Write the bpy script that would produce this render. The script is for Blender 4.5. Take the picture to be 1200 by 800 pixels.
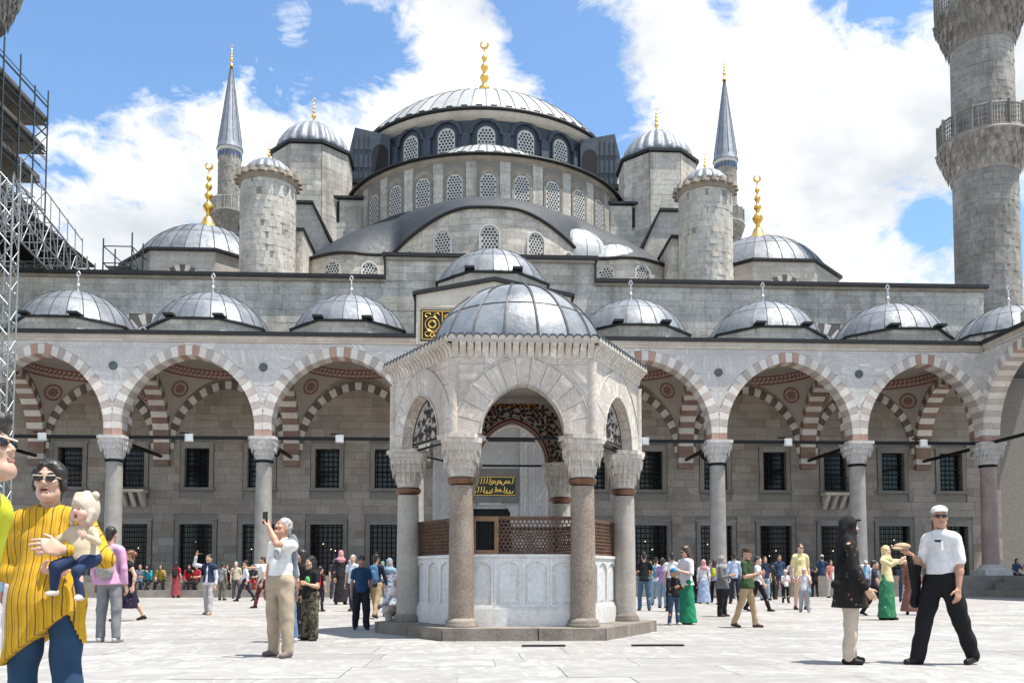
import bpy, bmesh, math, random
import numpy as np
from mathutils import Vector, Matrix, Euler
for o in list(bpy.data.objects): bpy.data.objects.remove(o)
SC = bpy.context.scene
COL = SC.collection
R = math.radians
random.seed(7)

# ------------------------------------------------------------------ camera
F_PX, TILT, YAW = 1000.0, R(3.0), R(2.75)
CAMX, CAMZ = -1.14, 1.0
SHIFT = 275 - F_PX*math.tan(TILT)
cam = bpy.data.cameras.new('camera')
cam.sensor_width = 36; cam.lens = 36*F_PX/1200; cam.shift_y = SHIFT/1200
cam.clip_start = 0.1; cam.clip_end = 5000
camo = bpy.data.objects.new('camera', cam); COL.objects.link(camo)
camo.location = (CAMX, 0, CAMZ); camo.rotation_euler = (R(90)+TILT, 0, -YAW)
SC.camera = camo

# ------------------------------------------------------------------ light
SUN_EL, SUN_AZ = R(71), R(112)        # azimuth measured clockwise from +Y (the view): sun high on the right, a little behind the camera
SUN_DIR = Vector((math.sin(SUN_AZ)*math.cos(SUN_EL), math.cos(SUN_AZ)*math.cos(SUN_EL), math.sin(SUN_EL)))
sun = bpy.data.lights.new('sun', 'SUN'); sun.energy = 3.2; sun.angle = R(0.53); sun.color = (1.0, 0.94, 0.85)
suno = bpy.data.objects.new('sun', sun); COL.objects.link(suno)
suno.rotation_euler = SUN_DIR.to_track_quat('Z', 'Y').to_euler()
vs = SC.view_settings
vs.view_transform = 'Standard'; vs.look = 'None'; vs.gamma = 1.0; vs.use_curve_mapping = False
vs.exposure = 1.40

def make_world():
    w = bpy.data.worlds.new('World'); SC.world = w; w.use_nodes = True
    nt = w.node_tree; N = nt.nodes; L = nt.links
    for n in list(N): N.remove(n)
    out = N.new('ShaderNodeOutputWorld'); bg = N.new('ShaderNodeBackground')
    bg.inputs['Strength'].default_value = 0.12
    L.new(bg.outputs[0], out.inputs[0])
    sky = N.new('ShaderNodeTexSky'); sky.sky_type = 'NISHITA'; sky.sun_disc = False
    sky.sun_elevation = SUN_EL; sky.sun_rotation = SUN_AZ
    sky.air_density = 1.0; sky.dust_density = 0.6; sky.ozone_density = 1.5
    tc = N.new('ShaderNodeTexCoord')
    def M(op, a, b=None, c=None):
        n = N.new('ShaderNodeMath'); n.operation = op
        for i, v in enumerate((a, b, c)):
            if v is None: continue
            if isinstance(v, (int, float)): n.inputs[i].default_value = v
            else: L.new(v, n.inputs[i])
        return n.outputs[0]
    def noise(vec, scale, det, rough=0.55, dist=0.0):
        n = N.new('ShaderNodeTexNoise'); n.inputs['Scale'].default_value = scale
        n.inputs['Detail'].default_value = det; n.inputs['Roughness'].default_value = rough
        n.inputs['Distortion'].default_value = dist
        L.new(vec, n.inputs['Vector']); return n.outputs['Fac']
    vec = tc.outputs['Generated']
    mp = N.new('ShaderNodeMapping'); mp.inputs['Scale'].default_value = (1, 1, 1.7)
    mp.inputs['Location'].default_value = (3.1, 1.7, 0.4)
    L.new(vec, mp.inputs['Vector'])
    big = noise(mp.outputs[0], 2.2, 3.0, 0.5)
    fine = noise(mp.outputs[0], 6.0, 9.0, 0.62, 0.4)
    wisp = noise(mp.outputs[0], 19.0, 8.0, 0.65, 0.8)
    cov = M('ADD', M('ADD', M('MULTIPLY', big, 0.9), M('MULTIPLY', fine, 1.35)), M('ADD', M('MULTIPLY', wisp, 0.75), -0.845))      # mean about 0.65
    # large weather pattern: clear patches in the cloud, as directions on the sky
    def ray(px, py):
        u = (px-600)/F_PX; v = (400+SHIFT-py)/F_PX
        sa, ca, st, ct = math.sin(YAW), math.cos(YAW), math.sin(TILT), math.cos(TILT)
        return Vector((sa*ct+u*ca-v*sa*st, ca*ct-u*sa-v*ca*st, st+v*ct)).normalized()
    def spot(px, py, rad, amt):
        d = ray(px, py); vm = N.new('ShaderNodeVectorMath'); vm.operation = 'DOT_PRODUCT'
        nv = N.new('ShaderNodeVectorMath'); nv.operation = 'NORMALIZE'; L.new(vec, nv.inputs[0])
        L.new(nv.outputs[0], vm.inputs[0]); vm.inputs[1].default_value = d
        ang = M('ARCCOSINE', M('MINIMUM', vm.outputs['Value'], 0.999999))
        f = N.new('ShaderNodeMapRange'); f.interpolation_type = 'SMOOTHSTEP'
        L.new(ang, f.inputs['Value'])
        f.inputs['From Min'].default_value = rad; f.inputs['From Max'].default_value = 0.0
        f.inputs['To Min'].default_value = 0.0; f.inputs['To Max'].default_value = amt
        return f.outputs[0]
    for s in SKY_SPOTS:
        cov = M('ADD', cov, spot(*s))
    cl = N.new('ShaderNodeMapRange'); cl.interpolation_type = 'LINEAR'
    L.new(cov, cl.inputs['Value'])
    cl.inputs['From Min'].default_value = 0.57; cl.inputs['From Max'].default_value = 0.80
    shade = noise(mp.outputs[0], 3.1, 5.0, 0.6)
    cr = N.new('ShaderNodeValToRGB')
    cr.color_ramp.elements[0].position = 0.38; cr.color_ramp.elements[0].color = (2.35, 2.5, 2.65, 1)
    cr.color_ramp.elements[1].position = 0.66; cr.color_ramp.elements[1].color = (4.5, 4.45, 4.4, 1)
    L.new(shade, cr.inputs[0])
    sm = N.new('ShaderNodeMix'); sm.data_type = 'RGBA'; sm.blend_type = 'MULTIPLY'; sm.inputs['Factor'].default_value = 1
    L.new(sky.outputs[0], sm.inputs['A']); sm.inputs['B'].default_value = SKY_GAIN
    mx = N.new('ShaderNodeMix'); mx.data_type = 'RGBA'
    L.new(cl.outputs[0], mx.inputs['Factor']); L.new(sm.outputs['Result'], mx.inputs['A']); L.new(cr.outputs[0], mx.inputs['B'])
    L.new(mx.outputs['Result'], bg.inputs['Color'])
SKY_GAIN = (.62, .735, .785, 1)
# px, py of the photograph only name a direction on the sky here: negative = clear, positive = cloud
SKY_SPOTS = [(150, 60, .26, -.45), (320, 50, .20, -.38), (20, 110, .22, -.40), (430, 50, .11, -.32), (665, 70, .10, -.45), (720, 140, .07, -.42), (860, 55, .06, -.26),
             (1010, 5, .085, -.60), (1088, 268, .036, -.5), (985, 110, .10, .34), (1040, 330, .09, .30), (900, 60, .07, .2), (190, 170, .20, .38), (330, 170, .2, .36), (520, 70, .12, .34), (600, 120, .05, .15),
             (80, 250, .2, .30), (800, 70, .10, .30), (960, 180, .26, .30), (1120, 110, .14, .22), (345, 32, .035, .22), (600, -40, .08, -.25), (290, 75, .03, .22)]
make_world()

# ------------------------------------------------------------------ mesh helpers
class MB:
    """collects shapes, links them as one mesh object"""
    def __init__(s): s.v = []; s.f = []; s.m = []; s.sm = []
    def add(s, vs, fs, m=0, smooth=False):
        b = len(s.v); s.v.extend([tuple(v) for v in vs])
        for f in fs: s.f.append(tuple(i+b for i in f)); s.m.append(m); s.sm.append(smooth)
    def box(s, x0, x1, y0, y1, z0, z1, m=0):
        s.add([(x0,y0,z0),(x1,y0,z0),(x1,y1,z0),(x0,y1,z0),(x0,y0,z1),(x1,y0,z1),(x1,y1,z1),(x0,y1,z1)],
              [(0,3,2,1),(4,5,6,7),(0,1,5,4),(1,2,6,5),(2,3,7,6),(3,0,4,7)], m)
    def obox(s, c, ax, ay, az, m=0):
        """box of centre c with half-axis vectors"""
        c, ax, ay, az = map(Vector, (c, ax, ay, az))
        P = [c-ax-ay-az, c+ax-ay-az, c+ax+ay-az, c-ax+ay-az, c-ax-ay+az, c+ax-ay+az, c+ax+ay+az, c-ax+ay+az]
        s.add(P, [(0,3,2,1),(4,5,6,7),(0,1,5,4),(1,2,6,5),(2,3,7,6),(3,0,4,7)], m)
    def extrude(s, pts, d, m=0, smooth=False):
        """closed polygon (3-D points) pushed along d"""
        n = len(pts); d = Vector(d); P = [Vector(p) for p in pts]
        Q = [p+d for p in P]
        s.add(P+Q, [tuple(range(n))[::-1], tuple(range(n, 2*n))], m)
        s.add(P+Q, [(i, (i+1) % n, n+(i+1) % n, n+i) for i in range(n)], m, smooth)
    def tube(s, p0, p1, r0, r1=None, n=8, m=0, caps=True):
        if r1 is None: r1 = r0
        p0, p1 = Vector(p0), Vector(p1); d = (p1-p0)
        if d.length < 1e-6: return
        d.normalize(); a = d.orthogonal().normalized(); b = d.cross(a)
        V = []
        for p, r in ((p0, r0), (p1, r1)):
            for i in range(n):
                t = 2*math.pi*i/n; V.append(p+a*(math.cos(t)*r)+b*(math.sin(t)*r))
        s.add(V, [(i, (i+1) % n, n+(i+1) % n, n+i) for i in range(n)], m, n > 4)
        if caps: s.add(V, [tuple(range(n))[::-1], tuple(range(n, 2*n))], m)
    def path(s, pts, r, n=6, m=0):
        for a, b in zip(pts[:-1], pts[1:]): s.tube(a, b, r, r, n, m)
    def lathe(s, cx, cy, prof, n=24, m=0, a0=0.0, a1=2*math.pi, smooth=True, off=0.0, fn=None):
        """profile [(r, z)...] swept about a vertical axis"""
        full = abs(a1-a0-2*math.pi) < 1e-6; k = n if full else n+1; V = []
        for r, z in prof:
            for i in range(k):
                t = a0+(a1-a0)*i/n+off; rr = r*(fn(t, z) if fn else 1.0)
                V.append((cx+rr*math.cos(t), cy+rr*math.sin(t), z))
        Fs = []
        for j in range(len(prof)-1):
            for i in range(n):
                i2 = (i+1) % k
                Fs.append((j*k+i, j*k+i2, (j+1)*k+i2, (j+1)*k+i))
        s.add(V, Fs, m, smooth)
        if full:
            if prof[0][0] > 1e-4: s.add(V[:k], [tuple(range(k))[::-1]], m)
            if prof[-1][0] > 1e-4: s.add(V[-k:], [tuple(range(k))], m)
    def build(s, name, mats, parent=None, **tags):
        me = bpy.data.meshes.new(name)
        me.from_pydata(s.v, [], s.f)
        if not isinstance(mats, (list, tuple)): mats = [mats]
        for m in mats: me.materials.append(m)
        me.polygons.foreach_set('material_index', s.m)
        me.polygons.foreach_set('use_smooth', s.sm)
        me.update()
        return link(name, me, parent, **tags)

def base_of(p): return p.location if p.parent is None else Vector((0, 0, 0))
def link(name, me, parent=None, **tags):
    o = bpy.data.objects.new(name, me); COL.objects.link(o)
    if parent is not None:
        o.parent = parent
        if not tags.pop('local', False): o.matrix_parent_inverse = Matrix.Translation(-base_of(parent))
    else: tags.pop('local', None)
    for k, v in tags.items(): o[k] = v
    return o
def thing(name, label, cat, loc=(0, 0, 0), rz=0.0, group=None):
    o = bpy.data.objects.new(name, None); COL.objects.link(o)
    o.location = loc; o.rotation_euler = (0, 0, rz); o.empty_display_size = 0.2
    o['label'] = label; o['category'] = cat
    if group: o['group'] = group
    return o
def copy_tree(o, parent=None):
    c = o.copy(); COL.objects.link(c)
    if parent is not None: c.parent = parent
    for ch in list(o.children): copy_tree(ch, c)
    return c
def rnd(a, b): return a+(b-a)*random.random()

# ------------------------------------------------------------------ materials
def newmat(name):
    m = bpy.data.materials.new(name); m.use_nodes = True
    nt = m.node_tree
    return m, nt, nt.nodes, nt.links, nt.nodes['Principled BSDF']
def _noise(N, L, vec, scale, det=4, rough=.6, dist=0.0):
    n = N.new('ShaderNodeTexNoise'); n.inputs['Scale'].default_value = scale; n.inputs['Detail'].default_value = det
    n.inputs['Roughness'].default_value = rough; n.inputs['Distortion'].default_value = dist
    L.new(vec, n.inputs['Vector']); return n.outputs['Fac']
def _map(N, L, vec, sc=(1, 1, 1), rot=(0, 0, 0)):
    mp = N.new('ShaderNodeMapping'); mp.inputs['Scale'].default_value = sc; mp.inputs['Rotation'].default_value = rot
    L.new(vec, mp.inputs['Vector']); return mp.outputs[0]
def _ramp(N, L, fac, stops):
    cr = N.new('ShaderNodeValToRGB'); e = cr.color_ramp.elements
    while len(e) < len(stops): e.new(0.5)
    for k, (p, c) in enumerate(stops): e[k].position = p; e[k].color = (c[0], c[1], c[2], 1) if not isinstance(c, (int, float)) else (c, c, c, 1)
    L.new(fac, cr.inputs[0]); return cr.outputs[0]
def _mix(N, L, a, b, fac, mode='MIX'):
    n = N.new('ShaderNodeMix'); n.data_type = 'RGBA'; n.blend_type = mode
    for k, v in (('Factor', fac), ('A', a), ('B', b)):
        if isinstance(v, (int, float)): n.inputs[k].default_value = v if k == 'Factor' else (v, v, v, 1)
        elif isinstance(v, tuple): n.inputs[k].default_value = (v[0], v[1], v[2], 1)
        else: L.new(v, n.inputs[k])
    return n.outputs['Result']
def _math(N, L, op, a, b=0.0):
    n = N.new('ShaderNodeMath'); n.operation = op
    for i, v in enumerate((a, b)):
        if isinstance(v, (int, float)): n.inputs[i].default_value = v
        else: L.new(v, n.inputs[i])
    return n.outputs[0]
def _bump(N, L, b, h, strength=.3, dist=.02):
    n = N.new('ShaderNodeBump'); n.inputs['Strength'].default_value = strength; n.inputs['Distance'].default_value = dist
    L.new(h, n.inputs['Height']); L.new(n.outputs[0], b.inputs['Normal'])

def stone(name, c0, c1, stain=None, sc=1.0, island=.25, rough=.8, bump=.35, streak=0.0, blot=0.0, vein=0.0, veinc=(.3, .3, .32), courses=None, vscale=1.2, mott=0.0):
    """weathered stone: two tones in clouds, per-stone tone, rain streaks, marble veins, masonry courses too fine to build"""
    m, nt, N, L, b = newmat(name)
    tc = N.new('ShaderNodeTexCoord'); ob = tc.outputs['Object']
    n1 = _noise(N, L, ob, .55*sc, 6, .65)
    col = _ramp(N, L, n1, [(.32, c0), (.68, c1)])
    n2 = _noise(N, L, ob, 7*sc, 6, .7)
    col = _mix(N, L, col, _ramp(N, L, n2, [(.3, .72), (.7, 1.18)]), .75, 'MULTIPLY')
    if blot:
        n7 = _noise(N, L, ob, .33, 8, .72, .5); n8 = _noise(N, L, ob, 2.3, 7, .75)
        col = _mix(N, L, col, _ramp(N, L, n7, [(.34, .62), (.5, 1.0), (.66, 1.1)]), blot, 'MULTIPLY')
        col = _mix(N, L, col, _ramp(N, L, n8, [(.30, .60), (.47, 1.0)]), blot, 'MULTIPLY')
    hgt = n2
    if mott:
        n6 = _noise(N, L, ob, 38*sc, 3, .6)
        col = _mix(N, L, col, _ramp(N, L, n6, [(.38, .55), (.62, 1.35)]), mott, 'MULTIPLY')
    if island:
        g = N.new('ShaderNodeNewGeometry')
        isl = _ramp(N, L, g.outputs['Random Per Island'], [(0, 1-island), (1, 1+island*.55)])
        col = _mix(N, L, col, isl, 1.0, 'MULTIPLY')
        oi = N.new('ShaderNodeObjectInfo')
        isl2 = _ramp(N, L, oi.outputs['Random'], [(0, 1-island*.6), (1, 1+island*.3)])
        col = _mix(N, L, col, isl2, 1.0, 'MULTIPLY')
        tint = _ramp(N, L, g.outputs['Random Per Island'], [(0, (1.04, .99, .93)), (.37, (.97, 1, 1.03)), (.62, (1.03, 1, .95)), (1, (.98, 1, 1.02))])
        col = _mix(N, L, col, tint, .8, 'MULTIPLY')
    if vein:
        oi = N.new('ShaderNodeObjectInfo')
        va = N.new('ShaderNodeVectorMath'); va.operation = 'MULTIPLY_ADD'
        cmb = N.new('ShaderNodeCombineXYZ')
        for k in range(3): L.new(oi.outputs['Random'], cmb.inputs[k])
        L.new(cmb.outputs[0], va.inputs[0]); va.inputs[1].default_value = (17, 31, 23); L.new(ob, va.inputs[2])
        vr = N.new('ShaderNodeVectorRotate'); vr.rotation_type = 'Y_AXIS'
        L.new(va.outputs[0], vr.inputs['Vector']); L.new(_math(N, L, 'MULTIPLY', oi.outputs['Random'], 3.1), vr.inputs['Angle'])
        st = _map(N, L, vr.outputs[0], (vscale*.5, vscale*1.4, vscale*3.2), (.3, .5, .4))
        nv = _noise(N, L, st, 1.0, 9, .68, 1.2)
        vv = _ramp(N, L, nv, [(.36, 0), (.48, 1), (.52, 1), (.66, .12)])
        col = _mix(N, L, col, veinc, _math(N, L, 'MULTIPLY', vv, vein))
    if courses:
        ch, cw, amt = courses
        br = N.new('ShaderNodeTexBrick'); br.inputs['Scale'].default_value = 1.0
        br.inputs['Color1'].default_value = (.75, .75, .75, 1); br.inputs['Color2'].default_value = (1.08, 1.07, 1.05, 1)
        br.inputs['Mortar'].default_value = (.55, .53, .5, 1); br.inputs['Mortar Size'].default_value = .012
        br.inputs['Brick Width'].default_value = cw; br.inputs['Row Height'].default_value = ch
        sx = N.new('ShaderNodeSeparateXYZ'); L.new(ob, sx.inputs[0])
        cx = N.new('ShaderNodeCombineXYZ')
        L.new(_math(N, L, 'ADD', sx.outputs[0], _math(N, L, 'MULTIPLY', sx.outputs[1], .73)), cx.inputs[0]); L.new(sx.outputs[2], cx.inputs[1])
        L.new(cx.outputs[0], br.inputs['Vector'])
        col = _mix(N, L, col, br.outputs['Color'], amt, 'MULTIPLY')
        hgt = _math(N, L, 'ADD', hgt, _math(N, L, 'MULTIPLY', br.outputs['Fac'], -1.0))
    if streak:
        st = _map(N, L, ob, (1.3, 1.3, .10))
        ns = _noise(N, L, st, 1.0, 5, .6)
        col = _mix(N, L, col, _ramp(N, L, ns, [(.50, 0), (.68, 1)]), 0.0) if False else _mix(N, L, col, stain or (.16, .145, .125), _math(N, L, 'MULTIPLY', _ramp(N, L, ns, [(.50, 0), (.72, 1)]), streak))
        n5 = _noise(N, L, ob, 1.7*sc, 7, .72)
        col = _mix(N, L, col, stain or (.16, .145, .125), _math(N, L, 'MULTIPLY', _ramp(N, L, n5, [(.55, 0), (.75, 1)]), streak))
    L.new(col, b.inputs['Base Color']); b.inputs['Roughness'].default_value = rough
    b.inputs['Specular IOR Level'].default_value = .3
    _bump(N, L, b, hgt, bump, .03)
    return m
def plain(name, c, rough=.6, metal=0.0, var=.15, sc=6.0, bump=0.0, spec=.4):
    m, nt, N, L, b = newmat(name)
    tc = N.new('ShaderNodeTexCoord')
    n = _noise(N, L, tc.outputs['Object'], sc, 5, .65)
    col = _ramp(N, L, n, [(.3, tuple(x*(1-var) for x in c)), (.7, tuple(min(1, x*(1+var)) for x in c))])
    L.new(col, b.inputs['Base Color']); b.inputs['Roughness'].default_value = rough; b.inputs['Metallic'].default_value = metal
    b.inputs['Specular IOR Level'].default_value = spec
    if bump: _bump(N, L, b, n, bump, .02)
    return m
def lead(name, c0, c1, metal=.55, rough=.38, sheet=.8):
    """weathered roofing lead, dull and blotched"""
    m, nt, N, L, b = newmat(name)
    tc = N.new('ShaderNodeTexCoord'); ob = tc.outputs['Object']
    n = _noise(N, L, ob, 1.1, 7, .7, .6)
    st = _noise(N, L, _map(N, L, ob, (2.5, 2.5, .35)), 1.0, 5, .65)
    col = _ramp(N, L, _math(N, L, 'ADD', _math(N, L, 'MULTIPLY', n, .6), _math(N, L, 'MULTIPLY', st, .4)), [(.33, c0), (.66, c1)])
    g = N.new('ShaderNodeNewGeometry')
    col = _mix(N, L, col, _ramp(N, L, g.outputs['Random Per Island'], [(0, .75), (1, 1.15)]), 1.0, 'MULTIPLY')
    L.new(col, b.inputs['Base Color']); b.inputs['Metallic'].default_value = metal
    n2 = _noise(N, L, ob, 4, 4, .6)
    L.new(_ramp(N, L, n2, [(.3, rough-.1), (.7, rough+.16)]), b.inputs['Roughness'])
    n3 = _noise(N, L, ob, 1.6, 3, .5)
    _bump(N, L, b, _math(N, L, 'ADD', _math(N, L, 'ADD', n, n2), _math(N, L, 'MULTIPLY', n3, 2.0)), .22, .06)
    return m

MARBLE = stone('white_marble', (.66, .62, .57), (.78, .75, .71), (.40, .35, .30), sc=1.2, island=.18, rough=.55, bump=.15, streak=.28, blot=.3, vein=.65, veinc=(.36, .37, .40))
MARBLE_OLD = stone('old_marble', (.66, .59, .505), (.79, .745, .68), (.27, .17, .10), sc=2.2, island=.16, rough=.6, bump=.35, streak=.55, vein=.6, veinc=(.33, .31, .30), vscale=2.5, blot=.55)
MARBLE_WHITE = stone('basin_marble', (.64, .635, .62), (.78, .775, .76), (.32, .27, .22), sc=2.0, island=.06, rough=.5, bump=.15, streak=.42, blot=.35, vein=.3, veinc=(.5, .51, .53), vscale=2.0)
ASHLAR = stone('grey_ashlar', (.49, .455, .395), (.66, .625, .56), (.13, .12, .105), sc=.9, island=.24, blot=.7, rough=.85, bump=.4, streak=.55)
ASHLAR_FAR = stone('grey_ashlar_coursed', (.50, .465, .41), (.66, .625, .565), (.15, .14, .12), sc=.8, blot=.6, island=0, rough=.85, bump=.5, streak=.5, courses=(.42, 1.15, .9))
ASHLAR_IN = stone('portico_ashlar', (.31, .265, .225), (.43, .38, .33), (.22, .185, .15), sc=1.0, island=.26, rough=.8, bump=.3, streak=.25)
MORTAR = plain('mortar', (.22, .205, .185), .9)
MORTAR_W = plain('pale_mortar', (.36, .34, .31), .9)
VRUST = stone('voussoir_rust', (.22, .14, .11), (.31, .215, .175), (.15, .1, .08), sc=2, island=.3, rough=.75, bump=.2, streak=.3)
VRED = stone('voussoir_red', (.36, .23, .185), (.46, .32, .27), (.2, .13, .1), sc=2, island=.3, rough=.7, bump=.2, streak=.25)
VPINK = stone('voussoir_pink', (.42, .37, .35), (.54, .485, .46), (.22, .17, .15), sc=2, island=.25, rough=.7, bump=.2, streak=.2)
VWHITE = stone('voussoir_white', (.60, .58, .55), (.72, .70, .67), (.4, .34, .29), sc=2, island=.14, rough=.6, bump=.2, streak=.25)
VGREY = stone('voussoir_grey', (.13, .11, .095), (.20, .17, .15), (.08, .07, .06), sc=2, island=.3, rough=.8, bump=.2, streak=.2)
GRANITE = stone('grey_granite', (.25, .24, .23), (.36, .35, .34), (.25, .23, .2), sc=3, island=.1, rough=.55, bump=.1, mott=.35, streak=.15)
GRANITE_BR = stone('speckled_granite', (.23, .185, .15), (.35, .295, .25), (.10, .07, .05), sc=2.4, island=.12, rough=.6, bump=.3, mott=1.0, streak=.5, blot=.5)
LEAD = lead('roof_lead', (.095, .11, .135), (.25, .272, .30), metal=.2, rough=.5)
LEAD_ROOF = lead('dark_roof_sheet', (.010, .015, .022), (.026, .035, .047), metal=0, rough=.6)
LEAD_DARK = lead('dark_lead', (.026, .037, .054), (.066, .084, .108), metal=.1, rough=.55)
SEAM = plain('lead_seam', (.055, .06, .07), .6, .1)
EAVE = plain('black_eave_lead', (.018, .02, .022), .55, .2)
GOLD = plain('gilding', (.83, .50, .11), .28, .9, .1)
BRONZE = plain('bronze_collar', (.17, .085, .05), .45, .6, .3)
IRON = plain('black_iron', (.012, .012, .013), .5, .5)
DARK = plain('dark_room', (.008, .0075, .007), .7)
LATT = plain('white_lattice', (.50, .50, .48), .7)
PLASTER = plain('vault_plaster', (.40, .365, .33), .9, 0, .07, 1.5)
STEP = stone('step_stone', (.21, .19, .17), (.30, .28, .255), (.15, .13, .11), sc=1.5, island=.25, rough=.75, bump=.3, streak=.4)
SLABSTONE = stone('platform_stone', (.18, .155, .13), (.32, .285, .245), (.07, .055, .045), sc=3, island=.2, rough=.8, bump=.5, streak=.6)
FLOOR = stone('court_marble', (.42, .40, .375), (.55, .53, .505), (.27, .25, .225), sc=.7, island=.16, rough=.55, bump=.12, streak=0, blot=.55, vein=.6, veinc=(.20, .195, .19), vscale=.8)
TINMETAL = plain('pale_finial_metal', (.55, .53, .54), .35, .7)
VERDI = plain('verdigris_disc', (.10, .12, .115), .6, .3, .3)
# ------------------------------------------------------------------ ground
g = MB(); g.box(-600, 600, -200, 1500, -1.0, -0.03); g.build('ground', FLOOR, kind='structure')
court = MB(); court.box(-40, 26.6, -6, 42.4, -0.028, -0.012); court = court.build('courtyard', MORTAR_W, kind='structure')
def paving():
    rest = MB(); y = 5.0; row = 0
    def slab(b, x0, x1, y0, y1):
        h = rnd(-.002, .002); e = .0045
        b.add([(x0+e,y0+e,-.012),(x1-e,y0+e,-.012),(x1-e,y1-e,-.012),(x0+e,y1-e,-.012),
               (x0+e,y0+e,h+rnd(-.001,.001)),(x1-e,y0+e,h+rnd(-.001,.001)),(x1-e,y1-e,h),(x0+e,y1-e,h)],
              [(4,5,6,7),(0,1,5,4),(1,2,6,5),(2,3,7,6),(3,0,4,7)])
    while y < 41.2:
        d = rnd(.75, 1.15); x = -34+rnd(0, 1.2)
        while x < 26:
            w = rnd(1.2, 2.3)
            near = 7.0 < y < 16.5 and abs((x+w/2-CAMX)-y*.05) < y*.62+1
            if near:
                b = MB(); slab(b, x, x+w, y, y+d); b.build('paving_slab', FLOOR, court)
            else: slab(rest, x, x+w, y, y+d)
            x += w
        y += d
    rest.build('paving', FLOOR, court, kind='stuff')
paving()

# ------------------------------------------------------------------ arches
def front(x0, y): return lambda u, d, z: (x0+u, y+d, z)
def side(x, y0): return lambda u, d, z: (x+d, y0+u, z)
class Arch:
    """two-centred pointed arch: half span a, rise h over the springing zs, ring depth t"""
    def __init__(s, a, h, zs, t):
        s.a, s.h, s.zs, s.t = a, h, zs, t
        s.c = max(0.0, (h*h-a*a)/(2*a)); s.R = a+s.c
    def pt(s, f, r, umax=None):
        """f in [-1, 1] from left springing over the apex (0) to the right; r: 0 intrados, 1 extrados"""
        R_ = s.R+s.t*r; th1 = math.acos(s.c/R_); th = (1-abs(f))*th1
        u = -(R_*math.cos(th)-s.c); z = s.zs+R_*math.sin(th)
        if f > 0: u = -u
        if umax: u = max(-umax, min(umax, u))
        return u, z
    def ext(s, u, extra=0.0):
        R_ = s.R+s.t+extra; x = abs(u)+s.c
        return s.zs+math.sqrt(R_*R_-x*x) if x < R_ else s.zs
def stone6(b, mp, q, d0, d1, m=0):
    """quad q [(u, z)] x4 through depth d0..d1"""
    P = [mp(u, d0, z) for u, z in q]+[mp(u, d1, z) for u, z in q]
    b.add(P, [(0,1,2,3),(7,6,5,4),(0,4,5,1),(1,5,6,2),(2,6,7,3),(3,7,4,0)], m)
def ring(parent, mp, A, d0, d1, n, mats, umax=None, foot=0.0, name='arch', core=MORTAR_W, gap=.006, proud=.0, r1=1.0):
    """the arch is a mortar core; every voussoir a stone of its own standing in front of it"""
    core_b = MB(); fs = [-1+2*i/(2*n+1) for i in range(2*n+2)]
    for i in range(2*n+1):
        qa = [A.pt(fs[i], .04, umax), A.pt(fs[i+1], .04, umax), A.pt(fs[i+1], r1-.03, umax), A.pt(fs[i], r1-.03, umax)]
        stone6(core_b, mp, qa, d0+.02, d1-.02)
    if foot > 0:
        for s in (-1, 1):
            u0, u1 = sorted((s*(A.a+.03), s*min(umax or 99, A.a+A.t-.03)))
            stone6(core_b, mp, [(u0, A.zs-foot), (u1, A.zs-foot), (u1, A.zs), (u0, A.zs)], d0+.02, d1-.02)
    arch = core_b.build(name, core, parent)
    for i in range(2*n+1):
        f0, f1 = fs[i]+gap/ A.R/2, fs[i+1]-gap/A.R/2
        j = rnd(0, .012); q = [A.pt(f0, 0, umax), A.pt(f1, 0, umax), A.pt(f1, r1+j, umax), A.pt(f0, r1+j, umax)]
        if abs(q[1][0]-q[2][0])+abs(q[1][1]-q[2][1]) < .06: continue
        b = MB(); stone6(b, mp, q, d0-proud-rnd(0, .008), d1+rnd(0, .006))
        b.build('voussoir', mats(i-n), arch)
    if foot > 0:
        for s in (-1, 1):
            k = max(1, round(foot/.35))
            for j in range(k):
                u0, u1 = sorted((s*A.a, s*min(umax or 99, A.a+A.t)))
                b = MB(); stone6(b, mp, [(u0, A.zs-foot+j*foot/k+.004), (u1, A.zs-foot+j*foot/k+.004), (u1, A.zs-foot+(j+1)*foot/k-.004), (u0, A.zs-foot+(j+1)*foot/k-.004)], d0-proud, d1)
                b.build('voussoir', mats(j+1), arch)
    return arch
def clip_poly(u0, u1, z0, z1, low, n=7):
    """the part of a rectangle above the curve low(u): list of (u, z) or None"""
    us = [u0+(u1-u0)*i/(n-1) for i in range(n)]; bot = [min(z1, max(z0, low(u))) for u in us]
    if max(z1-b for b in bot) < .05: return None
    if max(b-z0 for b in bot) < 1e-6: return [(u0, z0), (u1, z0), (u1, z1), (u0, z1)]
    keep = [i for i in range(n) if z1-bot[i] > 1e-3]
    i0, i1 = max(0, keep[0]-1), min(n-1, keep[-1]+1)
    P = [(us[i], bot[i]) for i in range(i0, i1+1)]
    if z1-P[-1][1] > 1e-3: P.append((P[-1][0], z1))
    if z1-P[0][1] > 1e-3: P.append((P[0][0], z1))
    return P if len(P) > 2 else None
def ext_poly(b, mp, P, d0, d1, m=0):
    n = len(P); V = [mp(u, d0, z) for u, z in P]+[mp(u, d1, z) for u, z in P]
    b.add(V, [tuple(range(n)), tuple(range(2*n-1, n-1, -1))]+[(i, n+i, n+(i+1) % n, (i+1) % n) for i in range(n)], m)
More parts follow.
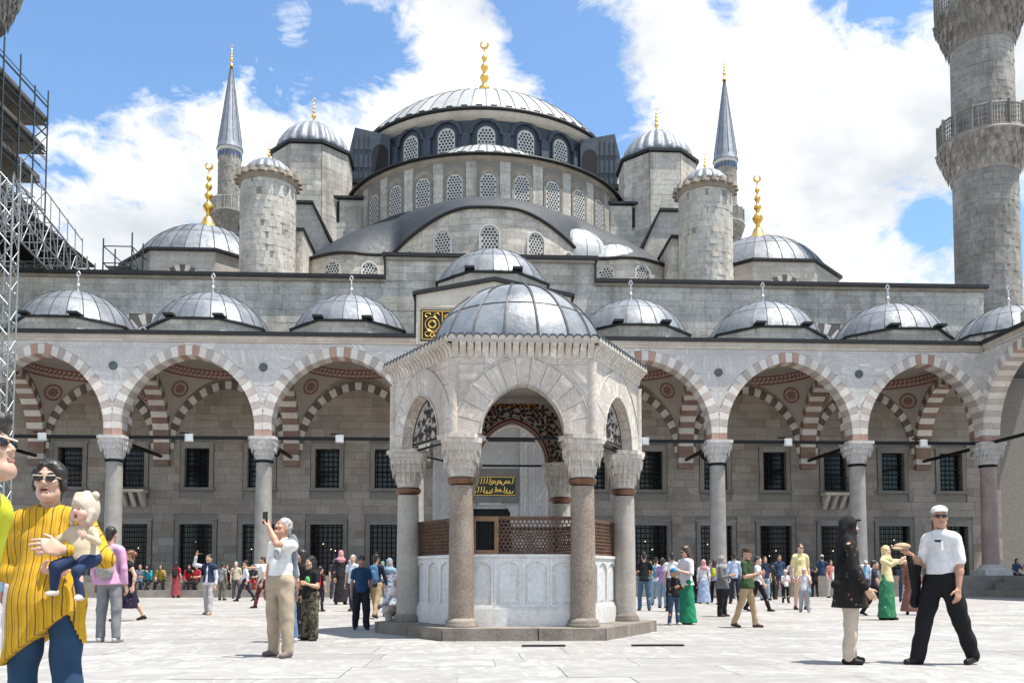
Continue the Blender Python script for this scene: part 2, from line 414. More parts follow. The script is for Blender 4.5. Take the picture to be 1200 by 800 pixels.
def seam_dome(parent, name, cx, cy, z0, rad, rise, nseam, mat=None, a0=0, finial=None, tops=None, seam_r=.024, seam_mat=None):
    """a lead dome: shell, standing seams joined in one part below it, finial"""
    Rs = (rad*rad+rise*rise)/(2*rise); zc = z0+rise-Rs; th0 = math.asin(min(1, rad/Rs)) if rise <= rad else math.pi-math.asin(rad/Rs)
    prof = [(Rs*math.sin(th0*(1-i/14)), zc+Rs*math.cos(th0*(1-i/14))) for i in range(15)]; prof[-1] = (.0005, prof[-1][1])
    b = MB()
    nb = nseam
    for k in range(nb):                      # each lead sheet between two seams its own island
        b.lathe(cx, cy, prof, 2, 0, 2*math.pi*k/nb, 2*math.pi*(k+1)/nb)
    dome = b.build(name, mat or LEAD, parent)
    s = MB()
    for k in range(nseam):
        t = 2*math.pi*k/nseam
        pts = [(cx+r*math.cos(t)*1.003, cy+r*math.sin(t)*1.003, z+.01) for r, z in prof[:-1]]
        s.path(pts, seam_r, 4)
    for i in (5,):
        r, z = prof[i]
        for k in range(nseam*2):
            t, t2 = math.pi*k/nseam, math.pi*(k+1)/nseam
            s.tube((cx+r*math.cos(t), cy+r*math.sin(t), z), (cx+r*math.cos(t2), cy+r*math.sin(t2), z), seam_r*.6, None, 4)
    s.build('standing_seam', seam_mat or SEAM, dome)
    return dome
def lathe_finial(parent, cx, cy, z0, h, mat, kind='alem'):
    """bulbs of falling size on a stem, with a ring or crescent on top"""
    b = MB()
    if kind == 'alem':
        pr = [(.16,0),(.15,.05),(.085,.10),(.05,.16),(.045,.22),(.10,.26),(.125,.30),(.10,.34),(.045,.375),(.04,.41),(.075,.435),(.09,.46),(.075,.485),(.035,.51),(.03,.54),(.062,.565),(.076,.59),(.062,.615),(.026,.64),(.022,.67),(.046,.69),(.056,.71),(.046,.73),(.018,.75),(.012,.83),(.010,.84)]
        b.lathe(cx, cy, [(r*h*.62, z0+z*h) for r, z in pr], 14)
        c = Vector((cx, cy, z0+h*.885)); rr = h*.045
        n = 16
        for i in range(n-2):
            t0, t1 = math.pi/2+.5+(2*math.pi-1.0)*i/(n-2), math.pi/2+.5+(2*math.pi-1.0)*(i+1)/(n-2)
            w = h*.013*(.35+math.sin(math.pi*(i+.5)/(n-2)))
            b.tube(c+Vector((math.cos(t0)*rr, 0, math.sin(t0)*rr)), c+Vector((math.cos(t1)*rr, 0, math.sin(t1)*rr)), w, None, 6)
    else:
        pr = [(.34,-.06),(.30,.0),(.17,.06),(.10,.13),(.085,.26),(.12,.31),(.16,.36),(.12,.41),(.07,.45),(.06,.55),(.10,.60),(.06,.65),(.05,.74)]
        b.lathe(cx, cy, [(r*h*.6, z0+z*h) for r, z in pr], 12)
        c = Vector((cx, cy, z0+h*.86)); e = h*.10
        P = [c+Vector((0, 0, -e*1.25)), c+Vector((e*.75, 0, 0)), c+Vector((0, 0, e*1.35)), c+Vector((-e*.75, 0, 0))]
        for i in range(4): b.tube(P[i], P[(i+1) % 4], h*.03, None, 6)
    return b.build('finial', mat, parent)
def octagon(cx, cy, r, n=8, off=None):
    off = math.pi/n if off is None else off
    return [(cx+r*math.cos(2*math.pi*i/n+off), cy+r*math.sin(2*math.pi*i/n+off)) for i in range(n)]
def prism(b, pts, z0, z1, m=0): b.extrude([(x, y, z0) for x, y in pts], (0, 0, z1-z0), m)

# ------------------------------------------------------------------ the courtyard portico
portico = thing('portico', 'long two-storey marble courtyard portico with striped pointed arches and lead domes', 'portico', (0, 43, 0))
YF, YB, ZF, ZC, ZSP = 43.0, 50.2, 1.05, 7.99, 8.35      # front face, back wall, floor, impost, springing
COLX = [-26.05, -19.0, -11.6, -3.95, 3.95, 11.6, 19.0, 26.05]
def steps():
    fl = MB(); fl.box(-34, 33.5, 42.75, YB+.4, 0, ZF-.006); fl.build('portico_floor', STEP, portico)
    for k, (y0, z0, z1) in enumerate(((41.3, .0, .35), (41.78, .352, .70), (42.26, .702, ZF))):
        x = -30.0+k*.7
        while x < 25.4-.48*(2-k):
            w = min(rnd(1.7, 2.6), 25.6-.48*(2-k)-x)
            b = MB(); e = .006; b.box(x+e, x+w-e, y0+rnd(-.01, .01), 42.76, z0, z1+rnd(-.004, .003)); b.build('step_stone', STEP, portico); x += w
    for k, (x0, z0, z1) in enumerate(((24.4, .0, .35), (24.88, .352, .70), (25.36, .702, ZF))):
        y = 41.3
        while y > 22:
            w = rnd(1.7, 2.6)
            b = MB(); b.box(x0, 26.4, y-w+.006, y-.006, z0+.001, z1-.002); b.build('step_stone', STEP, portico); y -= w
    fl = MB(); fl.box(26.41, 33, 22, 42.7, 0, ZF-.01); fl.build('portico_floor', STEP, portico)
steps()
def capital(parent, x, y, z0, z1, r, hs, mat, n_niche=3, collar=.06, cmat=None):
    """stalactite capital: round neck growing through toothed tiers into a square impost"""
    b = MB(); H = z1-z0
    def sq(t, k):                       # circle to square
        c, s = math.cos(t), math.sin(t); q = 1/max(abs(c), abs(s)); return 1+(q-1)*k
    tiers = [(0, r*1.02, 0), (.20, r*1.06, 0), (.22, r*1.14, .15), (.42, r*1.2, .2), (.44, (r*1.25+hs)/2, .5), (.66, (r*1.3+hs)/2, .6), (.68, hs*.95, .85), (.86, hs*.97, .95), (.87, hs*1.04, 1), (1, hs*1.04, 1)]
    n = 32; V = []
    for f, rad, k in tiers:
        for i in range(n):
            t = 2*math.pi*(i+.5)/n; q = rad*sq(t, k); V.append((x+q*math.cos(t), y+q*math.sin(t), z0+H*f))
    b.add(V, [(j*n+i, j*n+(i+1) % n, (j+1)*n+(i+1) % n, (j+1)*n+i) for j in range(len(tiers)-1) for i in range(n)])
    b.add(V[-n:], [tuple(range(n))])
    for f, rad, k, m in ((.21, r*1.12, .15, 16), (.43, (r*1.25+hs)/2*.99, .5, 20), (.67, hs*.95, .85, 24)):
        for i in range(m):              # hanging teeth
            t = 2*math.pi*(i+.5)/m; q = rad*sq(t, k); c, s = math.cos(t), math.sin(t)
            p = Vector((x+q*c, y+q*s, z0+H*f)); w = q*math.pi/m*.56
            b.add([p+Vector((-s*w, c*w, .10*H)), p+Vector((s*w, -c*w, .10*H)), p+Vector((c*w*1.25, s*w*1.25, .12*H)), p+Vector((c*w*.2, s*w*.2, -.17*H))], [(0, 1, 3), (1, 2, 3), (2, 0, 3), (0, 2, 1)])
    cap = b.build('capital', mat, parent)
    c = MB(); c.lathe(x, y, [(r*1.0, z0-collar*2.4), (r*1.16, z0-collar*1.8), (r*1.22, z0-collar), (r*1.14, z0-.01), (r*.98, z0)], 24); c.build('collar', cmat or BRONZE, parent)
def column(x, y, cmat):
    b = MB(); r = .42
    b.lathe(x, y, [(r*1.03, ZF+.55), (r, ZF+1.2), (r*.97, 4.2), (r*.92, 6.80)], 28)
    col = b.build('column', cmat, portico)
    b = MB(); b.box(x-.72, x+.72, y-.72, y+.72, ZF-.004, ZF+.26); b.lathe(x, y, [(.68, ZF+.262), (.70, ZF+.33), (.60, ZF+.39), (.53, ZF+.43), (.58, ZF+.48), (.52, ZF+.54), (.44, ZF+.56)], 24); b.build('column_base', MARBLE, col)
    capital(col, x, y, 6.85, ZC, .40, .66, MARBLE, cmat=IRON)
    ro = MB(); a = Vector((x, YF-.012, 11.5)); ro.tube(a, a+Vector((0, -.05, 0)), .22, .20, 20)
    ro.build('roundel', VERDI, portico)
GR2 = stone('porphyry_granite', (.27, .20, .19), (.36, .28, .265), (.2, .16, .15), sc=3, island=.1, rough=.55, bump=.1, mott=.35)
for i, x in enumerate(COLX): column(x, YF+.45, GR2 if i == 7 else GRANITE)

def vmats(i):
    a = abs(i)
    if i == 0: return VWHITE
    if a == 1: return VRED
    if a % 2 == 0: return VWHITE
    return VPINK
def stripe_red(i): return VWHITE if i % 2 == 0 else VRUST
def stripe_grey(i): return VWHITE if i % 2 == 0 else VGREY
def front_bay(mp, hb, zc=13.0, apex=12.11, first=True):
    A = Arch(hb-.40, apex-ZSP, ZSP, .50)
    ring(portico, mp, A, 0, .9, 16, vmats, hb-.006, foot=ZSP-ZC, proud=.012)
    # slabs of the spandrels, each clipped to the arch, on a mortar backing
    back = MB(); z = ZC
    low = lambda u: A.ext(u, .012)
    us = [-hb+2*hb*i/40 for i in range(41)]
    for u0, u1 in zip(us[:-1], us[1:]):
        P = [(u0, low(u0)), (u1, low(u1)), (u1, 12.72), (u0, 12.72)]
        ext_poly(back, mp, P, .025, .88)
    sp = back.build('spandrel_wall', MORTAR_W, portico)
    for h in (.78, .86, .92, .86, 1.0, .31):
        z1 = min(12.73, z+h); u = -hb
        while u < hb-.01:
            w = rnd(1.0, 2.3); u1 = min(hb, u+w)
            if hb-u1 < .5: u1 = hb
            P = clip_poly(u+.003, u1-.003, z+.003, z1-.003, low)
            if P:
                b = MB(); ext_poly(b, mp, P, rnd(-.004, .003), .03); b.build('marble_slab', MARBLE, sp)
            u = u1
        z = z1
def cornice(mp, u0, u1, nm='cornice'):
    c = MB()
    for (d0, z0, z1) in ((-.05, 12.732, 12.86), (-.12, 12.862, 13.06)):
        u = u0
        while u < u1:
            w = min(rnd(1.8, 3), u1-u); stone6(c, mp, [(u+.004, z0), (u+w-.004, z0), (u+w-.004, z1), (u+.004, z1)], d0, .9); u += w
    co = c.build(nm, stone_beige, portico)
    e = MB(); stone6(e, mp, [(u0, 13.062), (u1, 13.062), (u1, 13.20), (u0, 13.20)], -.30, .9); stone6(e, mp, [(u0, 13.202), (u1, 13.202), (u1, 13.27), (u0, 13.27)], -.2, .9)
    e.build('eave', EAVE, co)
stone_beige = stone('beige_cornice', (.52, .46, .40), (.62, .57, .51), (.36, .29, .22), sc=1.5, island=.12, rough=.7, bump=.25, streak=.35)
BAYS = list(zip(COLX[:-1], COLX[1:]))
for x0, x1 in BAYS: front_bay(front((x0+x1)/2, YF), (x1-x0)/2)
cornice(front(0, YF), -34, -3.96); cornice(front(0, YF), 3.96, 26.05)
# the side range on the right starts at the corner column
for k in range(2):
    front_bay(side(26.05-.45, 43.45-3.55-7.1*k), 3.55)
    column(26.05, 43.45-7.1*(k+1), GRANITE)
cornice(side(26.05-.45, 0), 22.2, 42.7)

# vaults behind the arches
def red_mat():
    m, nt, N, L, b = newmat('red_painted_ornament')
    tc = N.new('ShaderNodeTexCoord'); v = N.new('ShaderNodeTexVoronoi'); v.feature = 'DISTANCE_TO_EDGE'; v.inputs['Scale'].default_value = 9
    L.new(tc.outputs['Object'], v.inputs['Vector'])
    L.new(_ramp(N, L, v.outputs['Distance'], [(.05, (.45, .36, .31)), (.09, (.26, .05, .04))]), b.inputs['Base Color']); b.inputs['Roughness'].default_value = .9
    return m
REDORN = red_mat()
REDP = plain('red_paint', (.24, .095, .075), .9, 0, .25, 5)
def vault(cx, hb):
    cy, ay, ax, zs, kz = 47.05, 3.15, hb-.40, ZSP, 1.27
    Rz = math.hypot(ax, ay); r0 = 2.75
    zf = lambda x, y: zs+kz*math.sqrt(max(0, Rz*Rz-x*x-y*y))
    n = 96; m = 10; V = []; b = MB()
    for i in range(n):
        t = 2*math.pi*i/n; c, s = math.cos(t), math.sin(t); rb = min(ax/max(abs(c), 1e-9), ay/max(abs(s), 1e-9))
        for j in range(m+1):
            r = r0+(rb-r0)*j/m; V.append((cx+r*c, cy+r*s, zf(r*c, r*s)))
    b.add(V, [(i*(m+1)+j, i*(m+1)+j+1, ((i+1) % n)*(m+1)+j+1, ((i+1) % n)*(m+1)+j) for i in range(n) for j in range(m)], 0, True)
    zr = zf(r0, 0); b.lathe(cx, cy, [(r0, zr), (r0*.99, zr+.12), (r0*.8, zr+.42), (r0*.5, zr+.6), (.001, zr+.66)], 48)
    # skirts up the walls behind the arches so no light leaks
    va = b.build('vault', PLASTER, portico)
    p = MB(); nn = 72
    P = lambda t, r: (cx+r*math.cos(t), cy+r*math.sin(t), zf(r*math.cos(t), r*math.sin(t))-.015)
    for i in range(nn):
        t0, t1 = 2*math.pi*i/nn, 2*math.pi*(i+1)/nn; tm = (t0+t1)/2; q = (t1-t0)
        for ra, rb in ((2.78, 2.86), (3.13, 3.2)):
            p.add([P(t0, ra), P(t1, ra), P(t1, rb), P(t0, rb)], [(0, 1, 2, 3)])
        p.add([P(t0, 2.86), P(t0+q*.38, 2.86), P(t0+q*.38, 3.04), P(t0, 3.04)], [(0, 1, 2, 3)])
        p.add([P(t0+q*.38, 2.95), P(t0+q*.8, 2.95), P(t0+q*.8, 3.04), P(t0+q*.38, 3.04)], [(0, 1, 2, 3)])
        p.add([P(t0+q*.62, 3.04), P(t0+q*.8, 3.04), P(t0+q*.8, 3.13), P(t0+q*.62, 3.13)], [(0, 1, 2, 3)])
    p.build('painted_band', REDP, va)
    for sx in (-1, 1):
        for sy in (-1, 1):
            a = math.atan2(sy*ay, sx*ax); rc = 3.66; c0 = Vector((rc*math.cos(a), rc*math.sin(a)))
            def S(p): return Vector((cx+p.x, cy+p.y, zf(p.x, p.y)))
            e = .01; o = S(c0); tu = (S(c0+Vector((e, 0)))-o).normalized(); tv0 = (S(c0+Vector((0, e)))-o); nrm = tu.cross(tv0).normalized(); tv = nrm.cross(tu)
            if nrm.z > 0: nrm = -nrm
            rad = .50; md = MB(); o2 = o+nrm*.05
            rings_ = [0.0, .16, .22, .45, .52, .72, .86, 1.0]; K = 32
            for ri in range(len(rings_)-1):
                for k in range(K):
                    if ri in (1, 4) : continue
                    if ri in (2, 3) and k % 4 == 3: continue
                    if ri == 5 and k % 2: continue
                    t0, t1 = 2*math.pi*k/K, 2*math.pi*(k+1)/K; ra, rb = rings_[ri]*rad, rings_[ri+1]*rad
                    Q = [o2+tu*math.cos(t)*r+tv*math.sin(t)*r for t, r in ((t0, ra), (t1, ra), (t1, rb), (t0, rb))]
                    md.add(Q, [(0, 1, 2, 3)], 0)
            md.build('medallion', REDP, va)
for x0, x1 in BAYS: vault((x0+x1)/2, (x1-x0)/2)
def transverse(x):
    mp = side(x-.44, 47.05)
    A = Arch(2.75, 3.6, ZSP, .42)
    ring(portico, mp, A, 0, .88, 13, stripe_red, 3.15, foot=.95, core=MORTAR)
    fill = MB(); us = [-3.16+6.32*i/30 for i in range(31)]
    for u0, u1 in zip(us[:-1], us[1:]): ext_poly(fill, mp, [(u0, A.ext(u0)), (u1, A.ext(u1)), (u1, 13.0), (u0, 13.0)], .2, .68)
    fill.build('spandrel_wall', PLASTER, portico)
for x in COLX: transverse(x)
def wall_arch(cx, hb):
    A = Arch(hb-.62, 3.62, ZSP, .42)
    ring(portico, front(cx, YB-.22), A, 0, .2, 14, stripe_grey, hb-.45, core=MORTAR)
for x0, x1 in BAYS:
    if abs(x0+x1) > 1: wall_arch((x0+x1)/2, (x1-x0)/2)
rods = MB()
for x0, x1 in BAYS:
    b = MB(); b.box(x0+.42, x1-.42, YF+.38, YF+.52, 7.90, 8.06); b.build('tie_rod', IRON, portico)
for x in COLX:
    b = MB(); b.box(x-.07, x+.07, YF+1.0, YB-.02, 7.82, 7.98); b.build('tie_rod', IRON, portico)
b = MB(); b.box(26.0, 26.14, 36.8, 43.0, 7.9, 8.06); b.build('tie_rod', IRON, portico)

# back wall: courses of stones with windows left open
WUP = [-24.25, -20.75, -17.05, -13.45, -9.55, -6.1, 6.1, 9.55, 13.45, 17.05, 20.75, 24.3, 27.9]
def ashlar(parent, mp, u0, u1, z0, z1, holes, ch, cw, mat, n_ind, thick=.10, name='stone', visible=None):
    """courses of cut stones; the n_ind largest are objects, the rest one joined part"""
    S = []; z = z0
    while z < z1-.02:
        h = min(ch*rnd(.85, 1.18), z1-z); u = u0-rnd(0, cw)
        while u < u1:
            w = cw*rnd(.6, 1.5); segs = [(max(u, u0), min(u+w, u1))]
            for (a, b_, c, d) in holes:
                if z+h <= c+.01 or z >= d-.01: continue
                segs = [s for p, q in segs for s in ((p, min(q, a)), (max(p, b_), q)) if s[1]-s[0] > .03]
            S += [(p, q, z, z+h) for p, q in segs if q-p > .03]
            u += w
        z += h
    if visible: S.sort(key=lambda s: (not visible(s), -(s[1]-s[0])*(s[3]-s[2])))
    else: S.sort(key=lambda s: -(s[1]-s[0])*(s[3]-s[2]))
    rest = MB()
    for k, (p, q, c, d) in enumerate(S):
        b = MB() if k < n_ind else rest; e = .006
        P = [mp(*v) for v in ((p+e, 0, c+e), (q-e, 0, c+e), (q-e, 0, d-e), (p+e, 0, d-e))]
        dd = -rnd(0, .012)
        F = [mp(v[0], -thick+dd, v[1]) for v in ((p+e, c+e), (q-e, c+e), (q-e, d-e), (p+e, d-e))]
        b.add(P+F, [(4, 5, 6, 7), (0, 1, 5, 4), (1, 2, 6, 5), (2, 3, 7, 6), (3, 0, 4, 7)])
        if k < n_ind: b.build(name, mat, parent)
    if rest.v: rest.build('masonry', mat, parent, kind='stuff')
def back_wall():
    holes = []
    for x in WUP: holes.append((x-.98, x+.98, 5.78, 8.80)); holes.append((x-1.25, x+1.25, ZF, 4.35))
    holes.append((-3.4, 3.4, ZF, 12.6))
    xs = sorted(set([-34, 33]+[h[0]+.25 for h in holes]+[h[1]-.25 for h in holes])); 
    wall = None
    zs = [(ZF, 4.1), (4.1, 6.1), (6.1, 8.5), (8.5, 13.4)]
    for lo, hi, nst in ((-34, -3.15, 145), (3.15, 33, 145)):
        core = MB(); xx_ = sorted(x for x in set(xs) if lo <= x <= hi)
        for x0, x1 in zip(xx_[:-1], xx_[1:]):
            xm = (x0+x1)/2
            for z0, z1 in zs:
                zm = (z0+z1)/2
                if any(h[0]+.25 < xm < h[1]-.25 and h[2] < zm < h[3] for h in holes): continue
                core.box(x0, x1, YB+.001, YB+.6, z0, z1)
        wall = core.build('back_wall', MORTAR, portico)
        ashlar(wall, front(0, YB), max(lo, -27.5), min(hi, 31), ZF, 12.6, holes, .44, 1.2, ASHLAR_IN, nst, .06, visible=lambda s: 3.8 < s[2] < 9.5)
    r = MB(); r.box(-34, 33, YB+1.4, YB+1.5, ZF, 13); r.build('inner_room', DARK, wall)
    for x in WUP:
        for (w, z0, z1, up) in ((.70, 6.15, 8.45, True), (.95, ZF, 4.02, False)):
            f = MB(); fw = .24
            for (a, b_, c, d) in ((x-w-fw, x-w, z0, z1+fw), (x+w, x+w+fw, z0, z1+fw), (x-w, x+w, z1, z1+fw)):
                f.box(a, b_, YB-.12, YB+.3, c, d)
            f.box(x-w-fw-.08, x+w+fw+.08, YB-.16, YB+.02, z1+fw+.002, z1+fw+.10)
            win = f.build('window', STEP, portico)
            if up:
                s = MB(); s.box(x-w-.34, x+w+.34, YB-.22, YB+.3, z0-.18, z0-.004); s.build('sill', stone_grey, win)
            gr_ = MB(); nx, nz = (5, 8) if up else (7, 10)
            for k in range(nx): 
                xx = x-w+2*w*(k+.5)/nx; gr_.tube((xx, YB+.15, z0), (xx, YB+.15, z1), .022, None, 5)
            for k in range(nz):
                zz = z0+(z1-z0)*(k+.5)/nz; gr_.tube((x-w, YB+.15, zz), (x+w, YB+.15, zz), .022, None, 5)
            gr_.build('grille', IRON, win)
            if not up:
                lm = MB()
                for k in range(random.randrange(2, 4)):
                    lx, lz = x+rnd(-.7, .7)*w, rnd(2.2, 3.2); lm.lathe(lx, YB+.24, [(.001, lz-.035), (.032, lz), (.001, lz+.035)], 6)
                lm.build('hanging_lamps', GLOW, win, kind='stuff')
            p = MB(); p.box(x-w+.01, x+w-.01, YB+.32, YB+.36, z0+.01, z1-.01); p.build('pane', GLASS, win)
    for x in (-20.75, 20.75):        # small balconies
        b = MB(); b.box(x-1.0, x+1.0, YB-1.0, YB-.24, 5.78, 5.96)
        for k in range(4):
            xx = x-.75+.5*k
            b.extrude([(xx-.12, YB-.2, 5.0), (xx-.12, YB-.2, 5.77), (xx-.12, YB-.95, 5.77), (xx-.12, YB-.6, 5.4)], (.24, 0, 0))
        ba = b.build('balcony', stone_beige, portico)
        r_ = MB()
        for k in range(11): xx = x-.95+.19*k; r_.tube((xx, YB-.95, 5.97), (xx, YB-.95, 6.85), .02, None, 5)
        for zz in (6.0, 6.42, 6.85): r_.tube((x-.97, YB-.95, zz), (x+.97, YB-.95, zz), .025, None, 5)
        r_.build('railing', IRON, ba)
stone_grey = stone('grey_sill', (.17, .165, .16), (.24, .235, .23), sc=2, island=.1)
def glow():
    m, nt, N, L, b = newmat('lamp_glow'); b.inputs['Base Color'].default_value = (.8, .7, .5, 1); b.inputs['Emission Color'].default_value = (1, .82, .55, 1); b.inputs['Emission Strength'].default_value = 1.2; return m
GLOW = glow()
GLASS = plain('dark_glass', (.006, .007, .008), .12, 0, .2, 2, 0, .5)
back_wall()
def portal():
    b = MB()                                       # tall marble portal: side piers, lintel, door arch
    A = Arch(1.3, .75, 4.2, .5)
    for s in (-1, 1):
        x0, x1 = sorted((s*1.75, s*3.4)); b.box(x0, x1, YB-.12, YB+.5, ZF, 12.6)
        for xx in (2.05, 2.35, 2.75, 3.1): b.box(s*xx-.06, s*xx+.06, YB-.22, YB-.121, ZF, 12.2)
    b.box(-1.75, 1.75, YB+.25, YB+.6, 5.0, 12.6)
    us = [-1.75+3.5*i/24 for i in range(25)]
    for u0, u1 in zip(us[:-1], us[1:]): ext_poly(b, front(0, YB+.1), [(u0, max(A.ext(u0, -.5) if abs(u0) < 1.3 else ZF, ZF)), (u1, max(A.ext(u1, -.5) if abs(u1) < 1.3 else ZF, ZF)), (u1, 5.2), (u0, 5.2)], 0, .14)
    po = b.build('portal', MARBLE, portico)
    d = MB(); d.box(-1.3, 1.3, YB+.5, YB+.55, ZF, 5.0); d.build('door', DARK, po)
    f = MB(); f.box(-1.62, 1.62, YB+.08, YB+.24, 5.35, 7.35); f.build('plaque_frame', stone_grey, po)
    q = MB(); q.box(-1.45, 1.45, YB+.03, YB+.079, 5.75, 6.9); pl = q.build('inscription_plaque', plain('dark_green_ground', (.02, .03, .02), .5), po)
    w = MB()                                        # flowing gilt script in two lines
    rs = random.Random(3)
    for row in (6.05, 6.55):
        x = 1.35
        while x > -1.3:
            k = rs.choice('acsl'); z = row
            if k == 'l': pts = [(x, z+.25), (x-.02, z), (x-.1, z-.1)]
            elif k == 'c': pts = [(x, z), (x-.06, z-.14), (x-.18, z-.14), (x-.24, z+.02)]
            elif k == 's': pts = [(x, z+.12), (x-.1, z+.02), (x-.05, z-.1), (x-.2, z-.14)]
            else: pts = [(x, z-.05), (x-.09, z+.1), (x-.18, z-.03), (x-.06, z-.06)]
            w.path([(a, YB+.02, c) for a, c in pts], .028, 4); x -= .17
    for k in range(29):
        xx = -1.4+.1*k
        for zz in (5.79, 6.86): w.tube((xx, YB+.02, zz), (xx+.06, YB+.02, zz), .03, None, 4)
    w.build('gilt_script', GOLD, pl)
portal()

# portal block over the centre bay, with gable and inscription panel
def gable():
    b = MB(); P = [(-3.95, 12.74), (3.95, 12.74), (3.95, 15.25), (0, 16.02), (-3.95, 15.25)]
    ext_poly(b, front(0, YF-.15), P, 0, 5.5)
    ga = b.build('gable_block', stone_pale, portico)
    e = MB()
    for s in (-1, 1):
        Q = [(0, 16.03), (s*4.12, 15.22), (s*4.12, 15.40), (0, 16.22)]
        if s > 0: Q = Q[::-1]
        ext_poly(e, front(0, YF-.35), Q, 0, 5.8)
        e.box(*(sorted((s*3.955, s*4.05))), YF-.2, YF+5.3, 13.3, 15.2)
    e.build('eave', EAVE, ga)
    for s in (0,):
        m = MB(); m.box(-3.75, 3.75, YF-.24, YF-.151, 14.62, 14.74); m.build('moulding', stone_beige, ga)
    p = MB(); p.box(-3.72, 3.72, YF-.21, YF-.152, 12.9, 14.5); pn = p.build('inscription_panel', plain('black_panel', (.008, .009, .008), .4), ga)
    w = MB(); y = YF-.225
    def loop(cx, cz, rx, rz, a0=0, a1=6.283, r=.026, n=14): w.path([(cx+rx*math.cos(a0+(a1-a0)*i/n), y, cz+rz*math.sin(a0+(a1-a0)*i/n)) for i in range(n+1)], r, 5)
    for x in (-3.64, -2.62, 2.62, 3.64): w.box(x-.022, x+.022, y-.01, YF-.205, 12.98, 14.42)
    for z in (12.98, 14.42): w.box(-3.64, 3.64, y-.01, YF-.205, z-.02, z+.02)
    for cx in (-3.13, 3.13):                        # medallion with knots above and below
        loop(cx, 13.75, .36, .36); loop(cx, 13.75, .2, .2); w.path([(cx-.2, y, 13.75), (cx, y, 13.95), (cx+.2, y, 13.75), (cx, y, 13.55), (cx-.2, y, 13.75)], .03, 4)
        for s in (-1, 1):
            loop(cx+s*.22, 14.22, .14, .1, 0, 4.5); loop(cx+s*.22, 13.25, .14, .13, 1, 6.0); w.path([(cx, y, 13.38), (cx+s*.1, y, 13.2), (cx, y, 13.05)], .04, 4)
    rs = random.Random(9)
    for row in (13.3, 13.75, 14.15):
        x = 2.4
        while x > -2.4:
            t = rs.random()
            if t < .35: loop(x, row, .15, .1, .4, 4.6, .04, 8)
            elif t < .6: w.path([(x, y, row+.28), (x-.03, y, row-.05), (x-.16, y, row-.13)], .04, 5)
            elif t < .8: w.path([(x+.08, y, row-.1), (x-.05, y, row+.1), (x-.22, y, row+.02)], .045, 5)
            else: loop(x, row+.05, .05, .05, 0, 6.28, .03, 6)
            x -= .25
    w.build('gilt_script', GOLD, pn)
stone_pale = stone('pale_gable_stone', (.56, .52, .47), (.66, .62, .57), (.42, .36, .3), sc=1.2, island=.1, rough=.7, bump=.2, streak=.3, courses=(.8, 2.4, .35))
gable()

# roof and domes
def roof():
    b = MB(); b.box(-34, -3.97, 43.92, YB, 13.12, 13.24); b.box(3.97, 33, 43.92, YB, 13.12, 13.24); b.box(26.6, 33, 22, 43.9, 13.1, 13.22)
    b.build('roof', LEAD_DARK, portico)
    for x0, x1 in BAYS:
        cx = (x0+x1)/2; ctr = abs(cx) < .1; cy = 46.75
        zb = 16.9 if ctr else 14.22; rad = 3.1
        d = MB()
        P = octagon(cx, cy, 3.2); prism(d, P, 13.25, zb-.10)
        dr = d.build('dome_drum', ASHLAR_FAR, portico)
        e = MB(); prism(e, octagon(cx, cy, 3.36), zb-.098, zb-.01); prism(e, octagon(cx, cy, 3.28), zb-.0098, zb+.03)
        for t in (-1, 1): e.box(cx+t*1.25-.26, cx+t*1.25+.26, cy-3.35, cy-2.6, zb+.031, zb+.15)
        e.build('eave', EAVE, dr)
        do = seam_dome(portico, 'dome', cx, cy, zb+.02, rad, 2.1, 24)
        if not ctr: lathe_finial(do, cx, cy, zb+2.08, 1.3, TINMETAL, 'knob')
    for cy in (39.8, 32.7):
        d = MB(); prism(d, octagon(29.6, cy, 3.38), 13.23, 14.26); dr = d.build('dome_drum', ASHLAR_FAR, portico)
        do = seam_dome(portico, 'dome', 29.6, cy, 14.3, 3.02, 1.95, 24); lathe_finial(do, 29.6, cy, 16.2, 1.35, TINMETAL, 'knob')
    d = MB(); prism(d, octagon(29.6, 46.75, 3.38), 13.25, 14.26); d.build('dome_drum', ASHLAR_FAR, portico)
    e = MB(); prism(e, octagon(29.6, 46.75, 3.5), 14.262, 14.36); e.build('eave', EAVE, portico)
    do = seam_dome(portico, 'dome', 29.6, 46.75, 14.4, 3.02, 1.95, 24); lathe_finial(do, 29.6, 46.75, 16.3, 1.35, TINMETAL, 'knob')
roof()
LEAD_PALE = lead('pale_roof_lead', (.30, .325, .335), (.47, .485, .49), metal=.15, rough=.5)
SPIRE = lead('spire_lead', (.20, .23, .27), (.33, .36, .40), metal=.4, rough=.45)
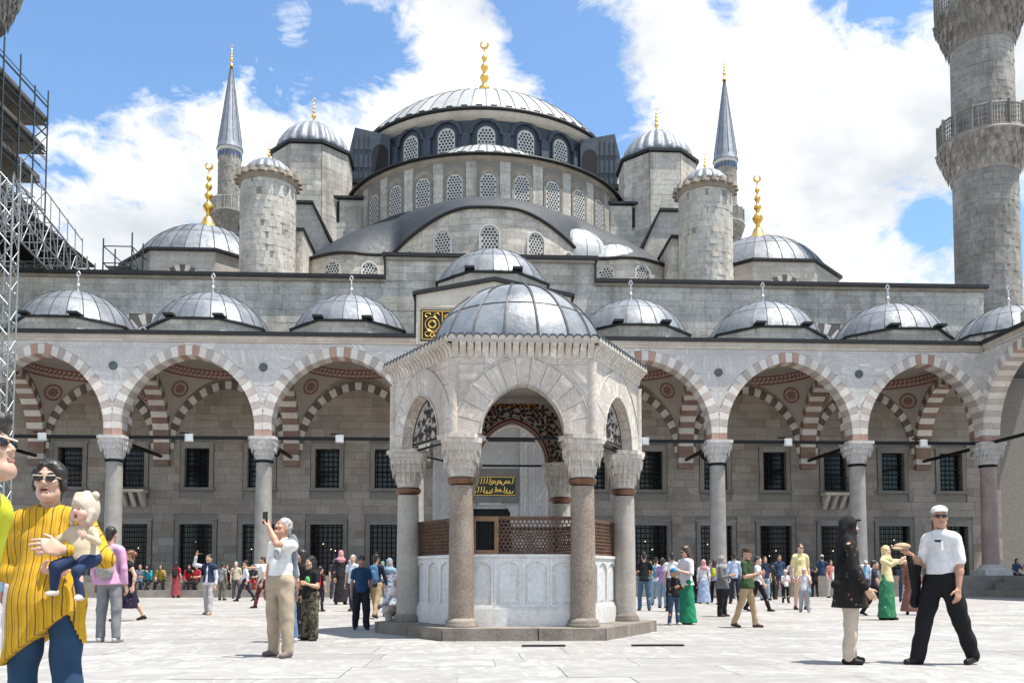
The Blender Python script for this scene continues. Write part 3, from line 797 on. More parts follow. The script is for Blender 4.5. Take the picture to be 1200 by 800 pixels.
# ------------------------------------------------------------------ the prayer hall behind the portico
hall = thing('mosque', 'great grey stone mosque with cascading lead domes and semi-domes behind the portico', 'mosque', (0, 70, 0))
def curved(cx, cy, rad): return lambda u, d, z: (cx+(rad-d)*math.sin(u/rad), cy-(rad-d)*math.cos(u/rad), z)
def tangent(cx, cy, rad, t):
    s, c = math.sin(t), math.cos(t)
    return lambda u, d, z: (cx+(rad-d)*s+u*c, cy-(rad-d)*c+u*s, z)
def arched(w, z0, z1, n=8):
    """outline of a round-headed opening, anticlockwise seen from outside"""
    zs = z1-w
    return [(-w, z0), (w, z0)]+[(w*math.cos(math.pi*i/n), zs+w*1.0*math.sin(math.pi*i/n)) for i in range(n+1)]
def lattice(parent, mp, w, z0, z1, hood=None, hmat=None, sp=None, recess=0.0):
    """white pierced window: plate, rows of dark holes, dark reveal round it"""
    b = MB(); P = arched(w, z0, z1); n = len(P)
    ext_poly(b, mp, P, -.02+recess, .2+recess, 0)
    sp = sp or w*2/5.2; r = sp*.37; zs = z1-w; row = 0; z = z0+sp*.6
    while z < z1-sp*.4:
        k = -4.0+(row % 2)*.5
        while k <= 4:
            u = k*sp
            hw = w if z < zs else math.sqrt(max(0, w*w-(z-zs)**2))
            if abs(u)+r*1.05 < hw:
                V = [mp(u+r*math.cos(math.pi*i/3+.52), -.028+recess, z+r*math.sin(math.pi*i/3+.52)) for i in range(6)]
                b.add(V, [tuple(range(6))], 1)
            k += 1
        z += sp*.87; row += 1
    win = b.build('window', [LATT, DARK], parent)
    if hood:
        h = MB(); N_ = 10
        for i in range(N_):
            for (ra, rb, d) in ((w*1.02, w*1.02+hood, -.10),):
                t0, t1 = math.pi*i/N_, math.pi*(i+1)/N_
                q = [(ra*math.cos(t0), zs+ra*math.sin(t0)), (rb*math.cos(t0), zs+rb*math.sin(t0)), (rb*math.cos(t1), zs+rb*math.sin(t1)), (ra*math.cos(t1), zs+ra*math.sin(t1))]
                stone6(h, mp, q, d, .2)
        for s in (-1, 1):
            u0, u1 = sorted((s*w*1.02, s*(w*1.02+hood))); stone6(h, mp, [(u0, z0), (u1, z0), (u1, zs), (u0, zs)], -.10, .2)
        h.build('window_hood', hmat, win)
    return win
WEATHER = stone('brown_weathered_stone', (.27, .235, .19), (.38, .34, .285), (.12, .1, .08), sc=2, island=.3, rough=.85, bump=.4, streak=.4)
def upper_wall():
    b = MB(); b.box(-36, 30.3, YB+.06, YB+1.5, 13.3, 18.6); b.box(-6.25, 6.25, YB+.061, YB+1.5, 18.601, 19.95)
    w = b.build('upper_wall', MORTAR, hall)
    holes = [(x-1.15, x+1.15, 13.4, 16.35) for x in (-20.0, 20.1)]
    ashlar(w, front(0, YB+.06), -36, 30.3, 13.3, 18.55, holes, .42, 1.15, ASHLAR, 290, .06, visible=lambda s: s[2] > 15.6)
    ashlar(w, front(0, YB+.06), -6.25, 6.25, 18.56, 19.9, [], .42, 1.15, ASHLAR, 0, .06)
    e = MB()
    for x0, x1, z in ((-36, -6.27, 18.6), (6.27, 30.5, 18.6), (-6.45, 6.45, 19.95)):
        e.box(x0, x1, YB-.30, YB+1.7, z+.01, z+.22)
    for s in (-1, 1): e.box(*sorted((s*6.255, s*6.34)), YB-.2, YB+1.5, 18.83, 19.955)
    e.build('eave', EAVE, w)
    f = MB()
    for x0, x1, z in ((-36, -6.27, 18.42), (6.27, 30.4, 18.42), (-6.35, 6.35, 19.77)): f.box(x0, x1, YB-.14, YB+.02, z, z+.185)
    f.build('moulding', WEATHER, w)
    for x in (-20.0, 20.1):
        mp = front(x, YB+.02); lattice(w, mp, .85, 13.4, 15.75, sp=.34)
        A = Arch(.9, .9, 14.85, .62); ring(w, mp, A, -.03, .1, 5, lambda i: VGREY if i % 2 == 0 else VWHITE, core=WEATHER)
    b = MB(); b.box(-30, 30, YB+1.6, 96, 13.3, 18.3); b.build('lower_body', ASHLAR_FAR, hall)
upper_wall()
def exedrae():
    def smooth(a): a = max(0, min(1, a)); return a*a*(3-2*a)
    def plan(x):                     # scalloped in plan: a broad middle apse, a smaller one either side
        a = abs(x)
        if a < 6.3: return 53.6+3.3*(1-math.sqrt(max(0, 1-(a/6.9)**2)))/(1-math.sqrt(1-(6.3/6.9)**2))
        return 55.6+1.3*smooth((abs(a-9.3)-.2)/3.2)+.6*smooth((a-11.5)/1.6)
    xs = [-12.8+25.6*i/96 for i in range(97)]; allp = [(x, plan(x)) for x in xs]; n = len(allp)
    ztop = lambda x: 22.2+(24.57-22.2)*(1-smooth((abs(x)-1.2)/7.4))
    b = MB(); V = [(x, y, 16) for x, y in allp]+[(x, y, ztop(x)) for x, y in allp]
    b.add(V, [(i, i+1, n+i+1, n+i) for i in range(n-1)], 0, True)
    w = b.build('exedra_wall', ASHLAR_FAR, hall)
    e = MB(); e.path([(x*1.004, y-.12, ztop(x)+.04) for x, y in allp], .12, 6); e.build('eave', EAVE, w)
    l = MB(); V = []; K = 6
    for x, y in allp:
        t = max(-1.3, min(1.3, x/9.9)); p0 = Vector((x, y-.05, ztop(x)+.05)); p1 = Vector((10.95*math.sin(t), 68.9-10.95*math.cos(t), 26.8))
        if p1.y < p0.y+.5: p1.y = p0.y+.5
        for k in range(K+1): f = k/K; q = p0.lerp(p1, f); q.z += .55*math.sin(math.pi*f); V.append(tuple(q))
    l.add(V, [(i*(K+1)+j, (i+1)*(K+1)+j, (i+1)*(K+1)+j+1, i*(K+1)+j+1) for i in range(n-1) for j in range(K)], 0, True)
    l.build('lead_roof', LEAD_ROOF, hall)
    def frame(x):
        d = .05; tx = Vector((2*d, plan(x+d)-plan(x-d))).normalized(); y0 = plan(x)
        return lambda u, dd, z: (x+u*tx.x-dd*tx.y, y0+u*tx.y+dd*tx.x, z)
    for x, z0, z1, wd in ((0, 21.5, 23.4, .58), (3.0, 21.4, 23.2, .55), (-3.0, 21.4, 23.2, .55), (5.3, 21.3, 22.5, .4), (-5.3, 21.3, 22.5, .4), (7.9, 20.2, 21.75, .54), (-7.9, 20.2, 21.75, .54), (10.3, 20.2, 21.75, .54), (-10.3, 20.2, 21.75, .54)):
        lattice(w, frame(x), wd, z0, z1, hood=.09, hmat=LATT)
    seam_dome(hall, 'half_dome', 6.1, 58.2, 22.3, 2.3, 2.75, 14, LEAD_PALE, seam_r=.02)
    seam_dome(hall, 'half_dome', 8.7, 58.2, 22.3, 2.4, 1.7, 16, LEAD_PALE, seam_r=.02)
    seam_dome(hall, 'half_dome', 0, 58.4, 24.75, 4.6, 1.75, 28, LEAD_PALE, seam_r=.02)
exedrae()
def big_drum():
    cx, cy, rad = 0, 68.9, 10.9; top = 29.85
    TW = [R(12.4)*k for k in range(-6, 7)]
    b = MB(); b.lathe(cx, cy, [(rad+.02, 22), (rad+.02, top)], 48, 0, -math.pi, 0.0)
    d = b.build('semi_dome_drum', MORTAR, hall)
    holes = [(t*rad-.80, t*rad+.80, 26.6, 29.55) for t in TW]
    ashlar(d, curved(cx, cy, rad), -rad*1.5, rad*1.5, 25.2, top, holes, .40, 1.05, ASHLAR, 200, .06, visible=lambda s: abs(s[0]) < 11)
    for t in TW:
        mp = tangent(cx, cy, rad, t)
        bk = MB(); ext_poly(bk, mp, arched(.79, 26.62, 29.5, 8), -.03, .1); bk.build('recess', WEATHER, d)
        lattice(d, mp, .57, 26.7, 29.0, hood=.17, hmat=WEATHER, recess=-.03)
    c = MB(); c.lathe(cx, cy, [(rad+.05, top), (rad+.25, top+.12), (rad+.25, top+.3)], 64, 0, -math.pi, 0.0)
    c.build('cornice', WEATHER, d)
    e = MB(); e.lathe(cx, cy, [(rad+.2, top+.301), (rad+.55, top+.305), (rad+.55, top+.42), (rad-.3, top+.5)], 64, 0, -math.pi, 0.0)
    rs = random.Random(4)
    for k in range(28):
        t = -math.pi+math.pi*(k+.5)/28; e.obox((cx+(rad+.25)*math.cos(t), cy+(rad+.25)*math.sin(t), top+.52), (-.3*math.sin(t), .3*math.cos(t), 0), (.12*math.cos(t), .12*math.sin(t), 0), (0, 0, .05))
    e.build('eave', EAVE, d)
    # the half dome rising from the drum
    prof = []; rise, r0 = 5.2, 8.3; Rs = (r0*r0+rise*rise)/(2*rise); zc = top+.45+rise-Rs; th = math.asin(r0/Rs)
    for i in range(13): a = th*(1-i/12); prof.append((max(.001, Rs*math.sin(a)), zc+Rs*math.cos(a)))
    rf = MB(); rf.lathe(cx, cy, [(rad+.2, top+.45), (8.2, top+.47)], 48, 0, -math.pi, 0.0); rf.build('lead_roof', LEAD_ROOF, hall)
    nb = 30; s = MB(); q = MB()
    for k in range(nb):
        a0, a1 = -math.pi+math.pi*k/nb, -math.pi+math.pi*(k+1)/nb
        s.lathe(cx, cy, prof, 2, 0, a0, a1); q.path([(cx+r*math.cos(a0)*1.002, cy+r*math.sin(a0)*1.002, z+.015) for r, z in prof], .04, 4)
    sd = s.build('semi_dome', LEAD_PALE, hall); q.build('standing_seam', SEAM, sd)
big_drum()
def main_dome():
    cx, cy, rad = 0, 78.0, 11.3
    b = MB(); b.lathe(cx, cy, [(rad, 29), (rad, 37.95)], 88); d = b.build('main_drum', LEAD_DARK, hall)
    for k in range(22):
        t = k*.2856
        if math.cos(t) < .1: continue
        mp = tangent(cx, cy, rad, t)
        lattice(d, mp, .72, 33.6, 37.0, hood=.16, hmat=SEAM, recess=-.06)
        h = MB(); N_ = 10; w = 1.12; zs = 36.3
        for i in range(N_):
            t0, t1 = math.pi*i/N_, math.pi*(i+1)/N_
            q = [(w*math.cos(t0), zs+w*math.sin(t0)), ((w+.25)*math.cos(t0), zs+(w+.25)*math.sin(t0)), ((w+.25)*math.cos(t1), zs+(w+.25)*math.sin(t1)), (w*math.cos(t1), zs+w*math.sin(t1))]
            stone6(h, mp, q, -.22, .1)
        h.build('lead_hood', LEAD_DARK, d)
        m2 = tangent(cx, cy, rad, t+.1428); p = MB(); stone6(p, m2, [(-.33, 30), (.33, 30), (.33, 36.4), (-.33, 36.4)], -.3, .1); p.build('lead_pier', LEAD_DARK, d)
    c = MB(); c.lathe(cx, cy, [(rad+.05, 37.5), (rad+.35, 37.62), (rad+.6, 37.8), (rad+.7, 37.98)], 88); c.build('cornice', stone_pale, d)
    e = MB(); e.lathe(cx, cy, [(rad+.6, 37.985), (rad+.95, 38.0), (rad+.95, 38.2), (rad+.3, 38.3)], 88)
    for k in range(64):
        t = 2*math.pi*(k+.5)/64; e.obox((cx+(rad+.8)*math.cos(t), cy+(rad+.8)*math.sin(t), 38.28), (-.25*math.sin(t), .25*math.cos(t), 0), (.1*math.cos(t), .1*math.sin(t), 0), (0, 0, .06))
    e.build('eave', EAVE, d)
    do = seam_dome(hall, 'main_dome', cx, cy, 38.3, 12.0, 6.1, 64, LEAD_PALE, seam_r=.035, seam_mat=SEAM)
    lathe_finial(do, cx, cy, 44.3, 7.6, GOLD)
    for s in (-1, 1):                       # lead-clad buttresses either side of the drum
        b = MB(); P = [(s*7.9, 33), (s*10.9, 33), (s*11.3, 35.8), (s*10.8, 38.0), (s*7.9, 37.4)]
        if s < 0: P = P[::-1]
        ext_poly(b, front(0, 69.2), P, 0, 3.5)
        bu = b.build('buttress', LEAD_DARK, hall)
        o = MB(); ext_poly(o, front(s*8.7, 69.15), arched(.62, 33.1, 36.6), 0, .1); o.build('arched_opening', DARK, bu)
        r_ = MB()
        for k in range(4): x = s*(9.6+.4*k); r_.box(x-.03, x+.03, 69.15, 69.199, 33.1, 37.4)
        for z in (34.6, 36.1): r_.box(*sorted((s*9.4, s*11.0)), 69.15, 69.198, z, z+.05)
        r_.build('standing_seam', SEAM, bu)
        e = MB(); e.box(*sorted((s*7.6, s*13.2)), 67.6, 74, 32.6, 32.99); e.build('eave', EAVE, bu)
        w = MB(); w.box(*sorted((s*7.2, s*13)), 68, 74, 27, 32.58); w.build('base_wall', ASHLAR_FAR, hall)
main_dome()
def fluted(parent, cx, cy, z0, rad, rise, lobes, name='fluted_dome'):
    prof = [(rad, 0), (rad*1.03, .12*rise), (rad*.97, .3*rise), (rad*.82, .55*rise), (rad*.58, .78*rise), (rad*.3, .94*rise), (.02, rise)]
    P = []
    for i in range(len(prof)-1):
        for k in range(3): f = k/3; P.append((prof[i][0]*(1-f)+prof[i+1][0]*f, z0+prof[i][1]*(1-f)+prof[i+1][1]*f))
    P.append((.001, z0+rise))
    b = MB(); b.lathe(cx, cy, P, lobes*6, fn=lambda t, z: 1-.09*(1-abs(math.sin(lobes*t/2)))); return b.build(name, LEAD, parent)
def oct_faces(cx, cy, r, n=8):
    """frames of the faces of an octagon (apothem planes)"""
    ap = r*math.cos(math.pi/n); return [(tangent(cx, cy, ap, 2*math.pi*k/n), r*math.sin(math.pi/n), 2*math.pi*k/n) for k in range(n)]
ASHLAR_RD = stone('turret_ashlar', (.47, .44, .385), (.62, .59, .53), (.13, .12, .105), sc=.9, blot=.7, island=.14, rough=.85, bump=.4, streak=.5)
def piers():
    for s in (-1, 1):
        cx, cy, r = s*13.4, 65.0, 3.0
        b = MB(); prism(b, octagon(cx, cy, r), 18, 32.95); to = b.build('pier_tower', MORTAR, hall)
        for mp, hw, t in oct_faces(cx, cy, r):
            if math.cos(t) < -.1: continue
            ashlar(to, mp, -hw+.003, hw-.003, 24, 32.9, [], .42, 1.1, ASHLAR, 25, .07)
        e = MB(); prism(e, octagon(cx, cy, r+.28), 32.96, 33.18); e.build('eave', EAVE, to)
        do = fluted(hall, cx, cy, 33.2, 2.75, 2.75, 20); lathe_finial(do, cx, cy, 35.85, 2.3, GOLD)
        # blocks the towers stand on
        b = MB(); x0, x1 = sorted((s*9.1, s*16.4)); b.box(x0, x1, 63.2, 69, 18, 29.2)
        bl = b.build('pier_block', MORTAR, hall)
        ashlar(bl, front(0, 63.2), x0, x1, 19, 29.15, [(s*11.4-.35, s*11.4+.35, 27.5, 29.2)], .42, 1.1, ASHLAR, 60, .07)
        o = MB(); o.box(s*11.4-.34, s*11.4+.34, 63.1, 63.19, 27.5, 29.0); o.build('opening', DARK, bl)
        e = MB(); e.box(x0-.2, x1+.2, 62.9, 69, 29.21, 29.40); e.build('eave', EAVE, bl)
        P = [(s*17, 17), (s*10.9, 17), (s*10.9, 23.9), (s*12.4, 27.2), (s*17, 27.2)]
        if s > 0: P = P[::-1]
        b = MB(); ext_poly(b, front(0, 59.6), P, 0, 3.5); rb = b.build('raking_buttress', ASHLAR_PALE, hall)
        e = MB(); Q = [(s*10.75, 23.85), (s*12.35, 27.21), (s*12.35, 27.42), (s*10.6, 23.95)]
        if s > 0: Q = Q[::-1]
        ext_poly(e, front(0, 59.35), Q, 0, 3.8); x0, x1 = sorted((s*12.351, s*17.1)); e.box(x0, x1, 59.35, 63.15, 27.21, 27.40); e.build('eave', EAVE, rb)
        b = MB(); x0, x1 = sorted((s*12.0, s*16.0)); b.box(x0, x1, 54.5, 59.59, 17, 23.2); lb = b.build('wing_wall', ASHLAR_FAR, hall)
        e = MB(); e.box(x0-.1, x1+.1, 54.3, 59.585, 23.201, 23.36); e.build('eave', EAVE, lb)
        # round stair turrets nearer the court
        cx, cy, r = s*14.12, 54.0, 1.7
        b = MB(); b.lathe(cx, cy, [(r, 16), (r, 26.0)], 32); tu = b.build('round_turret', MORTAR, hall)
        ashlar(tu, curved(cx, cy, r), -r*1.75, r*1.75, 17, 25.9, [], .40, .52, ASHLAR_RD, 150, .03)
        c = MB(); n = 20
        c.lathe(cx, cy, [(r+.06, 25.7), (r+.2, 25.95), (r+.2, 26.2), (r, 26.25)], 32)
        for k in range(n):
            t = 2*math.pi*k/n; p = Vector((cx+(r+.2)*math.cos(t), cy+(r+.2)*math.sin(t), 26.2)); c.tube(p+Vector((0, 0, -.22)), p+Vector((0, 0, .12)), .24, .18, 8)
        c.build('scalloped_cornice', WEATHER, tu)
        do = fluted(hall, cx, cy, 26.35, 1.55, 1.25, 16); lathe_finial(do, cx, cy, 27.5, 1.35, GOLD)
        # corner domes with tall gilt finials
        cx, cy = s*20.3, 61.8
        b = MB(); prism(b, octagon(cx, cy, 5.6), 17, 22.55); dr = b.build('dome_drum', ASHLAR_PALE, hall)
        e = MB(); prism(e, octagon(cx, cy, 5.85), 22.56, 22.74); e.build('eave', EAVE, dr)
        for mp, hw, t in oct_faces(cx, cy, 5.6):
            if math.cos(t) < .5: continue
            A = Arch(.8, .8, 20.3, .55); ring(dr, mp, A, -.05, .1, 5, lambda i: VGREY if i % 2 == 0 else VWHITE, core=WEATHER)
        do = seam_dome(hall, 'corner_dome', cx, cy, 22.75, 5.0, 3.35, 32, seam_r=.035)
        f = MB(); f.lathe(cx, cy, [(.95, 25.95), (.8, 26.2), (.5, 26.5), (.3, 27.0)], 20); f.build('finial_foot', GOLD, do)
        lathe_finial(do, cx, cy, 26.2, 5.3, GOLD)
ASHLAR_PALE = stone('pale_ashlar_coursed', (.44, .42, .38), (.56, .53, .49), (.2, .18, .155), sc=.8, island=0, rough=.85, bump=.4, streak=.4, courses=(.42, 1.15, .7))
piers()

# ------------------------------------------------------------------ minarets
STALAC = stone('stalactite_stone', (.26, .245, .225), (.42, .40, .37), (.10, .09, .08), sc=2, island=.5, rough=.9, bump=.5, streak=.5)
def balcony(root, cx, cy, z0, z1, r0, r1, rail, nt):
    """stalactite corbel growing from r0 at z0 to r1 at z1, pierced parapet above"""
    b = MB(); T = 5
    b.lathe(cx, cy, [(r0, z0-.2)]+[v for k in range(T) for v in ((r0+(r1-r0)*(k+.3)/T, z0+(z1-z0)*k/T), (r0+(r1-r0)*(k+.9)/T, z0+(z1-z0)*(k+.85)/T))]+[(r1+.08, z1), (r1+.08, z1+.18), (r1-.5, z1+.2)], 32)
    for k in range(T):
        for i in range(nt):
            t = 2*math.pi*(i+.5*(k % 2))/nt; rr = r0+(r1-r0)*(k+.9)/T; z = z0+(z1-z0)*(k+.9)/T; h = (z1-z0)/T*rnd(.85, 1.15); w = rr*math.pi/nt*.72
            c, s = math.cos(t), math.sin(t); p = Vector((cx+rr*c, cy+rr*s, z))
            b.add([p+Vector((-s*w, c*w, 0)), p+Vector((s*w, -c*w, 0)), p+Vector((c*w*.9, s*w*.9, 0)), p+Vector((c*w*.25, s*w*.25, -h*1.25))], [(0, 1, 3), (1, 2, 3), (2, 0, 3), (0, 2, 1)])
    ba = b.build('balcony', STALAC, root)
    p = MB(); n = 16; zz0, zz1 = z1+.2, z1+.2+rail
    for i in range(n):
        t0, t1 = 2*math.pi*i/n, 2*math.pi*(i+1)/n; A0 = Vector((cx+r1*math.cos(t0), cy+r1*math.sin(t0), 0)); A1 = Vector((cx+r1*math.cos(t1), cy+r1*math.sin(t1), 0))
        Z = lambda v, z: Vector((v.x, v.y, z))
        p.tube(Z(A0, zz0), Z(A0, zz1+.12), .10, None, 6)
        for z in (zz0+.06, zz1-.05): p.tube(Z(A0, z), Z(A1, z), .07, None, 6)
        for k in range(1, 6):
            q = A0.lerp(A1, k/6); p.tube(Z(q, zz0), Z(q, zz1), .045, None, 4)
        for k in range(1, 5): z = zz0+rail*k/5; p.tube(Z(A0, z), Z(A1, z), .04, None, 4)
    p.build('parapet', STALAC, ba)
def minaret(x, y, near, label):
    m = thing('minaret', label, 'minaret', (x, y, 0), 0, 'minarets of the mosque')
    segs = [(1.45, 0, 36.4), (1.85, 39, 46)] if near and x < 0 else [(1.98, 0, 27.6), (1.92, 29.6, 36.4), (1.85, 39.0, 46.0)] if near else [(1.55, 0, 43.3), (1.38, 45.0, 53.0)]
    for k, (r, z0, z1) in enumerate(segs):
        b = MB(); b.lathe(x, y, [(r-.03, z0), (r-.04, z1)], 32); sh = b.build('shaft', MORTAR, m)
        zlo = max(z0, 14 if near else 38)
        ashlar(sh, curved(x, y, r-.03), -r*1.8, r*1.8, zlo, z1, [], .42, .58, ASHLAR_DK, 290 if (near and x > 0 and k == 0) else (150 if near and x > 0 else 0), .03)
    if near:
        if x > 0: balcony(m, x, y, 27.6, 29.55, 2.0, 2.75, 1.5, 26)
        balcony(m, x, y, 36.4, 38.6, 1.95, 2.7, 1.5, 26)
        b = MB(); b.lathe(x, y, [(1.95, 46.0), (.1, 60)], 24); b.build('spire', LEAD_DARK, m)
    else:
        balcony(m, x, y, 42.9, 45.0, 1.5, 2.15, 1.6, 18)
        b = MB(); b.lathe(x, y, [(1.42, 52.9), (1.5, 53.1), (1.5, 53.3)], 24); b.build('cornice', LATT, m)
        f = MB()
        for k in range(20):
            t = 2*math.pi*k/20; mp = tangent(x, y, 1.42, t); ext_poly(f, mp, arched(.13, 52.2, 52.8, 5), -.03, .02)
        f.build('tile_panel', plain('blue_tile', (.06, .10, .22), .3), m)
        s = MB()
        for k in range(12): s.lathe(x, y, [(1.6, 53.3), (1.45, 54.0), (.10, 64.2)], 2, 0, 2*math.pi*k/12, 2*math.pi*(k+1)/12)
        sp = s.build('spire', SPIRE, m); q = MB()
        for k in range(12): t = 2*math.pi*k/12; q.tube((x+1.47*math.cos(t), y+1.47*math.sin(t), 54.0), (x+.1*math.cos(t), y+.1*math.sin(t), 64.1), .035, None, 4)
        q.build('standing_seam', SEAM, sp)
        lathe_finial(sp, x, y, 63.9, 3.0, GOLD)
ASHLAR_DK = stone('dark_grey_ashlar', (.24, .225, .205), (.40, .38, .345), (.10, .09, .08), sc=.9, blot=.75, island=.18, rough=.88, bump=.45, streak=.5)
minaret(33.0, 54, True, 'thick grey near minaret with two stalactite balconies at the right edge')
minaret(-33.0, 54, True, 'grey minaret whose upper balcony pokes into the top left corner of the sky')
minaret(-30.9, 104, False, 'slender far minaret with pale lead spire beside the left corner dome')
minaret(30.9, 104, False, 'slender far minaret with dark pointed spire beside the right round turret')
# ------------------------------------------------------------------ the six-sided ablution fountain
FX, FY = -0.31, 15.5
PAINT = plain('painted_plaster', (.36, .33, .30), .9, 0, .15, 3)
ORN_RED = plain('oxblood_paint', (.13, .028, .022), .85, 0, .3, 9); ORN_DARK = plain('dark_paint', (.022, .016, .016), .85)
RUSTY = plain('rusted_lattice_iron', (.12, .068, .045), .75, .2, .35, 9, .3)
WOODF = plain('brown_wood_frame', (.20, .115, .065), .7, 0, .3, 6)
OCHRE = plain('ochre_gilt_band', (.48, .25, .05), .6, .2, .45, 30)
COLPALE = stone('pale_streaked_column', (.34, .305, .265), (.50, .465, .42), (.2, .17, .14), sc=2.5, island=.1, rough=.55, bump=.15, streak=.4, vein=.4, veinc=(.3, .28, .27), vscale=2.5)
def fountain():
    f = thing('ablution_fountain', 'six-sided marble ablution fountain kiosk with lead dome in the middle of the court', 'fountain', (FX, FY, 0))
    hexv = lambda s: [(FX+s*math.cos(R(60*k)), FY+s*math.sin(R(60*k))) for k in range(6)]
    c30 = math.cos(R(30))
    # platform: two stones a side round a filled middle
    o_, i_ = hexv(2.56), hexv(1.5)
    core = MB(); prism(core, hexv(1.55), 0.0, .192); pl = core.build('platform', SLABSTONE, f)
    for k in range(6):
        A, B, Cc, D = [Vector((*p, 0)) for p in (o_[k], o_[(k+1) % 6], i_[(k+1) % 6], i_[k])]
        m = rnd(.38, .62); e = .004
        for t0, t1 in ((0, m), (m, 1)):
            P = [A.lerp(B, t0+e), A.lerp(B, t1-e), D.lerp(Cc, t1-e), D.lerp(Cc, t0+e)]; b = MB(); h = .2+rnd(-.006, .004)
            b.extrude([(p.x, p.y, -.004) for p in P], (0, 0, h)); b.build('platform_stone', SLABSTONE, pl)
    # columns
    for k, (x, y) in enumerate(hexv(1.97)):
        front_ = k in (4, 5)
        b = MB(); b.lathe(x, y, [(.205, .33), (.205, .9), (.2, 1.6), (.187, 2.46)], 28); col = b.build('column', GRANITE_BR if front_ else COLPALE, f)
        b = MB(); b.lathe(x, y, [(.27, .197), (.275, .23), (.25, .26), (.255, .28), (.225, .31), (.206, .335)], 28); b.build('column_base', SLABSTONE, col)
        capital(col, x, y, 2.60, 3.20, .19, .315, MARBLE_OLD, collar=.05)
        b = MB(); prism(b, [(x+.40*math.cos(R(60*j)), y+.40*math.sin(R(60*j))) for j in range(6)], 3.202, 3.275); b.build('impost', MARBLE_OLD, col)
    for k, (x, y) in enumerate(hexv(2.235)):
        b = MB(); b.lathe(x, y, [(.075, 3.28), (.075, 4.35), (.085, 4.45)], 12); b.build('corner_shaft', MARBLE_OLD, f)
    v = hexv(1.97)
    for k in range(6):
        a, c = Vector((*v[k], 3.24)), Vector((*v[(k+1) % 6], 3.24)); b = MB(); b.tube(a, c, .022, None, 6); b.build('tie_rod', IRON, f)
    # six arched faces
    ap = 2.255*c30; hw = 2.255/2
    for k in range(6):
        t = R(60*k); mp = tangent(FX, FY, ap, t)
        A = Arch(.665, .82, 3.278, .43)
        low = lambda u: A.ext(u, .004)
        back = MB(); us = [-hw+2*hw*i/36 for i in range(37)]
        for u0, u1 in zip(us[:-1], us[1:]): ext_poly(back, mp, [(u0, low(u0)), (u1, low(u1)), (u1, 4.58), (u0, 4.58)], .015, .22)
        wall = back.build('face_wall', MARBLE_OLD, f)
        pass
        fs = [-1+2*i/13 for i in range(14)]
        for i in range(13):
            e = .0022; q = [A.pt(fs[i]+e, 0, hw-.004), A.pt(fs[i+1]-e, 0, hw-.004), A.pt(fs[i+1]-e, 1, hw-.004), A.pt(fs[i]+e, 1, hw-.004)]
            b = MB(); stone6(b, mp, q, -.010-rnd(0, .008), .222); b.build('voussoir', MARBLE_OLD, wall)
        line = MB(); line2 = MB()
        for i in range(26):
            f0, f1 = -1+2*i/26, -1+2*(i+1)/26; stone6(line, mp, [A.pt(f0, .0), A.pt(f1, .0), A.pt(f1, .055), A.pt(f0, .055)], -.035, -.018)
            stone6(line2, mp, [A.pt(f0, 1.0, hw-.004), A.pt(f1, 1.0, hw-.004), A.pt(f1, 1.045, hw-.004), A.pt(f0, 1.045, hw-.004)], -.028, .0)
        line.build('arch_moulding', MARBLE_OLD, wall); line2.build('arch_moulding', MARBLE_OLD, wall)
        for (u0, u1) in ((-hw, -.62), (-.62, -.02), (-.02, .55), (.55, hw)):
            for z0, z1 in ((3.28, 4.1), (4.1, 4.4), (4.4, 4.575)):
                P = clip_poly(u0+.003, u1-.003, z0+.002, z1-.002, lambda u: A.ext(u, .02), 9)
                if P and max(p[1] for p in P)-min(p[1] for p in P) > .03:
                    b = MB(); ext_poly(b, mp, P, rnd(-.006, .004), .02); b.build('marble_slab', MARBLE_OLD, wall)
        lin = MB(); hi = .985; us = [-hi+2*hi*i/40 for i in range(41)]
        inner = lambda u: A.ext(u, -.435) if abs(u) < .665 else 3.28
        for u0, u1 in zip(us[:-1], us[1:]): ext_poly(lin, mp, [(u0, inner(u0)), (u1, inner(u1)), (u1, 4.7), (u0, 4.7)], .232, .25)
        lin.build('painted_lining', PAINT, wall)
        bl = MB(); rd = MB()                            # painted scrollwork on the inner face
        A2 = Arch(.665, .82, 3.278, .43); D_ = .2515; curl_d = [.2515]
        def arc(f0, f1, r, w, b_, n=24):
            for i in range(n):
                a0, a1 = f0+(f1-f0)*i/n, f0+(f1-f0)*(i+1)/n; stone6(b_, mp, [A2.pt(a0, r), A2.pt(a1, r), A2.pt(a1, r+w), A2.pt(a0, r+w)], D_, D_+.003)
        arc(-1, 1, .06, .035, bl); arc(-1, 1, .16, .11, rd); arc(-1, 1, .33, .03, bl); arc(-1, 1, 1.12, .05, bl)
        def curl(c, r, t0, t1, w, b_, n=12, shrink=0.0):
            D_ = curl_d[0]
            for i in range(n):
                a0, a1 = t0+(t1-t0)*i/n, t0+(t1-t0)*(i+1)/n; r0, r1 = r*(1-shrink*i/n), r*(1-shrink*(i+1)/n)
                stone6(b_, mp, [(c[0]+r0*math.cos(a0), c[1]+r0*math.sin(a0)), (c[0]+r1*math.cos(a1), c[1]+r1*math.sin(a1)), (c[0]+(r1-w)*math.cos(a1), c[1]+(r1-w)*math.sin(a1)), (c[0]+(r0-w)*math.cos(a0), c[1]+(r0-w)*math.sin(a0))], D_+.004, D_+.006)
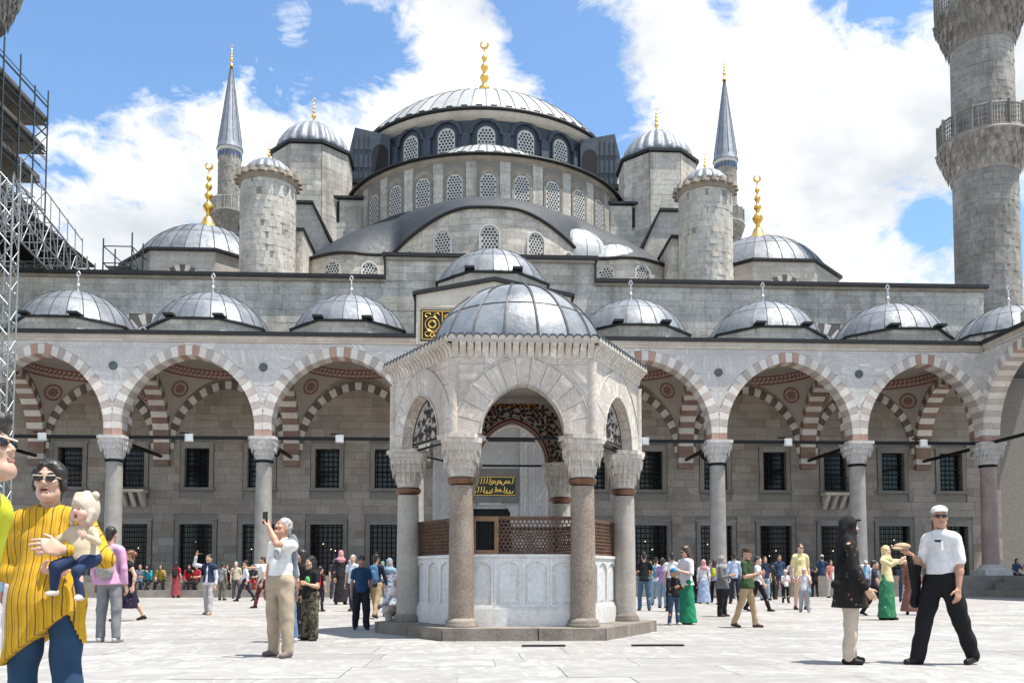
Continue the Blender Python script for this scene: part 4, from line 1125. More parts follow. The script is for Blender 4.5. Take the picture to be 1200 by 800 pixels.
        for row, (rr, cnt, rad) in enumerate(((.56, 13, .085), (.90, 17, .080), (1.22, 17, .07))):
            for i in range(cnt):
                ff = -1+2*(i+.5)/cnt; c = A2.pt(ff, rr); s_ = 1 if i % 2 else -1; t0 = rnd(0, 6)
                if abs(c[0]) > .90 or c[1] > 4.66: continue
                curl(c, rad*1.1, t0, t0+s_*5.6, .030, rd if row else bl, 12, .45); curl(c, rad*.36, 0, 6.28, rad*.34, bl if i % 2 else rd, 8)
                for q in range(4): t = t0+1.5*q; curl((c[0]+rad*1.15*math.cos(t), c[1]+rad*1.15*math.sin(t)), .034, 0, 6.28, .030, bl, 6)
        for s_ in (-1, 1):
            for zz in (3.34, 3.5, 3.66, 3.82): curl((s_*.80, zz), .06, 0, 5.5, .014, rd, 10, .4); curl((s_*.80, zz), .022, 0, 6.28, .02, bl, 6)
        if k in (1, 5):                                 # painted lunette in the two side arches
            lu = MB(); A3 = Arch(.663, .818, 3.278, .43); uu = [-.662+1.324*i/30 for i in range(31)]
            for u0, u1 in zip(uu[:-1], uu[1:]): ext_poly(lu, mp, [(u0, 3.30), (u1, 3.30), (u1, max(3.301, A3.ext(u1, -.431))), (u0, max(3.301, A3.ext(u0, -.431)))], .16, .19)
            lun = lu.build('lunette', PAINT, f); D_ = .152; b1 = MB(); b2 = MB()
            for i in range(30): stone6(b1, mp, [A3.pt(-1+2*i/30, -.13), A3.pt(-1+2*(i+1)/30, -.13), A3.pt(-1+2*(i+1)/30, -.07), A3.pt(-1+2*i/30, -.07)], D_, D_+.006)
            stone6(b1, mp, [(-.62, 3.305), (.62, 3.305), (.62, 3.345), (-.62, 3.345)], D_-.002, D_+.006)
            for (cx_, cz_, rr_) in ((0, 3.50, .14), (-.30, 3.46, .10), (.30, 3.46, .10), (0, 3.80, .10), (-.19, 3.66, .07), (.19, 3.66, .07), (-.50, 3.44, .07), (.50, 3.44, .07), (0, 3.97, .05), (-.36, 3.66, .06), (.36, 3.66, .06), (-.14, 3.85, .05), (.14, 3.85, .05)):
                curl_d[0] = .142; curl((cx_, cz_), rr_, rnd(0, 3), rnd(5.5, 8), rr_*.30, b1, 16, .35); curl((cx_, cz_), rr_*.42, 0, 6.28, rr_*.40, b1, 10)
                for q in range(5): t_ = q*1.26+rnd(0, .5); curl((cx_+rr_*1.12*math.cos(t_), cz_+rr_*1.12*math.sin(t_)), rr_*.22, 0, 6.28, rr_*.2, b1, 6)
            b1.build('painted_scroll', ORN_DARK, lun, kind='stuff'); D_ = .2515; curl_d[0] = .2515
        bl.build('painted_scroll', ORN_DARK, wall, kind='stuff'); rd.build('painted_border', ORN_RED, wall, kind='stuff')
        g = MB(); ext_poly(g, mp, [(-.55, 4.42), (.55, 4.42), (.55, 4.62), (-.55, 4.62)], .252, .256); g.build('gilt_band', OCHRE, wall)
        # bracketed eave and its crest of scallops: one stone each
        n = 19; hb = 2.30/2
        for j in range(n):
            u = -hb+2*hb*(j+.5)/n; w = hb/n*.80; pr = [(.05, 4.50), (-.015, 4.515), (-.035, 4.60), (-.075, 4.665), (-.13, 4.70), (-.13, 4.73), (.05, 4.73)]
            b = MB(); P0 = [mp(u-w, d, z) for d, z in pr]; P1 = [mp(u+w, d, z) for d, z in pr]; m = len(pr)
            b.add(P0+P1, [tuple(range(m)), tuple(range(2*m-1, m-1, -1))]+[(i, m+i, m+(i+1) % m, (i+1) % m) for i in range(m)])
            b.build('bracket', MARBLE_OLD, wall)
        bk = MB(); stone6(bk, mp, [(-hw, 4.51), (hw, 4.51), (hw, 4.735), (-hw, 4.735)], -.012, .3)
        stone6(bk, mp, [(-1.21, 4.7305), (1.21, 4.7305), (1.21, 4.76), (-1.21, 4.76)], -.14, .3); bk.build('cornice', MARBLE_OLD, wall)
        n = 18; hs = 1.205
        for j in range(n):
            u = -hs+2*hs*(j+.5)/n; w = hs/n*.93; P = [(u-w, 4.761)]+[(u-w*math.cos(math.pi*i/8), 4.80+w*.75*math.sin(math.pi*i/8)) for i in range(9)]+[(u+w, 4.761)]
            b = MB(); ext_poly(b, mp, P[::-1], -.15, -.10); b.build('scallop', MARBLE_OLD, wall)
            
        cap = MB()
        for j in range(n):
            u = -hs+2*hs*(j+.5)/n; w = hs/n
            for i in range(8):
                a0, a1 = math.pi*i/8, math.pi*(i+1)/8
                q = [(u-w*math.cos(a), 4.80+r*.75*math.sin(a)) for a, r in ((a0, w), (a1, w), (a1, w+.018), (a0, w+.018))]
                q = [(u-w*math.cos(a0), 4.80+w*.75*math.sin(a0)), (u-w*math.cos(a1), 4.80+w*.75*math.sin(a1)), (u-w*math.cos(a1), 4.818+w*.75*math.sin(a1)), (u-w*math.cos(a0), 4.818+w*.75*math.sin(a0))]
                stone6(cap, mp, q, -.165, -.02)
        cap.build('crest_lead', LEAD_DARK, wall)
    r = MB(); n = 6
    V = [(*p, 4.80) for p in hexv(2.26)]+[(*p, 5.0) for p in hexv(1.8)]
    r.add(V, [(i, (i+1) % 6, 6+(i+1) % 6, 6+i) for i in range(6)]+[tuple(range(6, 12))]); r.build('roof_skirt', LEAD, f)
    do = seam_dome(f, 'dome', FX, FY, 4.84, 1.65, 1.45, 18, LEAD_SHINY, seam_r=.022)
    c = MB(); c.lathe(FX, FY, [(1.62, 4.62), (1.5, 4.66), (1.1, 5.0), (.5, 5.3), (.001, 5.36)], 36); c.build('painted_ceiling', PAINT, f)
    # basin: panelled marble sides with lattice above
    apb = 1.83*c30; hb = 1.83/2
    for k in range(6):
        t = R(60*k); mp = tangent(FX, FY, apb, t); b = MB()
        stone6(b, mp, [(-hb, .19), (hb, .19), (hb, 1.345), (-hb, 1.345)], .03, .14)
        side_ = b.build('basin_side', MARBLE_WHITE, f)
        b = MB(); stone6(b, mp, [(-hb, .192), (hb, .192), (hb, .47), (-hb, .47)], -.035, .03); stone6(b, mp, [(-hb, .472), (hb, .472), (hb, .50), (-hb, .50)], -.02, .03); b.build('plinth', MARBLE_WHITE, side_)
        m = 4; pw = 2*hb/m
        for j in range(m):
            u0 = -hb+pw*j; uc = u0+pw/2; wi = pw/2-.045; b = MB()
            zs, apx = 1.12, 1.24
            for s in (-1, 1):
                x0, x1 = sorted((uc+s*wi, uc+s*pw/2-s*.002)); stone6(b, mp, [(x0, .502), (x1, .502), (x1, zs), (x0, zs)], 0, .03)
            stone6(b, mp, [(uc-wi, .502), (uc+wi, .502), (uc+wi, .54), (uc-wi, .54)], 0, .03)
            us = [uc-pw/2+.002+(pw-.004)*i/12 for i in range(13)]
            lowp = lambda u: zs if abs(u-uc) >= wi else zs+(apx-zs)*math.sqrt(max(0, 1-((abs(u-uc))/wi)**1.6))
            for a0, a1 in zip(us[:-1], us[1:]): ext_poly(b, mp, [(a0, lowp(a0)), (a1, lowp(a1)), (a1, 1.31), (a0, 1.31)], 0, .03)
            P = [(uc-wi+.05, .58), (uc+wi-.05, .58), (uc+wi-.05, 1.06), (uc, 1.17), (uc-wi+.05, 1.06)]
            ext_poly(b, mp, P, .018, .031); b.build('panel', MARBLE_WHITE, side_)
        b = MB(); stone6(b, mp, [(-hb-.01, 1.312), (hb+.01, 1.312), (hb+.01, 1.362), (-hb-.01, 1.362)], -.02, .16); b.build('coping', MARBLE_WHITE, side_)
        # lattice screen
        door = k == 0; g0 = -.40 if door else -hb+.03
        fr = MB()
        for (a0, a1, z0, z1) in ((-hb, hb, 1.363, 1.40), (-hb, hb, 1.94, 1.985), (-hb, -hb+.05, 1.40, 1.94), (hb-.05, hb, 1.40, 1.94)): stone6(fr, mp, [(a0, z0), (a1, z0), (a1, z1), (a0, z1)], .04, .09)
        scr = fr.build('screen', RUSTY, f)
        la = MB(); a = .040; z = 1.40; row = 0; dx = a*math.sqrt(3)
        while z < 1.96:
            j = 0; u = g0+(dx/2 if row % 2 else 0)
            while u < hb-.05:
                for q in range(3):
                    t0 = R(90+120*q); p0 = (u, z); p1 = (u+a*math.cos(t0), z+a*math.sin(t0))
                    if not (1.385 < p1[1] < 1.95 and g0 < p1[0] < hb-.04): continue
                    dxn, dzn = -(p1[1]-p0[1])/a*.010, (p1[0]-p0[0])/a*.010
                    stone6(la, mp, [(p0[0]-dxn, p0[1]-dzn), (p1[0]-dxn, p1[1]-dzn), (p1[0]+dxn, p1[1]+dzn), (p0[0]+dxn, p0[1]+dzn)], .05+.001*q, .075+.001*q)
                u += dx
            row += 1; z += a*1.5
        la.build('lattice', RUSTY, scr, kind='stuff')
        if door:
            d = MB()
            for (a0, a1, z0, z1) in ((-.82, -.75, 1.37, 1.98), (-.45, -.38, 1.37, 1.98), (-.75, -.45, 1.90, 1.98), (-.75, -.45, 1.37, 1.43)): stone6(d, mp, [(a0, z0), (a1, z0), (a1, z1), (a0, z1)], .0, .06)
            dd = d.build('hatch', WOODF, f); q = MB()
            for j in range(7): u = -.75+.3*(j+.5)/7; q.tube(mp(u, .03, 1.43), mp(u, .03, 1.9), .010, None, 6)
            for z in (1.55, 1.75): q.tube(mp(-.75, .03, z), mp(-.45, .03, z), .010, None, 6)
            q.build('bars', IRON, dd); q = MB(); stone6(q, mp, [(-.75, 1.43), (-.45, 1.43), (-.45, 1.9), (-.75, 1.9)], .061, .07); q.build('hatch_panel', DARK, dd)
    b = MB(); prism(b, hexv(1.72), 1.2, 1.30); b.build('basin_cover', LEAD_DARK, f)
LEAD_SHINY = lead('worn_dome_lead', (.12, .14, .165), (.30, .32, .345), metal=.3, rough=.46)
fountain()
def drains():
    for i, (x, y, w, lab) in enumerate(((-.1, 12.25, .62, 'thin dark drain grating in the paving right before the fountain platform'), (1.55, 12.25, .75, 'thin dark drain grating in the paving right of the fountain platform'))):
        t = thing('drain_grating', lab, 'drain', (x, y, .004), 0, 'drain gratings in the paving')
        b = MB(); b.box(x-w/2, x+w/2, y-.06, y-.035, .004, .022); b.box(x-w/2, x+w/2, y+.035, y+.06, .004, .022); b.box(x-w/2, x-w/2+.03, y-.0345, y+.0345, .004, .022); b.box(x+w/2-.03, x+w/2, y-.0345, y+.0345, .004, .022)
        b.build('frame', IRON, t); n = 14
        b = MB()
        for k in range(n): u = x-w/2+.03+(w-.06)*(k+.5)/n; b.box(u-.008, u+.008, y-.034, y+.034, .004, .018)
        b.build('bars', STEELP2, t)
STEELP2 = plain('worn_grating_steel', (.16, .15, .14), .5, .6)
drains()
def floodlights():
    spots = [(-22.5, 'in the leftmost arch'), (-15.3, 'in the second arch from the left'), (-7.8, 'in the arch just left of the fountain'),
             (7.8, 'in the arch just right of the fountain'), (15.3, 'in the second arch from the right corner'), (22.5, 'in the arch next to the right corner')]
    for x, lab in spots:
        t = thing('floodlight', 'white floodlight on the black tie rod '+lab, 'floodlight', (x, YF+.45, 8.06), 0, 'floodlights on the tie rods')
        b = MB(); b.box(x-.17, x+.17, YF+.28, YF+.50, 7.78, 8.12); b.box(x-.2, x+.2, YF+.24, YF+.279, 7.75, 8.15); b.build('housing', LATT, t)
        b = MB(); b.box(x-.14, x+.14, YF+.225, YF+.239, 7.80, 8.10); b.build('lens', plain('lamp_glass', (.55, .57, .58), .1), t)
        b = MB(); b.box(x-.5, x-.05, YF+.36, YF+.5, 8.18, 8.24); b.build('bracket', IRON, t)
    for s in (-1, 1):
        x, y, z = s*11.3, 45.3, 7.6
        t = thing('spotlight', 'black spotlight clamped to the cross rod by the %s column next to the fountain' % ('left' if s < 0 else 'right'), 'spotlight', (x, y, z), 0, 'black spotlights on the cross rods')
        b = MB(); b.tube((x, y, z), (x, y-.5, z-.22), .13, .17, 12); b.build('housing', IRON, t)
        b = MB(); b.tube((x, y-.1, z), (x+s*.25, y-.1, z+.32), .03, None, 6); b.build('bracket', IRON, t)
floodlights()
# ------------------------------------------------------------------ people: signed-distance bodies turned into one continuous skin each
def vec(*a): return np.array(a, dtype=np.float32)
def unit(v): v = np.asarray(v, dtype=np.float32); return v/np.linalg.norm(v)
class Sdf:
    def __init__(s): s.p = []; s.post = []
    def cap(s, a, b, ra, rb=None, flat=None, k=.02, op='u'): s.p.append(('c', vec(*a), vec(*b), ra, ra if rb is None else rb, flat, k, op)); return s
    def ell(s, c, r, k=.02, op='u', rot=None): s.p.append(('e', vec(*c), vec(*r), rot, None, None, k, op)); return s
    def cut(s, n, p): n = unit(n); s.post.append((n, float(np.dot(n, vec(*p))))); return s      # removes the side n points to
    def bounds(s, pad):
        lo = vec(9, 9, 9); hi = -lo
        for q in s.p:
            if q[7] == 's': continue
            if q[0] == 'c':
                r = max(q[3], q[4]); lo = np.minimum(lo, np.minimum(q[1], q[2])-r); hi = np.maximum(hi, np.maximum(q[1], q[2])+r)
            else: r = q[2].max() if q[3] is not None else q[2]; lo = np.minimum(lo, q[1]-r); hi = np.maximum(hi, q[1]+r)
        return lo-pad, hi+pad
    def mesh(s, h, noise=None, fn=None):
        lo, hi = s.bounds(3*h); n = np.ceil((hi-lo)/h).astype(int)+1
        ax = [lo[i]+h*np.arange(n[i], dtype=np.float32) for i in range(3)]
        F = np.full(n, 1.0, dtype=np.float32)
        for q in s.p:
            kind, A, B, ra, rb, flat, k, op = q; pad = k+3*h
            if kind == 'c': r = max(ra, rb); l_, h_ = np.minimum(A, B)-r-pad, np.maximum(A, B)+r+pad
            else: r = B.max() if ra is not None else B; l_, h_ = A-r-pad, A+r+pad
            i0 = np.clip(np.floor((l_-lo)/h).astype(int), 0, n-1); i1 = np.clip(np.ceil((h_-lo)/h).astype(int)+1, 1, n)
            if np.any(i1 <= i0): continue
            sl = tuple(slice(a, b) for a, b in zip(i0, i1))
            x, y, z = ax[0][sl[0]][:, None, None], ax[1][sl[1]][None, :, None], ax[2][sl[2]][None, None, :]
            if kind == 'c':
                dx, dy, dz = x-A[0], y-A[1], z-A[2]; ba = B-A
                if flat is not None:
                    nn, f = unit(flat[0]), 1/flat[1]-1
                    dn = (dx*nn[0]+dy*nn[1]+dz*nn[2])*f; dx = dx+dn*nn[0]; dy = dy+dn*nn[1]; dz = dz+dn*nn[2]
                    ba = ba+nn*np.dot(ba, nn)*f
                L2 = float(np.dot(ba, ba))+1e-9
                t = np.clip((dx*ba[0]+dy*ba[1]+dz*ba[2])/L2, 0, 1)
                d = np.sqrt((dx-t*ba[0])**2+(dy-t*ba[1])**2+(dz-t*ba[2])**2)-(ra+(rb-ra)*t)
            else:
                dx, dy, dz = x-A[0], y-A[1], z-A[2]
                if ra is not None:
                    M_ = ra; dx, dy, dz = (M_[0][0]*dx+M_[1][0]*dy+M_[2][0]*dz, M_[0][1]*dx+M_[1][1]*dy+M_[2][1]*dz, M_[0][2]*dx+M_[1][2]*dy+M_[2][2]*dz)
                q1 = np.maximum(np.sqrt((dx/B[0])**2+(dy/B[1])**2+(dz/B[2])**2), 1e-3); d = (q1-1)*float(B.min()) if B.max() > 2.5*B.min() else q1*(q1-1)/(np.sqrt((dx/B[0]**2)**2+(dy/B[1]**2)**2+(dz/B[2]**2)**2)+1e-6)
            G = F[sl]
            if op == 'u':
                hh = np.clip(.5+.5*(G-d)/k, 0, 1); F[sl] = G+(d-G)*hh-k*hh*(1-hh)
            else:
                hh = np.clip(.5-.5*(G+d)/k, 0, 1); F[sl] = G+(-d-G)*hh+k*hh*(1-hh)
        X, Y, Z = ax[0][:, None, None], ax[1][None, :, None], ax[2][None, None, :]
        if noise:
            a, fr = noise
            F = F+a*(np.sin(fr*(X+.7*Z)+1.3*np.sin(fr*.6*Y+2*Z*fr*.2))+np.sin(fr*1.3*(Y-.5*Z)+1.7*np.sin(fr*.5*X+1))+.7*np.sin(fr*(.35*X+.35*Y+1.1*Z)+2*np.sin(fr*.4*(X-Y))))
        for nv, c in s.post: F = np.maximum(F, nv[0]*X+nv[1]*Y+nv[2]*Z-c)
        if fn is not None: F = np.maximum(F, fn(X, Y, Z))
        return surfnet(F, lo, h)
def surfnet(F, o, h):
    s = F < 0; nx, ny, nz = F.shape
    c = np.zeros((nx-1, ny-1, nz-1), dtype=np.int8)
    for a in (0, 1):
        for b in (0, 1):
            for d in (0, 1): c += s[a:nx-1+a, b:ny-1+b, d:nz-1+d]
    I, J, K = np.nonzero((c > 0) & (c < 8))
    idx = np.full(c.shape, -1, dtype=np.int64); idx[I, J, K] = np.arange(len(I))
    P = np.zeros((len(I), 3), dtype=np.float32); cnt = np.zeros(len(I), dtype=np.float32)
    for ax in range(3):
        o1, o2 = [i for i in range(3) if i != ax]
        for a in (0, 1):
            for b in (0, 1):
                e = [0, 0, 0]; e[o1] = a; e[o2] = b; g = list(e); g[ax] = 1
                f0 = F[I+e[0], J+e[1], K+e[2]]; f1 = F[I+g[0], J+g[1], K+g[2]]
                m = (f0 < 0) != (f1 < 0); t = np.where(m, f0/np.where(m, f0-f1, 1), 0)
                for i in range(3): P[:, i] += np.where(m, (t if i == ax else e[i]), 0)
                cnt += m
    P = (P/np.maximum(cnt, 1)[:, None]+np.stack([I, J, K], 1))*h+o
    Q = []
    for ax in range(3):
        o1, o2 = [i for i in range(3) if i != ax]
        s0 = np.take(s, range(F.shape[ax]-1), ax); s1 = np.take(s, range(1, F.shape[ax]), ax)
        E = list(np.nonzero(s0 != s1)); val = s0[tuple(E)]
        ok = (E[o1] > 0) & (E[o2] > 0) & (E[o1] < F.shape[o1]-1) & (E[o2] < F.shape[o2]-1)
        E = [e[ok] for e in E]; val = val[ok]
        def cell(d1, d2):
            q = [e.copy() for e in E]; q[o1] = q[o1]-d1; q[o2] = q[o2]-d2; return idx[tuple(q)]
        q = np.stack([cell(1, 1), cell(0, 1), cell(0, 0), cell(1, 0)], 1)
        flip = val if ax != 1 else ~val
        q = np.where(flip[:, None], q, q[:, ::-1]); Q.append(q)
    return P, np.concatenate(Q)
def npmesh(name, V, Q, mat, parent, mats=None, mi=None):
    me = bpy.data.meshes.new(name)
    me.vertices.add(len(V)); me.vertices.foreach_set('co', np.ascontiguousarray(V, dtype=np.float32).ravel())
    me.loops.add(len(Q)*4); me.loops.foreach_set('vertex_index', np.ascontiguousarray(Q, dtype=np.int32).ravel())
    me.polygons.add(len(Q)); me.polygons.foreach_set('loop_start', np.arange(0, len(Q)*4, 4, dtype=np.int32))
    me.polygons.foreach_set('use_smooth', np.ones(len(Q), dtype=bool))
    for m in (mats or [mat]): me.materials.append(m)
    if mi is not None: me.polygons.foreach_set('material_index', mi.astype(np.int32))
    me.update(calc_edges=True); me.validate()
    return link(name, me, parent, local=True)
# -------- cloth, skin and hair
_mc = {}
def cached(key, fn):
    if key not in _mc: _mc[key] = fn()
    return _mc[key]
def cloth(c, pat=None, c2=(.02, .02, .02), sc=1.0, c3=None, rough=.85):
    def mk():
        m, nt, N, L, b = newmat('cloth_'+(pat or 'plain'))
        tc = N.new('ShaderNodeTexCoord'); ob = tc.outputs['Object']
        n = _noise(N, L, ob, 9, 5, .65)
        col = _ramp(N, L, n, [(.3, tuple(x*.82 for x in c)), (.7, tuple(min(.9, x*1.12) for x in c))])
        if pat == 'stripe':
            dst = _noise(N, L, ob, 2.6, 2); dst2 = _noise(N, L, ob, 11, 3)
            sx = N.new('ShaderNodeSeparateXYZ'); L.new(ob, sx.inputs[0])
            u = _math(N, L, 'ADD', _math(N, L, 'MULTIPLY', sx.outputs[0], 26*sc), _math(N, L, 'ADD', _math(N, L, 'MULTIPLY', dst, 2.2), _math(N, L, 'MULTIPLY', dst2, .25)))
            f = _math(N, L, 'FRACT', u); f2 = _math(N, L, 'FRACT', _math(N, L, 'MULTIPLY', u, .5))
            ln = _ramp(N, L, f, [(.34, 0), (.40, .9), (.46, .9), (.54, 0)]); ln2 = _ramp(N, L, f, [(.72, 0), (.78, .35), (.86, .35), (.92, 0)])
            col = _mix(N, L, col, c2, ln); col = _mix(N, L, col, c3 or c2, ln2)
        elif pat == 'floral':
            v = N.new('ShaderNodeTexVoronoi'); v.inputs['Scale'].default_value = 14*sc; L.new(ob, v.inputs['Vector'])
            w = _noise(N, L, ob, 30*sc, 3); fl = _ramp(N, L, _math(N, L, 'ADD', v.outputs['Distance'], _math(N, L, 'MULTIPLY', w, .5)), [(.42, 1), (.50, 0)])
            hue = _ramp(N, L, v.outputs['Color'], [(.3, c2), (.55, c3 or c2), (.8, tuple(x*.5 for x in c2))])
            col = _mix(N, L, col, hue, fl)
        elif pat == 'camo':
            v = _noise(N, L, ob, 12*sc, 2); col = _mix(N, L, col, c2, _ramp(N, L, v, [(.48, 0), (.5, 1)])); v = _noise(N, L, _map(N, L, ob, (1, 1, 1), (1, 2, 3)), 14*sc, 2); col = _mix(N, L, col, c3 or c2, _ramp(N, L, v, [(.55, 0), (.57, 1)]))
        elif pat == 'check':
            ch = N.new('ShaderNodeTexChecker'); ch.inputs['Scale'].default_value = 60*sc; L.new(ob, ch.inputs['Vector']); col = _mix(N, L, col, c2, _math(N, L, 'MULTIPLY', ch.outputs['Fac'], .7))
        L.new(col, b.inputs['Base Color']); b.inputs['Roughness'].default_value = rough; b.inputs['Specular IOR Level'].default_value = .2
        wv = _noise(N, L, ob, 190, 2); _bump(N, L, b, _math(N, L, 'ADD', n, _math(N, L, 'MULTIPLY', wv, .3)), .25, .01)
        return m
    return cached(('cloth', c, pat, c2, sc, c3, rough), mk)
def skin(c=(.50, .29, .20)):
    def mk():
        m, nt, N, L, b = newmat('skin'); tc = N.new('ShaderNodeTexCoord'); n = _noise(N, L, tc.outputs['Object'], 14, 4)
        L.new(_ramp(N, L, n, [(.3, (c[0]*.92, c[1]*.86, c[2]*.84)), (.7, (c[0]*1.05, c[1]*1.05, c[2]*1.05))]), b.inputs['Base Color'])
        b.inputs['Roughness'].default_value = .5; b.inputs['Subsurface Weight'].default_value = .12; b.inputs['Subsurface Radius'].default_value = (.02, .008, .005); b.inputs['Subsurface Scale'].default_value = .5
        return m
    return cached(('skin', c), mk)
def hairm(c):
    def mk():
        m, nt, N, L, b = newmat('hair'); tc = N.new('ShaderNodeTexCoord'); n = _noise(N, L, _map(N, L, tc.outputs['Object'], (60, 60, 9)), 1, 4)
        L.new(_ramp(N, L, n, [(.3, tuple(x*.6 for x in c)), (.7, tuple(x*1.5 for x in c))]), b.inputs['Base Color']); b.inputs['Roughness'].default_value = .42; _bump(N, L, b, n, .6, .01); return m
    return cached(('hair', c), mk)
LIP = lambda: cached('lip', lambda: plain('lips', (.33, .155, .13), .5)); EYEW = lambda: cached('eyew', lambda: plain('eye_white', (.7, .69, .67), .2, 0, .03)); EYEB = lambda: cached('eyeb', lambda: plain('eye_dark', (.02, .012, .008), .1)); LENS = lambda: cached('lens', lambda: plain('dark_lens', (.006, .006, .007), .08, 0, .1, 4, 0, .6)); BLK = lambda: cached('blk', lambda: plain('black_leather', (.012, .011, .011), .45))
MOUTH = lambda: cached('mouthd', lambda: plain('mouth_dark', (.05, .012, .012), .5))
# -------- head, hair and hand shapes in their own frames, meshed once
def head_sdf(kind):
    s = Sdf(); open_ = kind == 'open'
    if kind == 'infant':
        s.ell((0, .012, .035), (.086, .098, .088)); s.ell((0, -.026, -.028), (.074, .070, .068), .03); s.ell((-.044, -.056, -.038), (.034, .034, .032), .02); s.ell((.044, -.056, -.038), (.034, .034, .032), .02); s.ell((0, -.072, -.082), (.022, .02, .018), .02)
        for q in (-1, 1): s.ell((q*.034, -.108, .004), (.017, .016, .008), .01, 's'); s.ell((q*.084, .008, -.012), (.010, .017, .026), .008)
        s.cap((0, -.092, .006), (0, -.104, -.018), .008, .0125, k=.012); s.ell((0, -.104, -.056), (.023, .022, .015), .006, 's'); s.cap((0, .022, -.05), (0, .03, -.13), .05, .055, k=.03)
        return s
    s.ell((0, .012, .035), (.076, .096, .090)); s.ell((0, -.022, -.035), (.064, .072, .084), .03); s.cap((-.018, -.07, -.098), (.018, -.07, -.098), .020, k=.03)
    s.cap((-.045, -.02, -.075), (0, -.066, -.1), .022, .02, k=.03); s.cap((.045, -.02, -.075), (0, -.066, -.1), .022, .02, k=.03)
    s.cap((-.036, -.083, .030), (.036, -.083, .030), .010, k=.018); s.ell((-.042, -.070, -.022), (.024, .02, .02), .02); s.ell((.042, -.070, -.022), (.024, .02, .02), .02)
    for q in (-1, 1): s.ell((q*.033, -.102, .008), (.019, .018, .013), .012, 's')
    s.cap((0, -.088, .016), (0, -.107, -.024), .0075, .0105, k=.012); s.ell((-.012, -.096, -.028), (.009, .009, .007), .006); s.ell((.012, -.096, -.028), (.009, .009, .007), .006)
    for q in (-1, 1): s.ell((q*.079, .008, -.008), (.010, .019, .031), .008); s.ell((q*.084, -.001, -.006), (.006, .009, .017), .005, 's')
    if open_: s.ell((0, -.098, -.064), (.021, .02, .011), .006, 's')
    else: s.cap((-.022, -.098, -.0605), (.022, -.098, -.0605), .0035, k=.006, op='s')
    s.cap((0, .022, -.05), (0, .035, -.17), .052, .056, k=.03)
    return s
